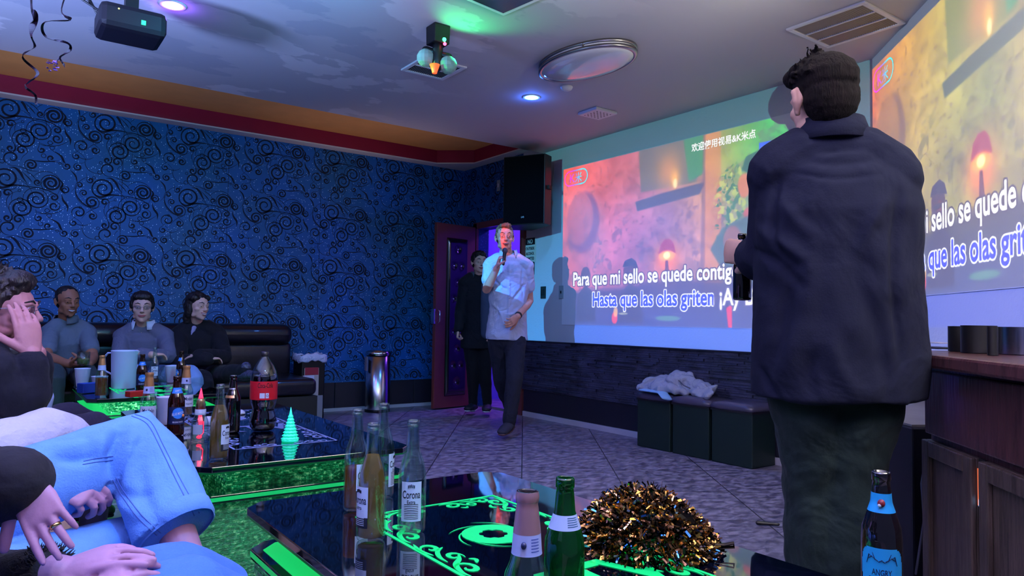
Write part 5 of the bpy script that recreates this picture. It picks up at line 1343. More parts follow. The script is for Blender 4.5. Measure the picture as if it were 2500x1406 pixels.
# ------------------------------------------------------------------ pom-pom
pc = Vector((0, 0, 0))
pA = onz(1585, 1345, TZ)
t = thing('pom_pom', 'black and gold metallic cheerleading pom-pom on the nearest table', 'pom-pom', (pA.x, pA.y, TZ))
rs = random.Random(21)
M_pk = mat('pom_black_foil', rgb(26, 20, 18), .22, .85); M_pg = mat('pom_gold_foil', rgb(235, 180, 80), .22, 1); M_pb = mat('pom_bronze_foil', rgb(165, 118, 74), .3, .9); M_pblu = mat('pom_painted_blue_glint', rgb(80, 150, 230), .15, 1)  # blue strips put glints of blue light into the foil colour
camr = Vector((.809, -.588, 0)); camf = Vector((.588, .809, 0))
mb = MB()
for i in range(6500):
    # lumpy mound wider along the camera's right
    u = rs.uniform(0, 2 * pi); v = math.acos(rs.uniform(0, 1)); 
    R_ = 1.0 + .10 * sin(3 * u) + rs.uniform(-.16, .05)
    x = .142 * R_ * sin(v) * cos(u); y = .102 * R_ * sin(v) * sin(u); zz = .124 * R_ * cos(v) * (1 - .42 * max(0, x / .13) - .10 * max(0, -x / .13))
    c = camr * x + camf * y + Vector((0, 0, max(.004, zz + .002)))
    out = (camr * x + camf * y * 1.3 + Vector((0, 0, zz * .9 + .02))).normalized()
    d = (out + Vector((rs.uniform(-.7, .7), rs.uniform(-.7, .7), rs.uniform(-.9, .5)))).normalized()
    s_ = d.cross(Vector((rs.uniform(-1, 1), rs.uniform(-1, 1), rs.uniform(-1, 1)))).normalized() * rs.uniform(.0014, .0026)
    nrm = d.cross(s_).normalized() * rs.uniform(-.006, .006)
    L_ = rs.uniform(.012, .028); a = c - d * L_ * .5; m_ = c + nrm; e = c + d * L_ * .5 + Vector((0, 0, -.002))
    for k_ in (a, m_, e): k_.z = max(k_.z, .002)
    w_ = rs.random(); mi = 0 if w_ < .36 else (2 if w_ < .70 else (1 if w_ < .95 else 3))
    mb.add([a - s_, a + s_, m_ + s_, m_ - s_, e + s_, e - s_], [(0, 1, 2, 3), (3, 2, 4, 5)], mi)
mb.ell((0, 0, .054), (.10, .075, .050), Matrix.Rotation(radians(-36), 3, 'Z'), 18, 0)
o = mb.build_local('foil_strips', [M_pk, M_pg, M_pb, M_pblu], t)
p = onz(1768, 1330, TZ + .02) - Vector(t.location)
MB().sweep([p - camr * .03, p, p + camr * .02 + Vector((0, 0, .004)), p + camr * .02 + Vector((0, 0, -.004)), p - camr * .01 + Vector((0, 0, -.006))], [(.004, .0012)] * 5, 6).build_local('handle_loop', M_pk, t)
# dark stick lying on the floor by the standing man
p0, p1 = onz(1850, 1276, .012), onz(1900, 1280, .012)
tag(MB().sweep([p0, p1], [.010, .007], 8).build('stick', M_black), 'short dark stick lying on the floor left of the standing man\'s legs', 'stick')
# table tiny props: framed photo cut-out lying reflection-side items are reflections only
# ------------------------------------------------------------------ people
def skin(name, col): return mat(name, col, .5, vary=.05, vscale=20, bump=.06, bscale=120, spec=.35)
SK_fair = skin('skin_fair', rgb(224, 160, 136)); SK_tan = skin('skin_tan', rgb(150, 98, 72)); SK_light = skin('skin_light', rgb(214, 166, 144))
M_hair = mat('dark_hair', rgb(22, 14, 14), .5, bump=.9, bscale=26, bstretch=(3, 3, .8), vary=.5, vscale=14); M_hairb = mat('sandy_hair', rgb(118, 84, 60), .6, bump=.9, bscale=28, bstretch=(3, 3, .8), vary=.3, vscale=14)
M_eyew = mat('eye_white', rgb(228, 224, 222), .25); M_iris = mat('iris_dark', rgb(28, 20, 18), .15); M_lip = mat('lips', rgb(168, 84, 84), .5); M_mouth = mat('mouth_inside', rgb(40, 10, 14), .6); M_teeth = mat('teeth', rgb(235, 230, 222), .3)
def fabric(name, col=(.5, .5, .5, 1), **k):
    d = dict(rough=.85, wrinkle=.7, wscale=6, bump=.12, bscale=160, sheen=.03, spec=.3); d.update(k); return mat(name, col, **d)

def frame(fwd, up=(0, 0, 1)):
    f = Vector(fwd).normalized(); u = Vector(up); r = f.cross(u).normalized(); u = r.cross(f)
    return Matrix((r, f, u)).transposed()          # columns: right, forward, up

def head_prims(mb, c, R, s, smile=0, jaw=1.0, female=False, ear=1.0):
    def P(x, y, z): return c + R @ (Vector((x, y, z)) * s)
    def E(x, y, z, a, b, d): mb.ell(P(x, y, z), (a * s, b * s, d * s), R, 18)
    def W(pts, r, **k): mb.sweep([P(*p) for p in pts], [q_ * s if not hasattr(q_, '__len__') else (q_[0] * s, q_[1] * s) for q_ in r], 12, **k)
    E(0, -.012, .032, .076, .096, .084)
    E(0, .030, .020, .066, .062, .070)
    E(0, .028, -.035, .060 * jaw, .060, .066)
    E(0, .044, -.078, .040 * jaw, .042, .036)
    E(0, .066, -.098, .020 * jaw, .020, .017)
    for e in (-1, 1):
        E(e * .040, .052, -.022, .024, .026, .022)
        E(e * .046, .010, -.070, .016 * jaw, .038, .022)
        # ear: rim and lobe
        W([(e * .074, -.012, .022 * ear), (e * (.083 + .008 * (ear - 1) * 4), -.022, .012 * ear), (e * (.083 + .004 * (ear - 1) * 4), -.022, -.008 * ear), (e * .075, -.008, -.030 * ear)], [.006 * ear, .0075 * ear, .007 * ear, .007 * ear])
        E(e * .075, -.012, -.004, .007, .016 * ear, .024 * ear)
        W([(e * .012, .094, .022), (e * .030, .090, .027), (e * .048, .074, .020)], [.0075, .0085, .007])
        E(e * .0115, .101, -.031, .0085, .010, .008)
        # eyelids around the eyeball
        W([(e * .018, .086, .004), (e * .030, .0915, .0095), (e * .043, .081, .003)], [.0035, .0042, .0035])
        W([(e * .019, .086, -.001), (e * .031, .089, -.0075), (e * .043, .081, -.001)], [.0032, .0036, .0032])
    W([(0, .088, .018), (0, .103, -.010), (0, .112, -.026)], [.0085, .0095, .0115])
    E(0, .105, -.032, .011, .010, .008)
    E(0, .078, -.058, .026, .018, .018)
def head_parts(root, c, R, s, mats, smile=0, open_=0, glasses=False, brow=None):
    def P(x, y, z): return c + R @ (Vector((x, y, z)) * s)
    def W(mb, pts, r, **k): return mb.sweep([P(*p) for p in pts], [q_ * s for q_ in r], 10, **k)
    for e in (-1, 1):
        o = MB().ell(P(e * .031, .0797, .0012), (.0100 * s,) * 3, R, 14).build('eye', M_eyew, root, True)
        MB().ell(P(e * .031 + mats.get('gaze', 0) * .004, .0885, .0015), (.0052 * s, .0034 * s, .0052 * s), R, 12).build('iris', M_iris, o, True) if False else MB().ell(P(e * .031 + mats.get('gaze', 0) * .003,   .0874, .0010), (.0058 * s, .0032 * s, .0060 * s), R, 12).build('iris', M_iris, root, True)
        W(MB(), [(e * .014, .100, .028), (e * .030, .098, .036), (e * .050, .080, .030)], [.0022, .0038, .0016]).build('eyebrow', brow or M_hair, root, True)
    k = .010 * smile
    if open_:
        MB().ell(P(0, .089, -.064), (.019 * s, .011 * s, .004 * s + .010 * s * open_), R, 16).build('mouth_opening', M_mouth, root, True)
        W(MB(), [(-.014, .097, -.058), (0, .101, -.057), (.014, .097, -.058)], [.002, .0028, .002]).build('teeth', M_teeth, root, True)
    if smile > .5:
        W(MB(), [(-.020, .0905, -.060), (0, .0985, -.0645), (.020, .0905, -.060)], [.002, .0042, .002]).build('teeth', M_teeth, root, True)
    up = .0 + (.004 if smile > .5 else 0) + .006 * open_
    W(MB(), [(-.027, .083, -.059 + k), (-.012, .0955, -.0575 + up * .4), (0, .0985, -.0580 + up * .4), (.012, .0955, -.0575 + up * .4), (.027, .083, -.059 + k)], [.0016, .0034, .0030, .0034, .0016]).build('upper_lip', mats.get('lip', M_lip), root, True)
    W(MB(), [(-.026, .083, -.060 + k), (-.010, .0945, -.0665 - up), (.010, .0945, -.0665 - up), (.026, .083, -.060 + k)], [.0016, .0044, .0044, .0016]).build('lower_lip', mats.get('lip', M_lip), root, True)
    if glasses:
        g = MB()
        for e in (-1, 1):
            pts = [(e * (.032 + .021 * cos(a)), .100 - .012 * abs(cos(a)) * (1 if e * cos(a) * e > 0 else .2), .001 + .0155 * sin(a)) for a in np.linspace(0, 2 * pi, 17)]
            W(g, pts, [.0012] * 17, cap=False); W(g, [(e * .052, .088, .006), (e * .074, .04, .008), (e * .080, -.012, .006)], [.0012] * 3)
        W(g, [(-.011, .101, .004), (0, .104, .006), (.011, .101, .004)], [.0012] * 3)
        o = g.build('eyeglasses', mat('thin_metal_frame', rgb(150, 150, 165), .25, .9), root, True)
        for e in (-1, 1): MB().ell(P(e * .032, .0985, .001), (.0195 * s, .0006, .0145 * s), R, 16).build('glasses_lens', thin_glass('lens_glass', rgb(245, 248, 250), .5, .04), root, True)
def hair_blob(root, c, R, s, prims, m, voxel=.006, disp=.010, dscale=45, tufts=None, iters=2):
    mb = MB()
    for x, y, z, a, b, d in prims: mb.ell(c + R @ (Vector((x, y, z)) * s), (a * s, b * s, d * s), R, 18)
    for pts, r in (tufts or []): mb.sweep([c + R @ (Vector(p) * s) for p in pts], [q_ * s for q_ in r], 8)
    return blob(mb, 'hair', m, root, voxel, iters, disp, dscale)
SHORT = [(0, -.020, .050, .082, .098, .078), (0, -.048, .010, .077, .070, .082), (-.066, -.012, .022, .018, .040, .040), (.066, -.012, .022, .018, .040, .040), (0, .045, .088, .062, .040, .030)]

def hand_prims(mb, wr, d, n, side, curls=(.5, .5, .5, .5), s=1.0, thumb=.5, spread=.0, fr=.0088):
    """wr wrist, d direction of the palm, n direction the palm faces, side = +1 if the thumb lies along d x n ... """
    d = Vector(d).normalized(); n = Vector(n); n = (n - d * n.dot(d)).normalized(); t = d.cross(n) * side    # towards the thumb
    wr = Vector(wr)
    K = wr + d * .092 * s
    mb.sweep([wr - d * .015 * s, wr + d * .02 * s, wr + d * .055 * s, K - d * .004 * s], [(.026 * s, .019 * s), (.033 * s, .018 * s), (.040 * s, .016 * s), (.040 * s, .0125 * s)], 16, side=t)
    tips = []
    for i, (o, L_) in enumerate(((.031, .074), (.0105, .083), (-.0105, .077), (-.030, .060))):
        p = K + t * o * s - d * (.004 + (.010 if i == 3 else 0)) * s - n * .002 * s; dr = (d + t * (o * (3.0 * spread + .6))).normalized(); pts = [p - dr * .02 * s, p]; c = curls[i]
        ang = 0
        for j, (fr_, cc) in enumerate(((.45, 1.0), (.31, 1.15), (.24, .8))):
            ang += c * cc; v = dr * cos(ang) + n * sin(ang); p = p + v * L_ * fr_ * s; pts.append(p)
        f0 = fr * s * (1 if i < 3 else .88)
        # keep knuckles: extra mid points
        q = [pts[0]]; rr = [f0 * 1.02]
        for j in range(1, len(pts)): q.append(pts[j]); rr.append(f0 * (1.06, .96, .92, .76)[j - 1])
        mb.sweep(q, rr, 12); tips.append((pts[-1], (pts[-1] - pts[-2]).normalized(), n))
    b = wr + d * .022 * s + t * .026 * s + n * .004 * s
    td = (d * .62 + t * .72 + n * .25).normalized(); p1 = b + td * .042 * s; td2 = (td * (1 - .3 * thumb) + d * .5 * thumb + n * .55 * thumb - t * .25 * thumb).normalized(); p2 = p1 + td2 * .033 * s; td3 = (td2 + d * .3 * thumb + n * .35 * thumb).normalized(); p3 = p2 + td3 * .025 * s
    mb.sweep([wr + d * .008 * s + t * .012 * s, b, p1, p2, p3], [.016 * s, .0155 * s, .0125 * s, .0115 * s, .0090 * s], 12)
    tips.append((p3, td3, n)); return tips

def V3(*a): return Vector(a)
def surf(o, px, py, lift=.0012):
    """where a sight line meets the cloth"""
    mi = o.matrix_basis.inverted() if o.parent is None else (o.parent.matrix_basis @ o.matrix_basis).inverted(); a = mi @ O; d = (mi.to_3x3() @ ray(px, py)).normalized()
    ok, loc, nrm, _ = o.ray_cast(a, d)
    return (mi.inverted() @ (loc + nrm * lift)) if ok else None
def smooth_line(pts, n=6):
    out = []
    for i in range(len(pts) - 1):
        for k in range(n):
            u = k / n; p0 = pts[max(i - 1, 0)]; p1 = pts[i]; p2 = pts[i + 1]; p3 = pts[min(i + 2, len(pts) - 1)]
            out.append(tuple(.5 * ((2 * p1[c]) + (p2[c] - p0[c]) * u + (2 * p0[c] - 5 * p1[c] + 4 * p2[c] - p3[c]) * u * u + (3 * p1[c] - p0[c] - 3 * p2[c] + p3[c]) * u ** 3) for c in (0, 1)))
    return out + [pts[-1]]
def folds(o, lines):
    """cloth folds: ridges (+) and grooves (-) along lines, (pixels, width m, height m)"""
    me = o.data; n = len(me.vertices); co = np.empty(n * 3, np.float32); me.vertices.foreach_get('co', co); co = co.reshape(-1, 3)
    no = np.empty(n * 3, np.float32); me.vertex_normals.foreach_get('vector', no); no = no.reshape(-1, 3); disp = np.zeros(n, np.float32)
    off = np.array(o.parent.location if o.parent else (0, 0, 0), np.float32)
    for pts, w_, h in lines:
        P = [surf(o, *p, 0) for p in smooth_line(pts, 3)]; P = [np.array(p, np.float32) - off for p in P if p is not None]
        if len(P) < 2: continue
        best = np.full(n, 9., np.float32); fade = np.zeros(n, np.float32)
        for i in range(len(P) - 1):
            a, b = P[i], P[i + 1]; ab = b - a; L2 = float(ab @ ab) + 1e-9; t = np.clip(((co - a) @ ab) / L2, 0, 1); dd = np.linalg.norm(co - (a + t[:, None] * ab), axis=1)
            u = (i + t) / (len(P) - 1); f = np.sin(np.pi * np.clip(u * .92 + .04, 0, 1)) ** .6
            m = dd < best; best[m] = dd[m]; fade[m] = f[m]
        disp += h * fade * np.exp(-(best / w_) ** 2)
    co += no * disp[:, None]; me.vertices.foreach_set('co', co.ravel()); me.update()
def stitch(o, root, pts, m, name='seam', r=.0011):
    P = [surf(o, *p, .0006) for p in smooth_line(pts, 5)]; P = [p for p in P if p is not None]
    if len(P) > 2: MB().sweep(P, [r] * len(P), 6).build(name, m, root, True)
def lerp(a, b, t): return a + (b - a) * t
def arm_prims(mb, sh, el, wr, g, s=1.0, upto=2.0):
    """g = extra thickness; upto 0..2 (1 = elbow, 2 = wrist)"""
    R_ = [(0, .056), (.35, .050), (.7, .043), (1, .040), (1.25, .042), (1.6, .034), (2, .027)]
    pts = []; rr = []
    for u, r in R_:
        if u > upto + 1e-6: break
        pts.append(lerp(sh, el, u) if u <= 1 else lerp(el, wr, u - 1)); rr.append(r * s + g)
    if upto < 2 and R_[len(pts) - 1][0] < upto - 1e-3:
        u = upto; pts.append(lerp(sh, el, u) if u <= 1 else lerp(el, wr, u - 1)); rr.append(rr[-1])
    mb.sweep(pts, rr, 16)
def leg_prims(mb, hip, kn, an, g, s=1.0, upto=2.0, flare=0):
    R_ = [(0, .088), (.3, .082), (.65, .068), (.93, .060), (1.07, .058), (1.35, .056), (1.7, .044), (2, .038)]
    pts = []; rr = []
    for u, r in R_:
        if u > upto + 1e-6: break
        pts.append(lerp(hip, kn, u) if u <= 1 else lerp(kn, an, u - 1)); rr.append(r * s + g + flare * max(0, u - .9))
    mb.sweep(pts, rr, 18)
def foot_prims(mb, an, toe, g=0, s=1.0):
    d = (toe - an); d.z = 0 if abs(d.z) < .3 * d.length else d.z; L_ = d.length or .1; d.normalize()
    up = V3(0, 0, 1); heel = an - d * .045 * s
    dz = toe.z - an.z
    mb.sweep([heel + up * (-.045 * s), an + d * .01 * s - up * .035 * s, lerp(an, toe, .55) - up * .028 * s * (1 - .3), toe - up * .008], [(.033 * s + g, .030 * s + g), (.038 * s + g, .034 * s + g), (.045 * s + g, .026 * s + g), (.038 * s + g, .018 * s + g)], 16, side=d.cross(up))
    mb.sweep([an + up * .03 * s, an - up * .03 * s], [.036 * s + g * .6, .038 * s + g * .6], 14)

def torso_prims(mb, J, g, s=1.0, low=0.0, belly=0, hemflare=0, box=0):
    """elliptic rings up the spine; low = how far below the pelvis the shape reaches"""
    ax = (J['shR'] - J['shL']).normalized(); hx = (J['hipR'] - J['hipL']).normalized()
    pel, ch, nk = J['pelvis'], J['chest'], J['neck']; sd = (ax + hx).normalized()
    dn = (pel - ch).normalized()
    pts = []; rr = []
    if low > 0: pts.append(pel + dn * low); rr.append(((.150 + box) * s + g + hemflare, (.110 + belly * .6) * s + g + hemflare * .8))
    pts += [pel, lerp(pel, ch, .45), ch, lerp(ch, nk, .45), lerp(ch, nk, .78)]
    rr += [((.158 + box) * s + g, (.112 + belly * .7) * s + g), ((.142 + box) * s + g, (.102 + belly) * s + g), ((.160 + box * .7) * s + g, (.112 + belly * .5) * s + g), ((.150 + box * .4) * s + g, .098 * s + g), ((.095) * s + g, .072 * s + g)]
    if low > 0: mb.sweep(pts, rr, 28, side=sd, flat=True)
    else: mb.sweep(pts, rr, 28, side=sd)
    for sh in (J['shL'], J['shR']): mb.sweep([lerp(nk, ch, .16), lerp(sh, nk, .45) + V3(0, 0, .010), sh], [.052 * s + g, .055 * s + g, .056 * s + g], 16)
def torso_skin(mb, J, s=1.0): torso_prims(mb, J, 0, s)
def human(label, J, skinm, s=1.0, hs=1.0, look=(1, 0, 0), lookup=(0, 0, 1), hands=None, voxel=.0055, name='person', cat='person', root_at=None, group=None, ls=1.0, ear=1.0):
    p = root_at if root_at is not None else J['pelvis']
    root = thing(name, label, cat, (p[0], p[1], 0), 0, group)
    R = frame(look, lookup); c = J['head']; mb = MB()
    torso_skin(mb, J, s)
    head_prims(mb, c, R, hs, ear=ear)
    nb = c + R @ V3(0, -.020, -.055) * hs
    mb.sweep([lerp(J['neck'], J['chest'], .12), J['neck'], nb], [.060 * s, .052 * s, .050 * hs], 16)
    for sd in 'LR': arm_prims(mb, J['sh' + sd], J['el' + sd], J['wr' + sd], 0, s)
    tips = {}
    for sd in 'LR':
        h = (hands or {}).get(sd)
        d = J['wr' + sd] - J['el' + sd]
        if h is None: h = dict(d=d, n=V3(0, 0, -1) if abs(d.normalized().z) < .8 else (J['pelvis'] - J['wr' + sd]), curls=(.4, .45, .5, .55))
        sg = h.get('side', 1 if sd == 'L' else -1)
        tips[sd] = hand_prims(mb, J['wr' + sd], h.get('d', d), h['n'], sg, h.get('curls', (.4,) * 4), h.get('s', .97) * s, h.get('thumb', .5), h.get('spread', 0), h.get('fr', .0088))
    if 'knL' in J:
        for sd in 'LR':
            leg_prims(mb, J['hip' + sd], J['kn' + sd], J['an' + sd], 0, s * ls); foot_prims(mb, J['an' + sd], J['toe' + sd], 0, s)
    b = blob(mb, 'body', skinm, root, voxel, 3)
    return root, R, c, tips
def top_garment(root, J, m, name, g=.014, s=1.0, low=.06, sleeve=.62, belly=0, hemflare=.006, box=0, voxel=.006, disp=.006, dscale=9, iters=5, sg=.012):
    mb = MB(); torso_prims(mb, J, g, s, low, belly, hemflare, box)
    for sd in 'LR': arm_prims(mb, J['sh' + sd], J['el' + sd], J['wr' + sd], sg, s, sleeve if not hasattr(sleeve, '__len__') else sleeve['LR'.index(sd)])
    return blob(mb, name, m, root, voxel, iters, disp, dscale)
def collar(root, J, R, m, r=.062, h=.035, name='collar', open_=.7, s=1.0, lean=.012, th=.004):
    """standing/folded collar ring around the neck, open at the front"""
    c = J['neck'] + V3(0, 0, .020); mb = MB(); vs = []; n = 26
    for i in range(n + 1):
        a = pi / 2 + open_ * .5 + (2 * pi - open_) * i / n
        rr = r * s * (1.0 + .1 * abs(sin(a)))
        o = R @ V3(rr * cos(a), rr * sin(a) * .92, 0); o.z *= .3
        drop = -.016 * max(0, sin(a))
        vs += [c + o * 1.24 + V3(0, 0, -.022 + drop), c + o * 1.0 + V3(0, 0, h * .9 + drop), c + o * (1.0) * .93 + V3(0, 0, h * .86 + drop)]
    mb.add(vs, [(3 * i + k, 3 * i + k + 1, 3 * i + k + 4, 3 * i + k + 3) for i in range(n) for k in (0, 1)])
    o = mb.build(name, m, root, True); o.modifiers.new('s', 'SOLIDIFY').thickness = th; return o
def trousers(root, J, m, g=.014, s=1.0, upto=2.0, flare=0, voxel=.007, name='trousers', disp=.006):
    mb = MB(); hx = (J['hipR'] - J['hipL']).normalized()
    pel = J['pelvis']; dn = (lerp(J['hipL'], J['hipR'], .5) - J['chest']).normalized()
    mb.sweep([pel - dn * .06, pel + dn * .05, lerp(J['hipL'], J['hipR'], .5) + dn * .03], [(.155 * s + g, .112 * s + g), (.160 * s + g, .115 * s + g), (.145 * s + g, .10 * s + g)], 24, side=hx)
    for sd in 'LR': leg_prims(mb, J['hip' + sd], J['kn' + sd], J['an' + sd], g, s, upto, flare)
    return blob(mb, name, m, root, voxel, 5, disp, 9)
def shoes(root, J, m, sole, s=1.0):
    for sd in 'LR':
        mb = MB(); foot_prims(mb, J['an' + sd], J['toe' + sd], .008, s); sh = blob(mb, 'shoe', m, root, .006, 3)
        d = J['toe' + sd] - J['an' + sd]; L_ = d.length; d.normalize(); a = J['an' + sd]; up = V3(0, 0, 1)
        k = -.072 * s
        mb = MB(); mb.sweep([a - d * .06 * s + up * k, a + d * .03 + up * k, lerp(a, J['toe' + sd], .65) + up * (-.045) * s, J['toe' + sd] + d * .012 - up * .026 * s], [(.040 * s, .013), (.042 * s, .013), (.050 * s, .011), (.036 * s, .010)], 16, side=d.cross(up))
        blob(mb, 'sole', sole, root, .005, 2)

def put(J_):
    """joints given as (x pixel, y pixel, distance) or as 3D vectors"""
    out = {}
    for k, v in J_.items(): out[k] = v if isinstance(v, Vector) else at(*v)
    return out
CR = Vector((.809, -.588, 0)); CF = Vector((.588, .809, 0)); UP = Vector((0, 0, 1))

# ---- singer in the light short-sleeved shirt, walking in with a microphone
J = put(dict(head=(1232, 581, 6.15), neck=(1241, 627, 6.2), chest=(1242, 690, 6.2), pelvis=(1238, 800, 6.2), shL=(1283, 650, 6.22), shR=(1199, 648, 6.18),
    elL=(1292, 735, 6.25), wrL=(1264, 772, 6.05), elR=(1188, 707, 6.1), wrR=(1214, 652, 5.98), hipL=(1259, 820, 6.2), hipR=(1216, 820, 6.2),
    knL=(1256, 925, 6.0), anL=(1243, 1028, 5.95), toeL=(1226, 1052, 5.78), knR=(1224, 930, 6.32), anR=(1250, 1006, 6.72), toeR=(1246, 1013, 6.55)))
root, R, c, tips = human('man singing into a microphone in a light short-sleeved shirt and dark trousers, walking', J, SK_fair, .97, .98, look=-CF * .97 + CR * .12 + UP * .02,
    hands=dict(R=dict(d=at(1222, 622, 5.94) - J['wrR'], n=CR * .9 + CF * -.1, curls=(1.0, 1.0, 1.05, 1.1), thumb=.8, s=1.0), L=dict(d=at(1238, 795, 5.95) - J['wrL'], n=CR * -.8 - UP * .3, curls=(.45, .55, .65, .7), s=1.0)), voxel=.0048)
head_parts(root, c, R, .98, {}, open_=1.0, brow=M_hairb)
hair_blob(root, c, R, .98, [(0, -.022, .050, .080, .093, .074), (0, -.048, .012, .074, .066, .078), (-.067, -.016, .020, .014, .034, .034), (.067, -.016, .020, .014, .034, .034), (0, .040, .098, .052, .046, .026), (-.02, .05, .104, .030, .03, .024)], M_hairb)
Mshirt = fabric('pale_blue_shirt', rgb(196, 200, 222), wrinkle=1, wscale=7)
o = top_garment(root, J, Mshirt, 'shirt', g=.018, s=.97, low=.10, sleeve=.60, box=.006, belly=.008, hemflare=.014, voxel=.0055, disp=.008, dscale=10, sg=.014)
folds(o, [([(1243, 640), (1243, 720), (1240, 800)], .010, .008), ([(1205, 680), (1225, 700), (1238, 705)], .012, -.012), ([(1284, 690), (1262, 720), (1250, 735)], .014, -.012), ([(1278, 740), (1255, 765), (1235, 770)], .012, .010), ([(1200, 740), (1220, 760), (1228, 785)], .012, .010), ([(1276, 655), (1274, 690), (1278, 720)], .010, -.010), ([(1206, 655), (1210, 690)], .010, -.010), ([(1270, 770), (1262, 790)], .010, -.010)])
collar(root, J, R, Mshirt, r=.070, h=.046, open_=1.2)
fc = -CF * .97 + CR * .1
mb = MB(); 
for i in range(6):
    p = lerp(J['neck'], J['pelvis'], .16 + i * .14) + fc * (.125 + .012 * (i in (2, 3)) - .030 * (i == 0)) * 1.02; mb.ell(p, (.006, .006, .006), n=8)
mb.build('shirt_buttons', M_lab, root, True)
trousers(root, J, fabric('navy_trousers', rgb(26, 30, 46), wrinkle=1, wscale=7), g=.014, s=.95, upto=2.0, flare=.006)
shoes(root, J, mat('canvas_shoe', rgb(44, 44, 58), .7), mat('shoe_sole_brown', rgb(90, 60, 56), .6), .97)
w0 = lerp(J['wrL'], J['elL'], .06); dw_ = (J['elL'] - J['wrL']).normalized(); MB().sweep([w0 - dw_ * .008, w0 + dw_ * .010], [.031, .0315], 18, flat=True).build('watch_strap', M_black, root, True)
mt = at(1233, 612, 5.93); mbm = at(1229, 645, 5.90)
t = thing('microphone', 'black handheld microphone with metal mesh head held by the singing man', 'microphone', tuple(mt)); dm = (mt - mbm).normalized()
MB().sweep([mbm, mt - dm * .02], [.011, .016], 14).build('handle', M_black, t, True); MB().ell(mt, (.024, .024, .026), n=16).build('mesh_head', mat('mic_mesh', rgb(90, 90, 100), .35, .8, bump=.6, bscale=300), t, True)

# ---- man in the doorway
J = put(dict(head=(1170, 640, 7.3), neck=(1168, 676, 7.35), chest=(1166, 730, 7.35), pelvis=(1166, 818, 7.35), shL=(1200, 692, 7.38), shR=(1136, 692, 7.32), elL=(1206, 765, 7.4), wrL=(1196, 815, 7.3),
    elR=(1124, 762, 7.3), wrR=(1119, 805, 7.2), hipL=(1184, 832, 7.35), hipR=(1150, 832, 7.35), knL=(1184, 905, 7.32), anL=(1190, 985, 7.32), toeL=(1187, 998, 7.15), knR=(1154, 905, 7.3), anR=(1155, 984, 7.35), toeR=(1142, 996, 7.2)))
root, R, c, tips = human('man in a dark jacket standing behind the singer by the open door', J, SK_light, .92, .95, look=-CF + CR * .35 - UP * .05, hands=dict(R=dict(d=-UP + CR * -.1, n=CR * .8, curls=(.9, .9, 1.0, 1.0))), voxel=.006)
head_parts(root, c, R, .95, {}, smile=.3)
hair_blob(root, c, R, .95, SHORT, M_hair)
Mjk = fabric('black_jacket', rgb(16, 17, 24)); 
top_garment(root, J, Mjk, 'jacket', g=.026, s=.92, low=.13, sleeve=1.92, hemflare=.012, voxel=.007, sg=.018)
collar(root, J, R, fabric('grey_collar', rgb(60, 70, 84)), r=.072, h=.036, open_=1.6)
mb = MB(); f_ = R @ V3(0, 1, 0); mb.sweep([lerp(J['neck'], J['chest'], .35) + f_ * .085 + CR * .05, J['chest'] + f_ * .105 + CR * .055, lerp(J['chest'], J['pelvis'], .95) + f_ * .108 + CR * .06], [(.045, .05), (.060, .055), (.062, .055)], 16, side=CR)
blob(mb, 'inner_shirt', fabric('slate_shirt', rgb(62, 72, 92)), root, .007, 3)
trousers(root, J, fabric('black_trousers', rgb(13, 14, 20)), g=.012, s=.9)
shoes(root, J, mat('navy_sneaker', rgb(28, 34, 46), .6), mat('white_sole', rgb(215, 212, 220), .5), .95)

# ---- standing man seen from behind, nearest the camera
D = 2.2
J = put(dict(head=(2006, 248, D), neck=(2030, 352, D), chest=(2040, 520, D), pelvis=(2042, 850, D), shL=(1912, 425, D + .03), shR=(2160, 432, D - .03),
    elL=(1868, 640, D + .10), wrL=(1832, 618, D + .22), elR=(2190, 650, D + .02), wrR=(2150, 700, D + .25), hipL=(1972, 885, D), hipR=(2108, 885, D - .02),
    knL=(1990, 1180, D + .02), anL=(1998, 1492, D), toeL=(1960, 1540, D + .2), knR=(2076, 1190, D - .02), anR=(2062, 1498, D - .05), toeR=(2050, 1545, D + .14)))
look1 = CF * .99 - CR * .10 - UP * .02
hn = at(1797, 620, D + .33) - J['wrL']
root, R, c, tips = human('man standing with his back to the camera, dark overshirt, facing the video', J, SK_light, 1.12, 1.10, look=look1,
    hands=dict(L=dict(d=CF * .55 - CR * .35 + UP * .10, n=CR * .9 + CF * .1, curls=(.98, 1.02, 1.05, 1.1), side=1, thumb=.9, s=1.0), R=dict(d=CF * .6 - CR * .5 + UP * .3, n=-CR, curls=(.8,) * 4)), voxel=.0055, ear=1.3)
ht = []; rs = random.Random(8)
for i in range(300):
    a = rs.uniform(.25, 3.6); e = rs.uniform(.25, 1.45); 
    o = V3(cos(a) * cos(e), sin(a) * cos(e), sin(e)); b_ = V3(o.x * .086, -.022 + o.y * .100, .036 + o.z * .088)
    if b_.y > .062 and b_.z < .085: continue
    if b_.z < -.04: continue
    tn = V3(-o.y, o.x, rs.uniform(-.9, .3)).normalized(); k = rs.uniform(.010, .022) * (1.5 if o.y > .1 else .7)
    ht.append(([b_ * .96, b_ + o * k * .30 + tn * k * .6, b_ + o * k * (.42 if e > .7 else .2) + tn * k * 1.3 - V3(0, 0, .004)], [.0055, .0042, .0015]))
hair_blob(root, c, R, 1.10, [(0, -.022, .046, .082, .102, .080), (0, -.050, -.004, .074, .068, .080), (0, -.046, -.048, .056, .048, .042), (-.066, -.010, .026, .016, .034, .034), (.066, -.010, .026, .016, .034, .034), (-.01, .030, .092, .068, .062, .036), (-.02, .062, .085, .058, .044, .034)], mat('brown_black_hair', rgb(14, 8, 8), .85, spec=.15, bump=.8, bscale=60, bstretch=(3, 3, .7), vary=.5, vscale=18), .0045, .003, 26, ht, 1)
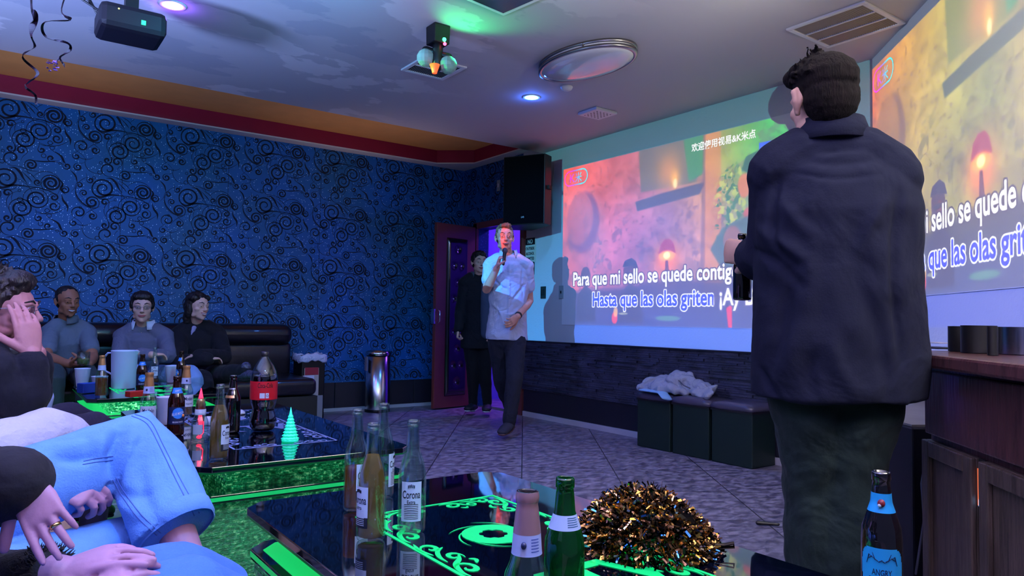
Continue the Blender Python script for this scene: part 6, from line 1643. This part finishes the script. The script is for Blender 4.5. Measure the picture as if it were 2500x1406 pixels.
Mov = fabric('charcoal_overshirt', rgb(19, 22, 40), wrinkle=1.0, wscale=4, rough=.95, sheen=0, spec=.2)
JJ = dict(J); 
o = top_garment(root, JJ, Mov, 'overshirt', g=.045, s=1.08, low=.145, sleeve=(1.55, 1.9), box=.040, belly=.03, hemflare=.004, voxel=.0075, disp=.011, dscale=5.5, iters=5, sg=.030)
folds(o, [([(1902, 440), (1886, 520), (1896, 600), (1950, 650)], .014, -.018), ([(1850, 560), (1900, 590), (1975, 640)], .022, .016), ([(1838, 610), (1900, 640), (1960, 700)], .016, -.016), ([(1900, 480), (1945, 540), (1990, 580)], .020, .010),
    ([(2196, 470), (2186, 600), (2190, 740), (2200, 880)], .016, -.020), ([(1975, 640), (1960, 760), (1925, 880), (1880, 950)], .030, .014), ([(1930, 700), (1905, 800), (1885, 900)], .022, -.016), ([(2080, 500), (2095, 620), (2085, 760)], .030, -.009),
    ([(1960, 390), (2040, 400), (2130, 392)], .014, -.007), ([(1940, 420), (2040, 436), (2150, 424)], .008, -.006), ([(2030, 820), (2050, 900), (2100, 970)], .026, .012), ([(2110, 700), (2140, 800), (2170, 950)], .024, -.012), ([(1855, 900), (1880, 940), (1905, 985)], .014, -.016), ([(1990, 860), (1975, 920), (1990, 975)], .018, -.010), ([(2170, 480), (2120, 560), (2090, 640)], .018, .009)])
# back seam, yoke and rolled cuff
collar(root, J, R, Mov, r=.088, h=.052, open_=1.3, s=1.0, th=.006)
cu = lerp(J['elL'], J['wrL'], .62); cd_ = (J['wrL'] - J['elL']).normalized()
MB().sweep([cu - cd_ * .04, cu - cd_ * .035, cu + cd_ * .022, cu + cd_ * .028], [.058, .066, .066, .056], 20, flat=True).build('rolled_cuff', Mov, root, True)
trousers(root, J, fabric('dark_trousers', rgb(15, 31, 29), wrinkle=1, wscale=5), g=.030, s=1.10, upto=1.9, flare=.014, voxel=.008, disp=.010)
shoes(root, J, M_black, M_blackm, 1.05)
# bottle in his hand
bp = at(1812, 733, D + .31)
t = thing('beer_bottle', 'dark bottle in the left hand of the standing man', 'bottle', tuple(bp))
MB().lathe(P_stub + [(0, .234)], n=28, close=False).build_local('glass', G_dark, t, True)

# ---- three people on the sofa by the wallpaper
def seated(label, hx, hy, f, look, nk, shl, shr, ell, elr, wrl, wrr, pel, knl, knr, skinm, s, hs, hands, anl=None, anr=None, tl=None, tr=None, up=(0, 0, 1), voxel=.006, ch=None):
    J_ = dict(head=(hx, hy, f), neck=nk, shL=shl, shR=shr, elL=ell, elR=elr, wrL=wrl, wrR=wrr, pelvis=pel, knL=knl, knR=knr)
    J_ = put(J_)
    J_['chest'] = at(*ch) if ch else lerp(J_['neck'], J_['pelvis'], .36)
    ax = (J_['shR'] - J_['shL']).normalized(); ax.z *= .3
    J_['hipL'] = J_['pelvis'] - ax * .09 + V3(0, 0, -.02); J_['hipR'] = J_['pelvis'] + ax * .09 + V3(0, 0, -.02)
    for sd, a_, t_ in (('L', anl, tl), ('R', anr, tr)):
        J_['an' + sd] = at(*a_) if a_ and not isinstance(a_, Vector) else (a_ or V3(J_['kn' + sd].x + .02, J_['kn' + sd].y + .04, .10))
        J_['toe' + sd] = t_ or (J_['an' + sd] + V3(.03, -.14, -.05))
    return J_, human(label, J_, skinm, s, hs, look, up, hands, voxel)
# grey polo, holding a glass
J, (root, R, c, tips) = seated('smiling man in a grey polo shirt on the sofa, holding a glass in both hands', 165, 736, 5.35, -CF * .62 + CR * .80 - UP * .08,
    (160, 786, 5.40), (212, 812, 5.48), (122, 812, 5.30), (226, 872, 5.28), (112, 872, 5.05), (214, 890, 4.98), (172, 890, 4.92), (165, 905, 5.45), (212, 918, 4.85), (128, 915, 4.72), SK_tan, .98, .98,
    dict(R=dict(d=CR * .9 - UP * .1 + CF * -.1, n=CF * .1 + UP * .3 + CR * .2, curls=(.75, .8, .8, .85), side=1), L=dict(d=-CR * .8 - CF * .35 - UP * .05, n=CF * .5 + UP * .4, curls=(.8,) * 4, side=-1)), ch=(163, 835, 5.42))
head_parts(root, c, R, .98, dict(lip=mat('lips_brown', rgb(128, 70, 62), .5)), smile=1)
hair_blob(root, c, R, .98, [(0, -.022, .048, .078, .093, .074), (0, -.048, .008, .073, .066, .078), (-.066, -.014, .018, .013, .032, .034), (.066, -.014, .018, .013, .032, .034)], M_hair, disp=.003)
hair_blob(root, c, R, .98, [(0, .0605, -.096, .026, .024, .017)], mat('stubble', rgb(66, 44, 38), .8), disp=.001).name = 'beard_stubble'
Mpolo = fabric('grey_polo', rgb(92, 104, 116), wrinkle=.9)
top_garment(root, J, Mpolo, 'polo_shirt', g=.014, s=.95, low=.03, sleeve=.68, voxel=.006, sg=.014)
collar(root, J, frame(-CF, UP), Mpolo, r=.074, h=.034, open_=1.2)
trousers(root, J, fabric('olive_trousers', rgb(40, 54, 56)), g=.016, s=.97); shoes(root, J, M_black, M_blackm)
gp = at(203, 893, 4.86)
t = thing('drinking_glass', 'short drinking glass held by the man in the grey polo', 'glass', tuple(gp))
MB().lathe([(0, 0), (.034, 0), (.037, .004), (.041, .095), (.039, .095), (.035, .012), (0, .012)], n=28, close=False).build_local('glass', G_clear, t, True); MB().lathe([(0, .013), (.034, .013), (.0365, .05), (0, .05)], n=24, close=False).build_local('drink', thin_glass('yellow_drink', rgb(200, 205, 110), .1, .03, .5, rgb(190, 200, 90)), t, True)
# glasses, arms crossed
J, (root, R, c, tips) = seated('man with glasses and folded arms in a grey sweater, middle of the sofa trio', 347, 750, 5.55, -CF * .86 + CR * .45 - UP * .05,
    (350, 800, 5.62), (402, 822, 5.66), (300, 822, 5.58), (414, 872, 5.48), (288, 876, 5.40), (334, 862, 5.20), (372, 866, 5.22), (352, 915, 5.72), (470, 915, 5.12), (338, 915, 5.02), SK_light, .98, 1.0,
    dict(R=dict(d=CR * .5 + CF * .8, n=-UP, curls=(.5,) * 4, side=1, s=.85), L=dict(d=-CR * .6 + CF * .7, n=-UP, curls=(.5,) * 4, side=1, s=.85)), ch=(350, 845, 5.64))
head_parts(root, c, R, 1.0, {}, smile=.3, glasses=True)
hair_blob(root, c, R, 1.0, [(0, -.020, .052, .086, .100, .078), (0, -.046, .010, .081, .074, .086), (-.070, -.006, .026, .018, .044, .042), (.070, -.006, .026, .018, .044, .042), (0, .048, .082, .068, .040, .030)], M_hair, disp=.004)
Msw = fabric('grey_sweater', rgb(92, 94, 112), wrinkle=1)
top_garment(root, J, Msw, 'sweater', g=.018, s=.96, low=.03, sleeve=1.88, voxel=.006, sg=.014)
collar(root, J, frame(-CF + CR * .2, UP), fabric('white_collar_cloth', rgb(225, 228, 238), wrinkle=.3), r=.074, h=.044, open_=1.0)
Mjean = fabric('light_jeans', rgb(120, 150, 186), wrinkle=1, wscale=7)
trousers(root, J, Mjean, g=.016, s=.97); shoes(root, J, M_black, M_blackm)
# woman with long dark hair and black coat
J, (root, R, c, tips) = seated('woman with long dark hair and black coat at the right of the sofa trio, smiling', 483, 748, 5.75, -CF * .50 + CR * .86 - UP * .02,
    (480, 795, 5.82), (530, 818, 5.88), (438, 820, 5.76), (548, 872, 5.72), (436, 885, 5.52), (480, 868, 5.42), (512, 876, 5.42), (485, 915, 5.90), (556, 912, 5.35), (500, 925, 5.22), SK_light, .92, .94,
    dict(R=dict(d=CR * .5 + CF * .8, n=-UP, curls=(.5,) * 4, side=1, s=.85), L=dict(d=-CR * .6 + CF * .7, n=-UP, curls=(.5,) * 4, side=1, s=.85)), anl=(600, 905, 5.15), tl=at(640, 915, 5.02), ch=(482, 842, 5.84))
head_parts(root, c, R, .94, {}, smile=1)
hair_blob(root, c, R, .94, [(0, -.024, .050, .086, .100, .080), (0, -.055, 0, .086, .074, .100), (-.070, -.03, -.02, .022, .046, .085), (.070, -.03, -.02, .022, .046, .085), (0, -.085, -.10, .075, .045, .09), (-.02, -.10, -.18, .070, .040, .09), (-.02, -.10, -.25, .055, .035, .07), (-.055, .020, .072, .04, .05, .03), (.055, .020, .072, .04, .05, .03)], M_hair, disp=.004)
Mct = fabric('black_coat', rgb(13, 13, 20))
top_garment(root, J, Mct, 'coat', g=.028, s=.92, low=.05, sleeve=1.9, voxel=.0065, sg=.024)
mb = MB(); f_ = -CF; mb.sweep([J['neck'] + f_ * .062 - UP * .015, lerp(J['neck'], J['chest'], .6) + f_ * .10], [(.030, .02), (.008, .02)], 12, side=CR); blob(mb, 'pale_blouse', fabric('lilac_blouse', rgb(150, 140, 170)), root, .005, 2)
trousers(root, J, fabric('black_trousers'), g=.012, s=.9); shoes(root, J, mat('speckled_shoe', rgb(60, 60, 80), .5, vary=.8, vscale=60), M_blackm, .9)

# ---- man at the left edge, hands over his mouth
f = 2.45
J = put(dict(head=(8, 758, f), neck=(-52, 858, f), chest=(-75, 960, f + .02), pelvis=(-190, 1120, f + .15), shL=(-100, 900, f + .20), shR=(-30, 905, f - .18), elR=(62, 1010, f - .10), wrR=(76, 862, f - .10),
    elL=(72, 985, f + .18), wrL=(92, 862, f + .05), hipL=(-210, 1090, f + .3), hipR=(-150, 1150, f - .02), knL=(200, 985, 3.35), knR=(268, 1032, 3.0), anL=(190, 1230, 3.5), anR=(250, 1290, 3.1), toeL=(240, 1250, 3.5), toeR=(300, 1300, 3.1)))
lk = CR * .93 + CF * .25 - UP * .02
J['hipL'] = V3(-.30, 3.05, .46); J['hipR'] = V3(-.30, 2.83, .46); J['pelvis'] = V3(-.30, 2.94, .50); J['chest'] = lerp(J['neck'], J['pelvis'], .4)
J['knL'] = at(205, 1012, 3.35); J['knR'] = at(262, 1038, 3.0); J['anL'] = V3(J['knL'].x - .02, J['knL'].y, .10); J['anR'] = V3(J['knR'].x - .04, J['knR'].y, .10); J['toeL'] = J['anL'] + V3(.14, 0, -.05); J['toeR'] = J['anR'] + V3(.14, 0, -.05)
root, R, c, tips = human('dark-haired man at the left edge holding both hands over his mouth', J, skin('skin_edge', rgb(186, 128, 126)), 1.0, 1.0, look=lk,
    hands=dict(R=dict(d=UP * 1.0 - CR * .20, n=-CR * .8 + CF * .5, curls=(.20, .22, .28, .34), side=1, s=1.05, thumb=.3), L=dict(d=UP * 1.0 - CR * .28, n=-CR * .8 - CF * .3, curls=(.25, .3, .3, .35), side=-1, s=1.02, thumb=.4)), voxel=.0038)
head_parts(root, c, R, 1.0, dict(gaze=0), smile=1, glasses=True)
rs = random.Random(4); ht = []
for i in range(160):
    a = rs.uniform(0, 2 * pi); e = rs.uniform(.1, 1.5); o = V3(cos(a) * cos(e), sin(a) * cos(e), sin(e)); b_ = V3(o.x * .084, -.022 + o.y * .098, .040 + o.z * .088)
    if b_.y > .066 and b_.z < .09: continue
    tn = V3(-o.y, o.x, rs.uniform(-.5, .5)).normalized(); k = rs.uniform(.012, .03); ht.append(([b_ * .95, b_ + o * k * .4 + tn * k * .5, b_ + o * k * .5 + tn * k * 1.1], [.006, .005, .002]))
hair_blob(root, c, R, 1.0, [(0, -.024, .050, .086, .102, .082), (0, -.052, 0, .082, .074, .090), (-.070, -.016, .014, .016, .036, .044), (.070, -.016, .014, .016, .036, .044), (0, .040, .100, .066, .052, .040)], M_hair, .005, .006, 30, ht, 1)
top_garment(root, J, fabric('black_sweatshirt', rgb(15, 17, 30)), 'sweatshirt', g=.026, s=1.0, low=.02, sleeve=1.78, voxel=.006, sg=.024, disp=.009)
trousers(root, J, fabric('dark_purple_trousers', rgb(32, 28, 48)), g=.014, s=.95); shoes(root, J, M_black, M_blackm)
mb = MB(); mb.sweep([at(60, 1000, 2.75), at(90, 950, 2.75), at(100, 930, 2.75)], [(.10, .06), (.07, .05), (.03, .03)], 16, side=CR)  # taken for a shirt hem, built as a loose cushion
o = blob(mb, 'pale_cloth_lump', fabric('pale_blue_white_cloth', rgb(190, 205, 240), wrinkle=.5), None, .006, 4); tag(o, 'pale cloth, shaped as a cushion, wedged behind the man at the left edge', 'cushion')

# ---- person in cream trousers, upper body outside the photo
def lap(label, hip, kn, an, seatY, skinm, sweater, pants, extra):
    pass
J = put(dict(knR=(168, 1040, 2.12), knL=(150, 1045, 2.22)))
J['knR'] = at(158, 1052, 2.15); J['knL'] = at(60, 1075, 2.40)
J.update(pelvis=V3(-.42, 2.15, .52), hipL=V3(-.42, 2.26, .48), hipR=V3(-.42, 2.06, .48), chest=V3(-.50, 2.15, .85), neck=V3(-.50, 2.15, 1.05), head=V3(-.50, 2.15, 1.20), shL=V3(-.50, 2.34, 1.0), shR=V3(-.50, 1.96, 1.0), elL=V3(-.48, 2.42, .74), elR=V3(-.48, 1.90, .74), wrL=V3(-.28, 2.36, .66), wrR=V3(-.28, 1.98, .66))
for sd in 'LR': J['an' + sd] = V3(J['kn' + sd].x - .03, J['kn' + sd].y, .10); J['toe' + sd] = J['an' + sd] + V3(.14, 0, -.05)
root, R, c, tips = human('person in fuzzy cream trousers, only one thigh in view above the light jeans', J, SK_light, .95, .95, look=V3(1, .3, 0), voxel=.007)
hair_blob(root, c, R, .95, SHORT, M_hair); head_parts(root, c, R, .95, {})
trousers(root, J, fabric('cream_fleece', rgb(214, 204, 216), bump=.6, bscale=60, wrinkle=.5), g=.028, s=1.0, upto=1.2); top_garment(root, J, fabric('pink_top', rgb(190, 150, 190)), 'sweater', g=.02, low=.03, sleeve=1.9, voxel=.009)
shoes(root, J, M_black, M_blackm)

# ---- person in light wide-leg jeans, legs crossed
J = dict(pelvis=V3(-.34, 1.50, .54), hipL=V3(-.30, 1.60, .52), hipR=V3(-.30, 1.40, .50), chest=V3(-.44, 1.45, .86), neck=V3(-.46, 1.42, 1.08), head=V3(-.45, 1.42, 1.24), shL=V3(-.46, 1.62, 1.02), shR=V3(-.44, 1.24, 1.02))
J['knL'] = at(345, 1088, 1.62); J['anL'] = at(500, 1470, 1.44); J['toeL'] = J['anL'] + V3(.10, -.05, -.12)
J['hipR'] = V3(-.30, 1.38, .46); J['knR'] = at(290, 1345, 1.56); J['anR'] = V3(.22, 1.40, .10); J['toeR'] = V3(.36, 1.38, .05)
J['elR'] = at(-110, 1215, 1.00); J['wrR'] = at(58, 1172, 1.00); J['elL'] = at(-40, 1165, 1.44); J['wrL'] = at(118, 1168, 1.44)
dR = at(106, 1262, .985) - J['wrR']
root, R, c, tips = human('person in light wide-leg jeans with crossed legs, dark sleeve and a ring on the hand', J, skin('skin_ring', rgb(170, 122, 140)), 1.0, 1.0, look=V3(1, .5, 0),
    hands=dict(R=dict(d=dR, n=CF * .9 - UP * .1 - CR * .25, curls=(.07, .10, .13, .17), side=-1, s=.71, thumb=.15, fr=.0088, spread=.8), L=dict(d=at(190, 1196, 1.45) - J['wrL'], n=CF * .5 - UP * .8, curls=(.5, .6, .7, .8), side=1, s=.9)), voxel=.0026, ls=.80)
hair_blob(root, c, R, 1.0, SHORT, M_hair); head_parts(root, c, R, 1.0, {})
top_garment(root, J, fabric('black_knit', rgb(10, 9, 20)), 'sweater', g=.026, s=1.0, low=.04, sleeve=1.86, voxel=.0075, sg=.020)
Mwj = fabric('blue_washed_denim', rgb(104, 152, 216), wrinkle=.8, wscale=5, vary=.14, vscale=9, bump=.25, bscale=240)
mb = MB(); hx = V3(0, 1, 0)
mb.sweep([J['pelvis'] + V3(-.03, 0, .06), J['pelvis'] - V3(0, 0, .02)], [(.17, .13), (.18, .13)], 24, side=hx)
k_ = J['knL']; hem = at(430, 1298, 1.50)
mb.sweep([J['hipL'], lerp(J['hipL'], k_, .45), lerp(J['hipL'], k_, .85), k_ + V3(.005, 0, 0), lerp(k_, hem, .22), lerp(k_, hem, .6), hem], [(.11, .095), (.095, .085), (.082, .078), (.078, .078), (.082, .076), (.081, .068), (.082, .063)], 30, flat=True)
mb.sweep([J['hipR'], lerp(J['hipR'], J['knR'], .5), J['knR'], lerp(J['knR'], J['anR'], .5), lerp(J['knR'], J['anR'], .85)], [.10, .092, .088, .09, .09], 26)
o = blob(mb, 'jeans', Mwj, root, .0050, 4, .006, 7)
folds(o, [([(296, 1048), (283, 1085), (276, 1130), (285, 1175)], .016, -.024), ([(268, 1048), (250, 1085), (238, 1120)], .014, .010), ([(325, 1045), (312, 1100), (306, 1160), (316, 1200)], .016, .012),
    ([(276, 1180), (258, 1205), (246, 1228)], .010, -.014), ([(262, 1215), (300, 1235), (350, 1262)], .014, .008), ([(300, 1205), (330, 1212), (372, 1200)], .012, -.007), ([(140, 1118), (190, 1122), (245, 1110)], .012, -.012), ([(120, 1092), (190, 1085), (240, 1068)], .014, .007),
    ([(385, 1085), (420, 1160), (455, 1240)], .012, .005), ([(345, 1130), (350, 1200), (380, 1262)], .014, -.006), ([(205, 1060), (215, 1090), (205, 1118)], .010, -.006)])
Mst = mat('denim_stitch', rgb(74, 104, 168), .8)
stitch(o, root, [(330, 1012), (368, 1030), (400, 1090), (440, 1170), (486, 1252)], Mst); stitch(o, root, [(322, 1016), (360, 1036), (392, 1094), (430, 1172), (474, 1258)], Mst)
stitch(o, root, [(284, 1166), (310, 1210), (345, 1256), (392, 1300)], Mst); stitch(o, root, [(276, 1172), (302, 1216), (336, 1262), (382, 1306)], Mst)
stitch(o, root, [(205, 1126), (240, 1118), (276, 1114)], Mst); stitch(o, root, [(203, 1134), (240, 1127), (276, 1123)], Mst)
hd = (hem - lerp(k_, hem, .6)).normalized()
mb = MB(); mb.sweep([hem - hd * .034, hem - hd * .030, hem - hd * .002, hem + hd * .006], [(.080, .063), (.0865, .0665), (.0875, .0670), (.082, .062)], 40, flat=True, cap=False)
hb = mb.build('hem_band', Mwj, root, True)
h_d = dR.normalized(); kn_ = J['wrR'] + h_d * .092 * .71; n__ = (CF * .9 - UP * .1 - CR * .25); n__ = (n__ - h_d * n__.dot(h_d)).normalized(); tt_ = h_d.cross(n__) * -1
rc = kn_ + h_d * .016 - tt_ * .0105 * .71 + n__ * .001; dr_ = (h_d + n__ * .10 - tt_ * .02).normalized()
MB().sweep([rc - dr_ * .0022, rc + dr_ * .0022], [.0072, .0072], 20, flat=True).build('ring', mat('gold_ring', rgb(230, 190, 120), .2, 1), root, True)
shoes(root, J, M_black, M_blackm)

# ---- person at the bottom left, hands held together over blue jeans
J = dict(pelvis=V3(-.36, .95, .54), hipL=V3(-.34, 1.05, .52), hipR=V3(-.34, .86, .52), chest=V3(-.46, .90, .84), neck=V3(-.46, .88, 1.06), head=V3(-.46, .88, 1.22), shL=V3(-.46, 1.07, 1.0), shR=V3(-.42, .70, 1.0))
J['knL'] = at(500, 1408, 1.34); J['knR'] = at(535, 1452, 1.17); J['anL'] = V3(J['knL'].x, J['knL'].y, .1); J['anR'] = V3(J['knR'].x, J['knR'].y, .1); J['toeL'] = J['anL'] + V3(.14, 0, -.05); J['toeR'] = J['anR'] + V3(.14, 0, -.05)
J['elL'] = at(-110, 1440, 1.08); J['wrL'] = at(140, 1400, 1.03); J['elR'] = at(-60, 1580, .98); J['wrR'] = at(170, 1490, .98)
root, R, c, tips = human('person at the bottom left corner holding hands together over blue jeans', J, skin('skin_corner', rgb(170, 122, 144)), 1.0, 1.0, look=V3(1, .3, 0),
    hands=dict(L=dict(d=at(240, 1368, 1.04) - J['wrL'], n=-UP * .85 + CF * .3, curls=(.14, .20, .26, .32), side=-1, s=.78, thumb=.5, fr=.0088, spread=.8), R=dict(d=at(275, 1440, 1.0) - J['wrR'], n=-UP * .6 + CF * .6, curls=(.4, .45, .5, .55), side=1, s=.78, thumb=.6, fr=.0088, spread=.5)), voxel=.0026)
hair_blob(root, c, R, 1.0, SHORT, M_hair); head_parts(root, c, R, 1.0, {})
top_garment(root, J, fabric('black_fleece', rgb(9, 9, 20), bump=.6, bscale=70), 'sweater', g=.026, s=1.0, low=.04, sleeve=1.80, voxel=.007, sg=.010)
rs = random.Random(2)
for sd in 'LR':
    mb = MB(); cc = lerp(J['el' + sd], J['wr' + sd], .86); dd = (J['wr' + sd] - J['el' + sd]).normalized(); u_ = dd.orthogonal().normalized(); v_ = dd.cross(u_)
    for i in range(500):
        a = rs.uniform(0, 2 * pi); o_ = u_ * cos(a) + v_ * sin(a); p = cc + dd * rs.uniform(-.02, .02) + o_ * .036; e = p + (o_ + dd * rs.uniform(-.4, 1.0) + V3(rs.uniform(-.4, .4), rs.uniform(-.4, .4), rs.uniform(-.4, .4))).normalized() * rs.uniform(.006, .011); mb.sweep([p, e], [.0016, .0006], 4)
    mb.build('fluffy_cuff', mat('cuff_black', rgb(10, 10, 18), .9), root)
trousers(root, J, fabric('blue_denim', rgb(70, 112, 196), wrinkle=.8, wscale=6, bump=.25, bscale=240), g=.018, s=1.02, upto=1.9); shoes(root, J, M_black, M_blackm)
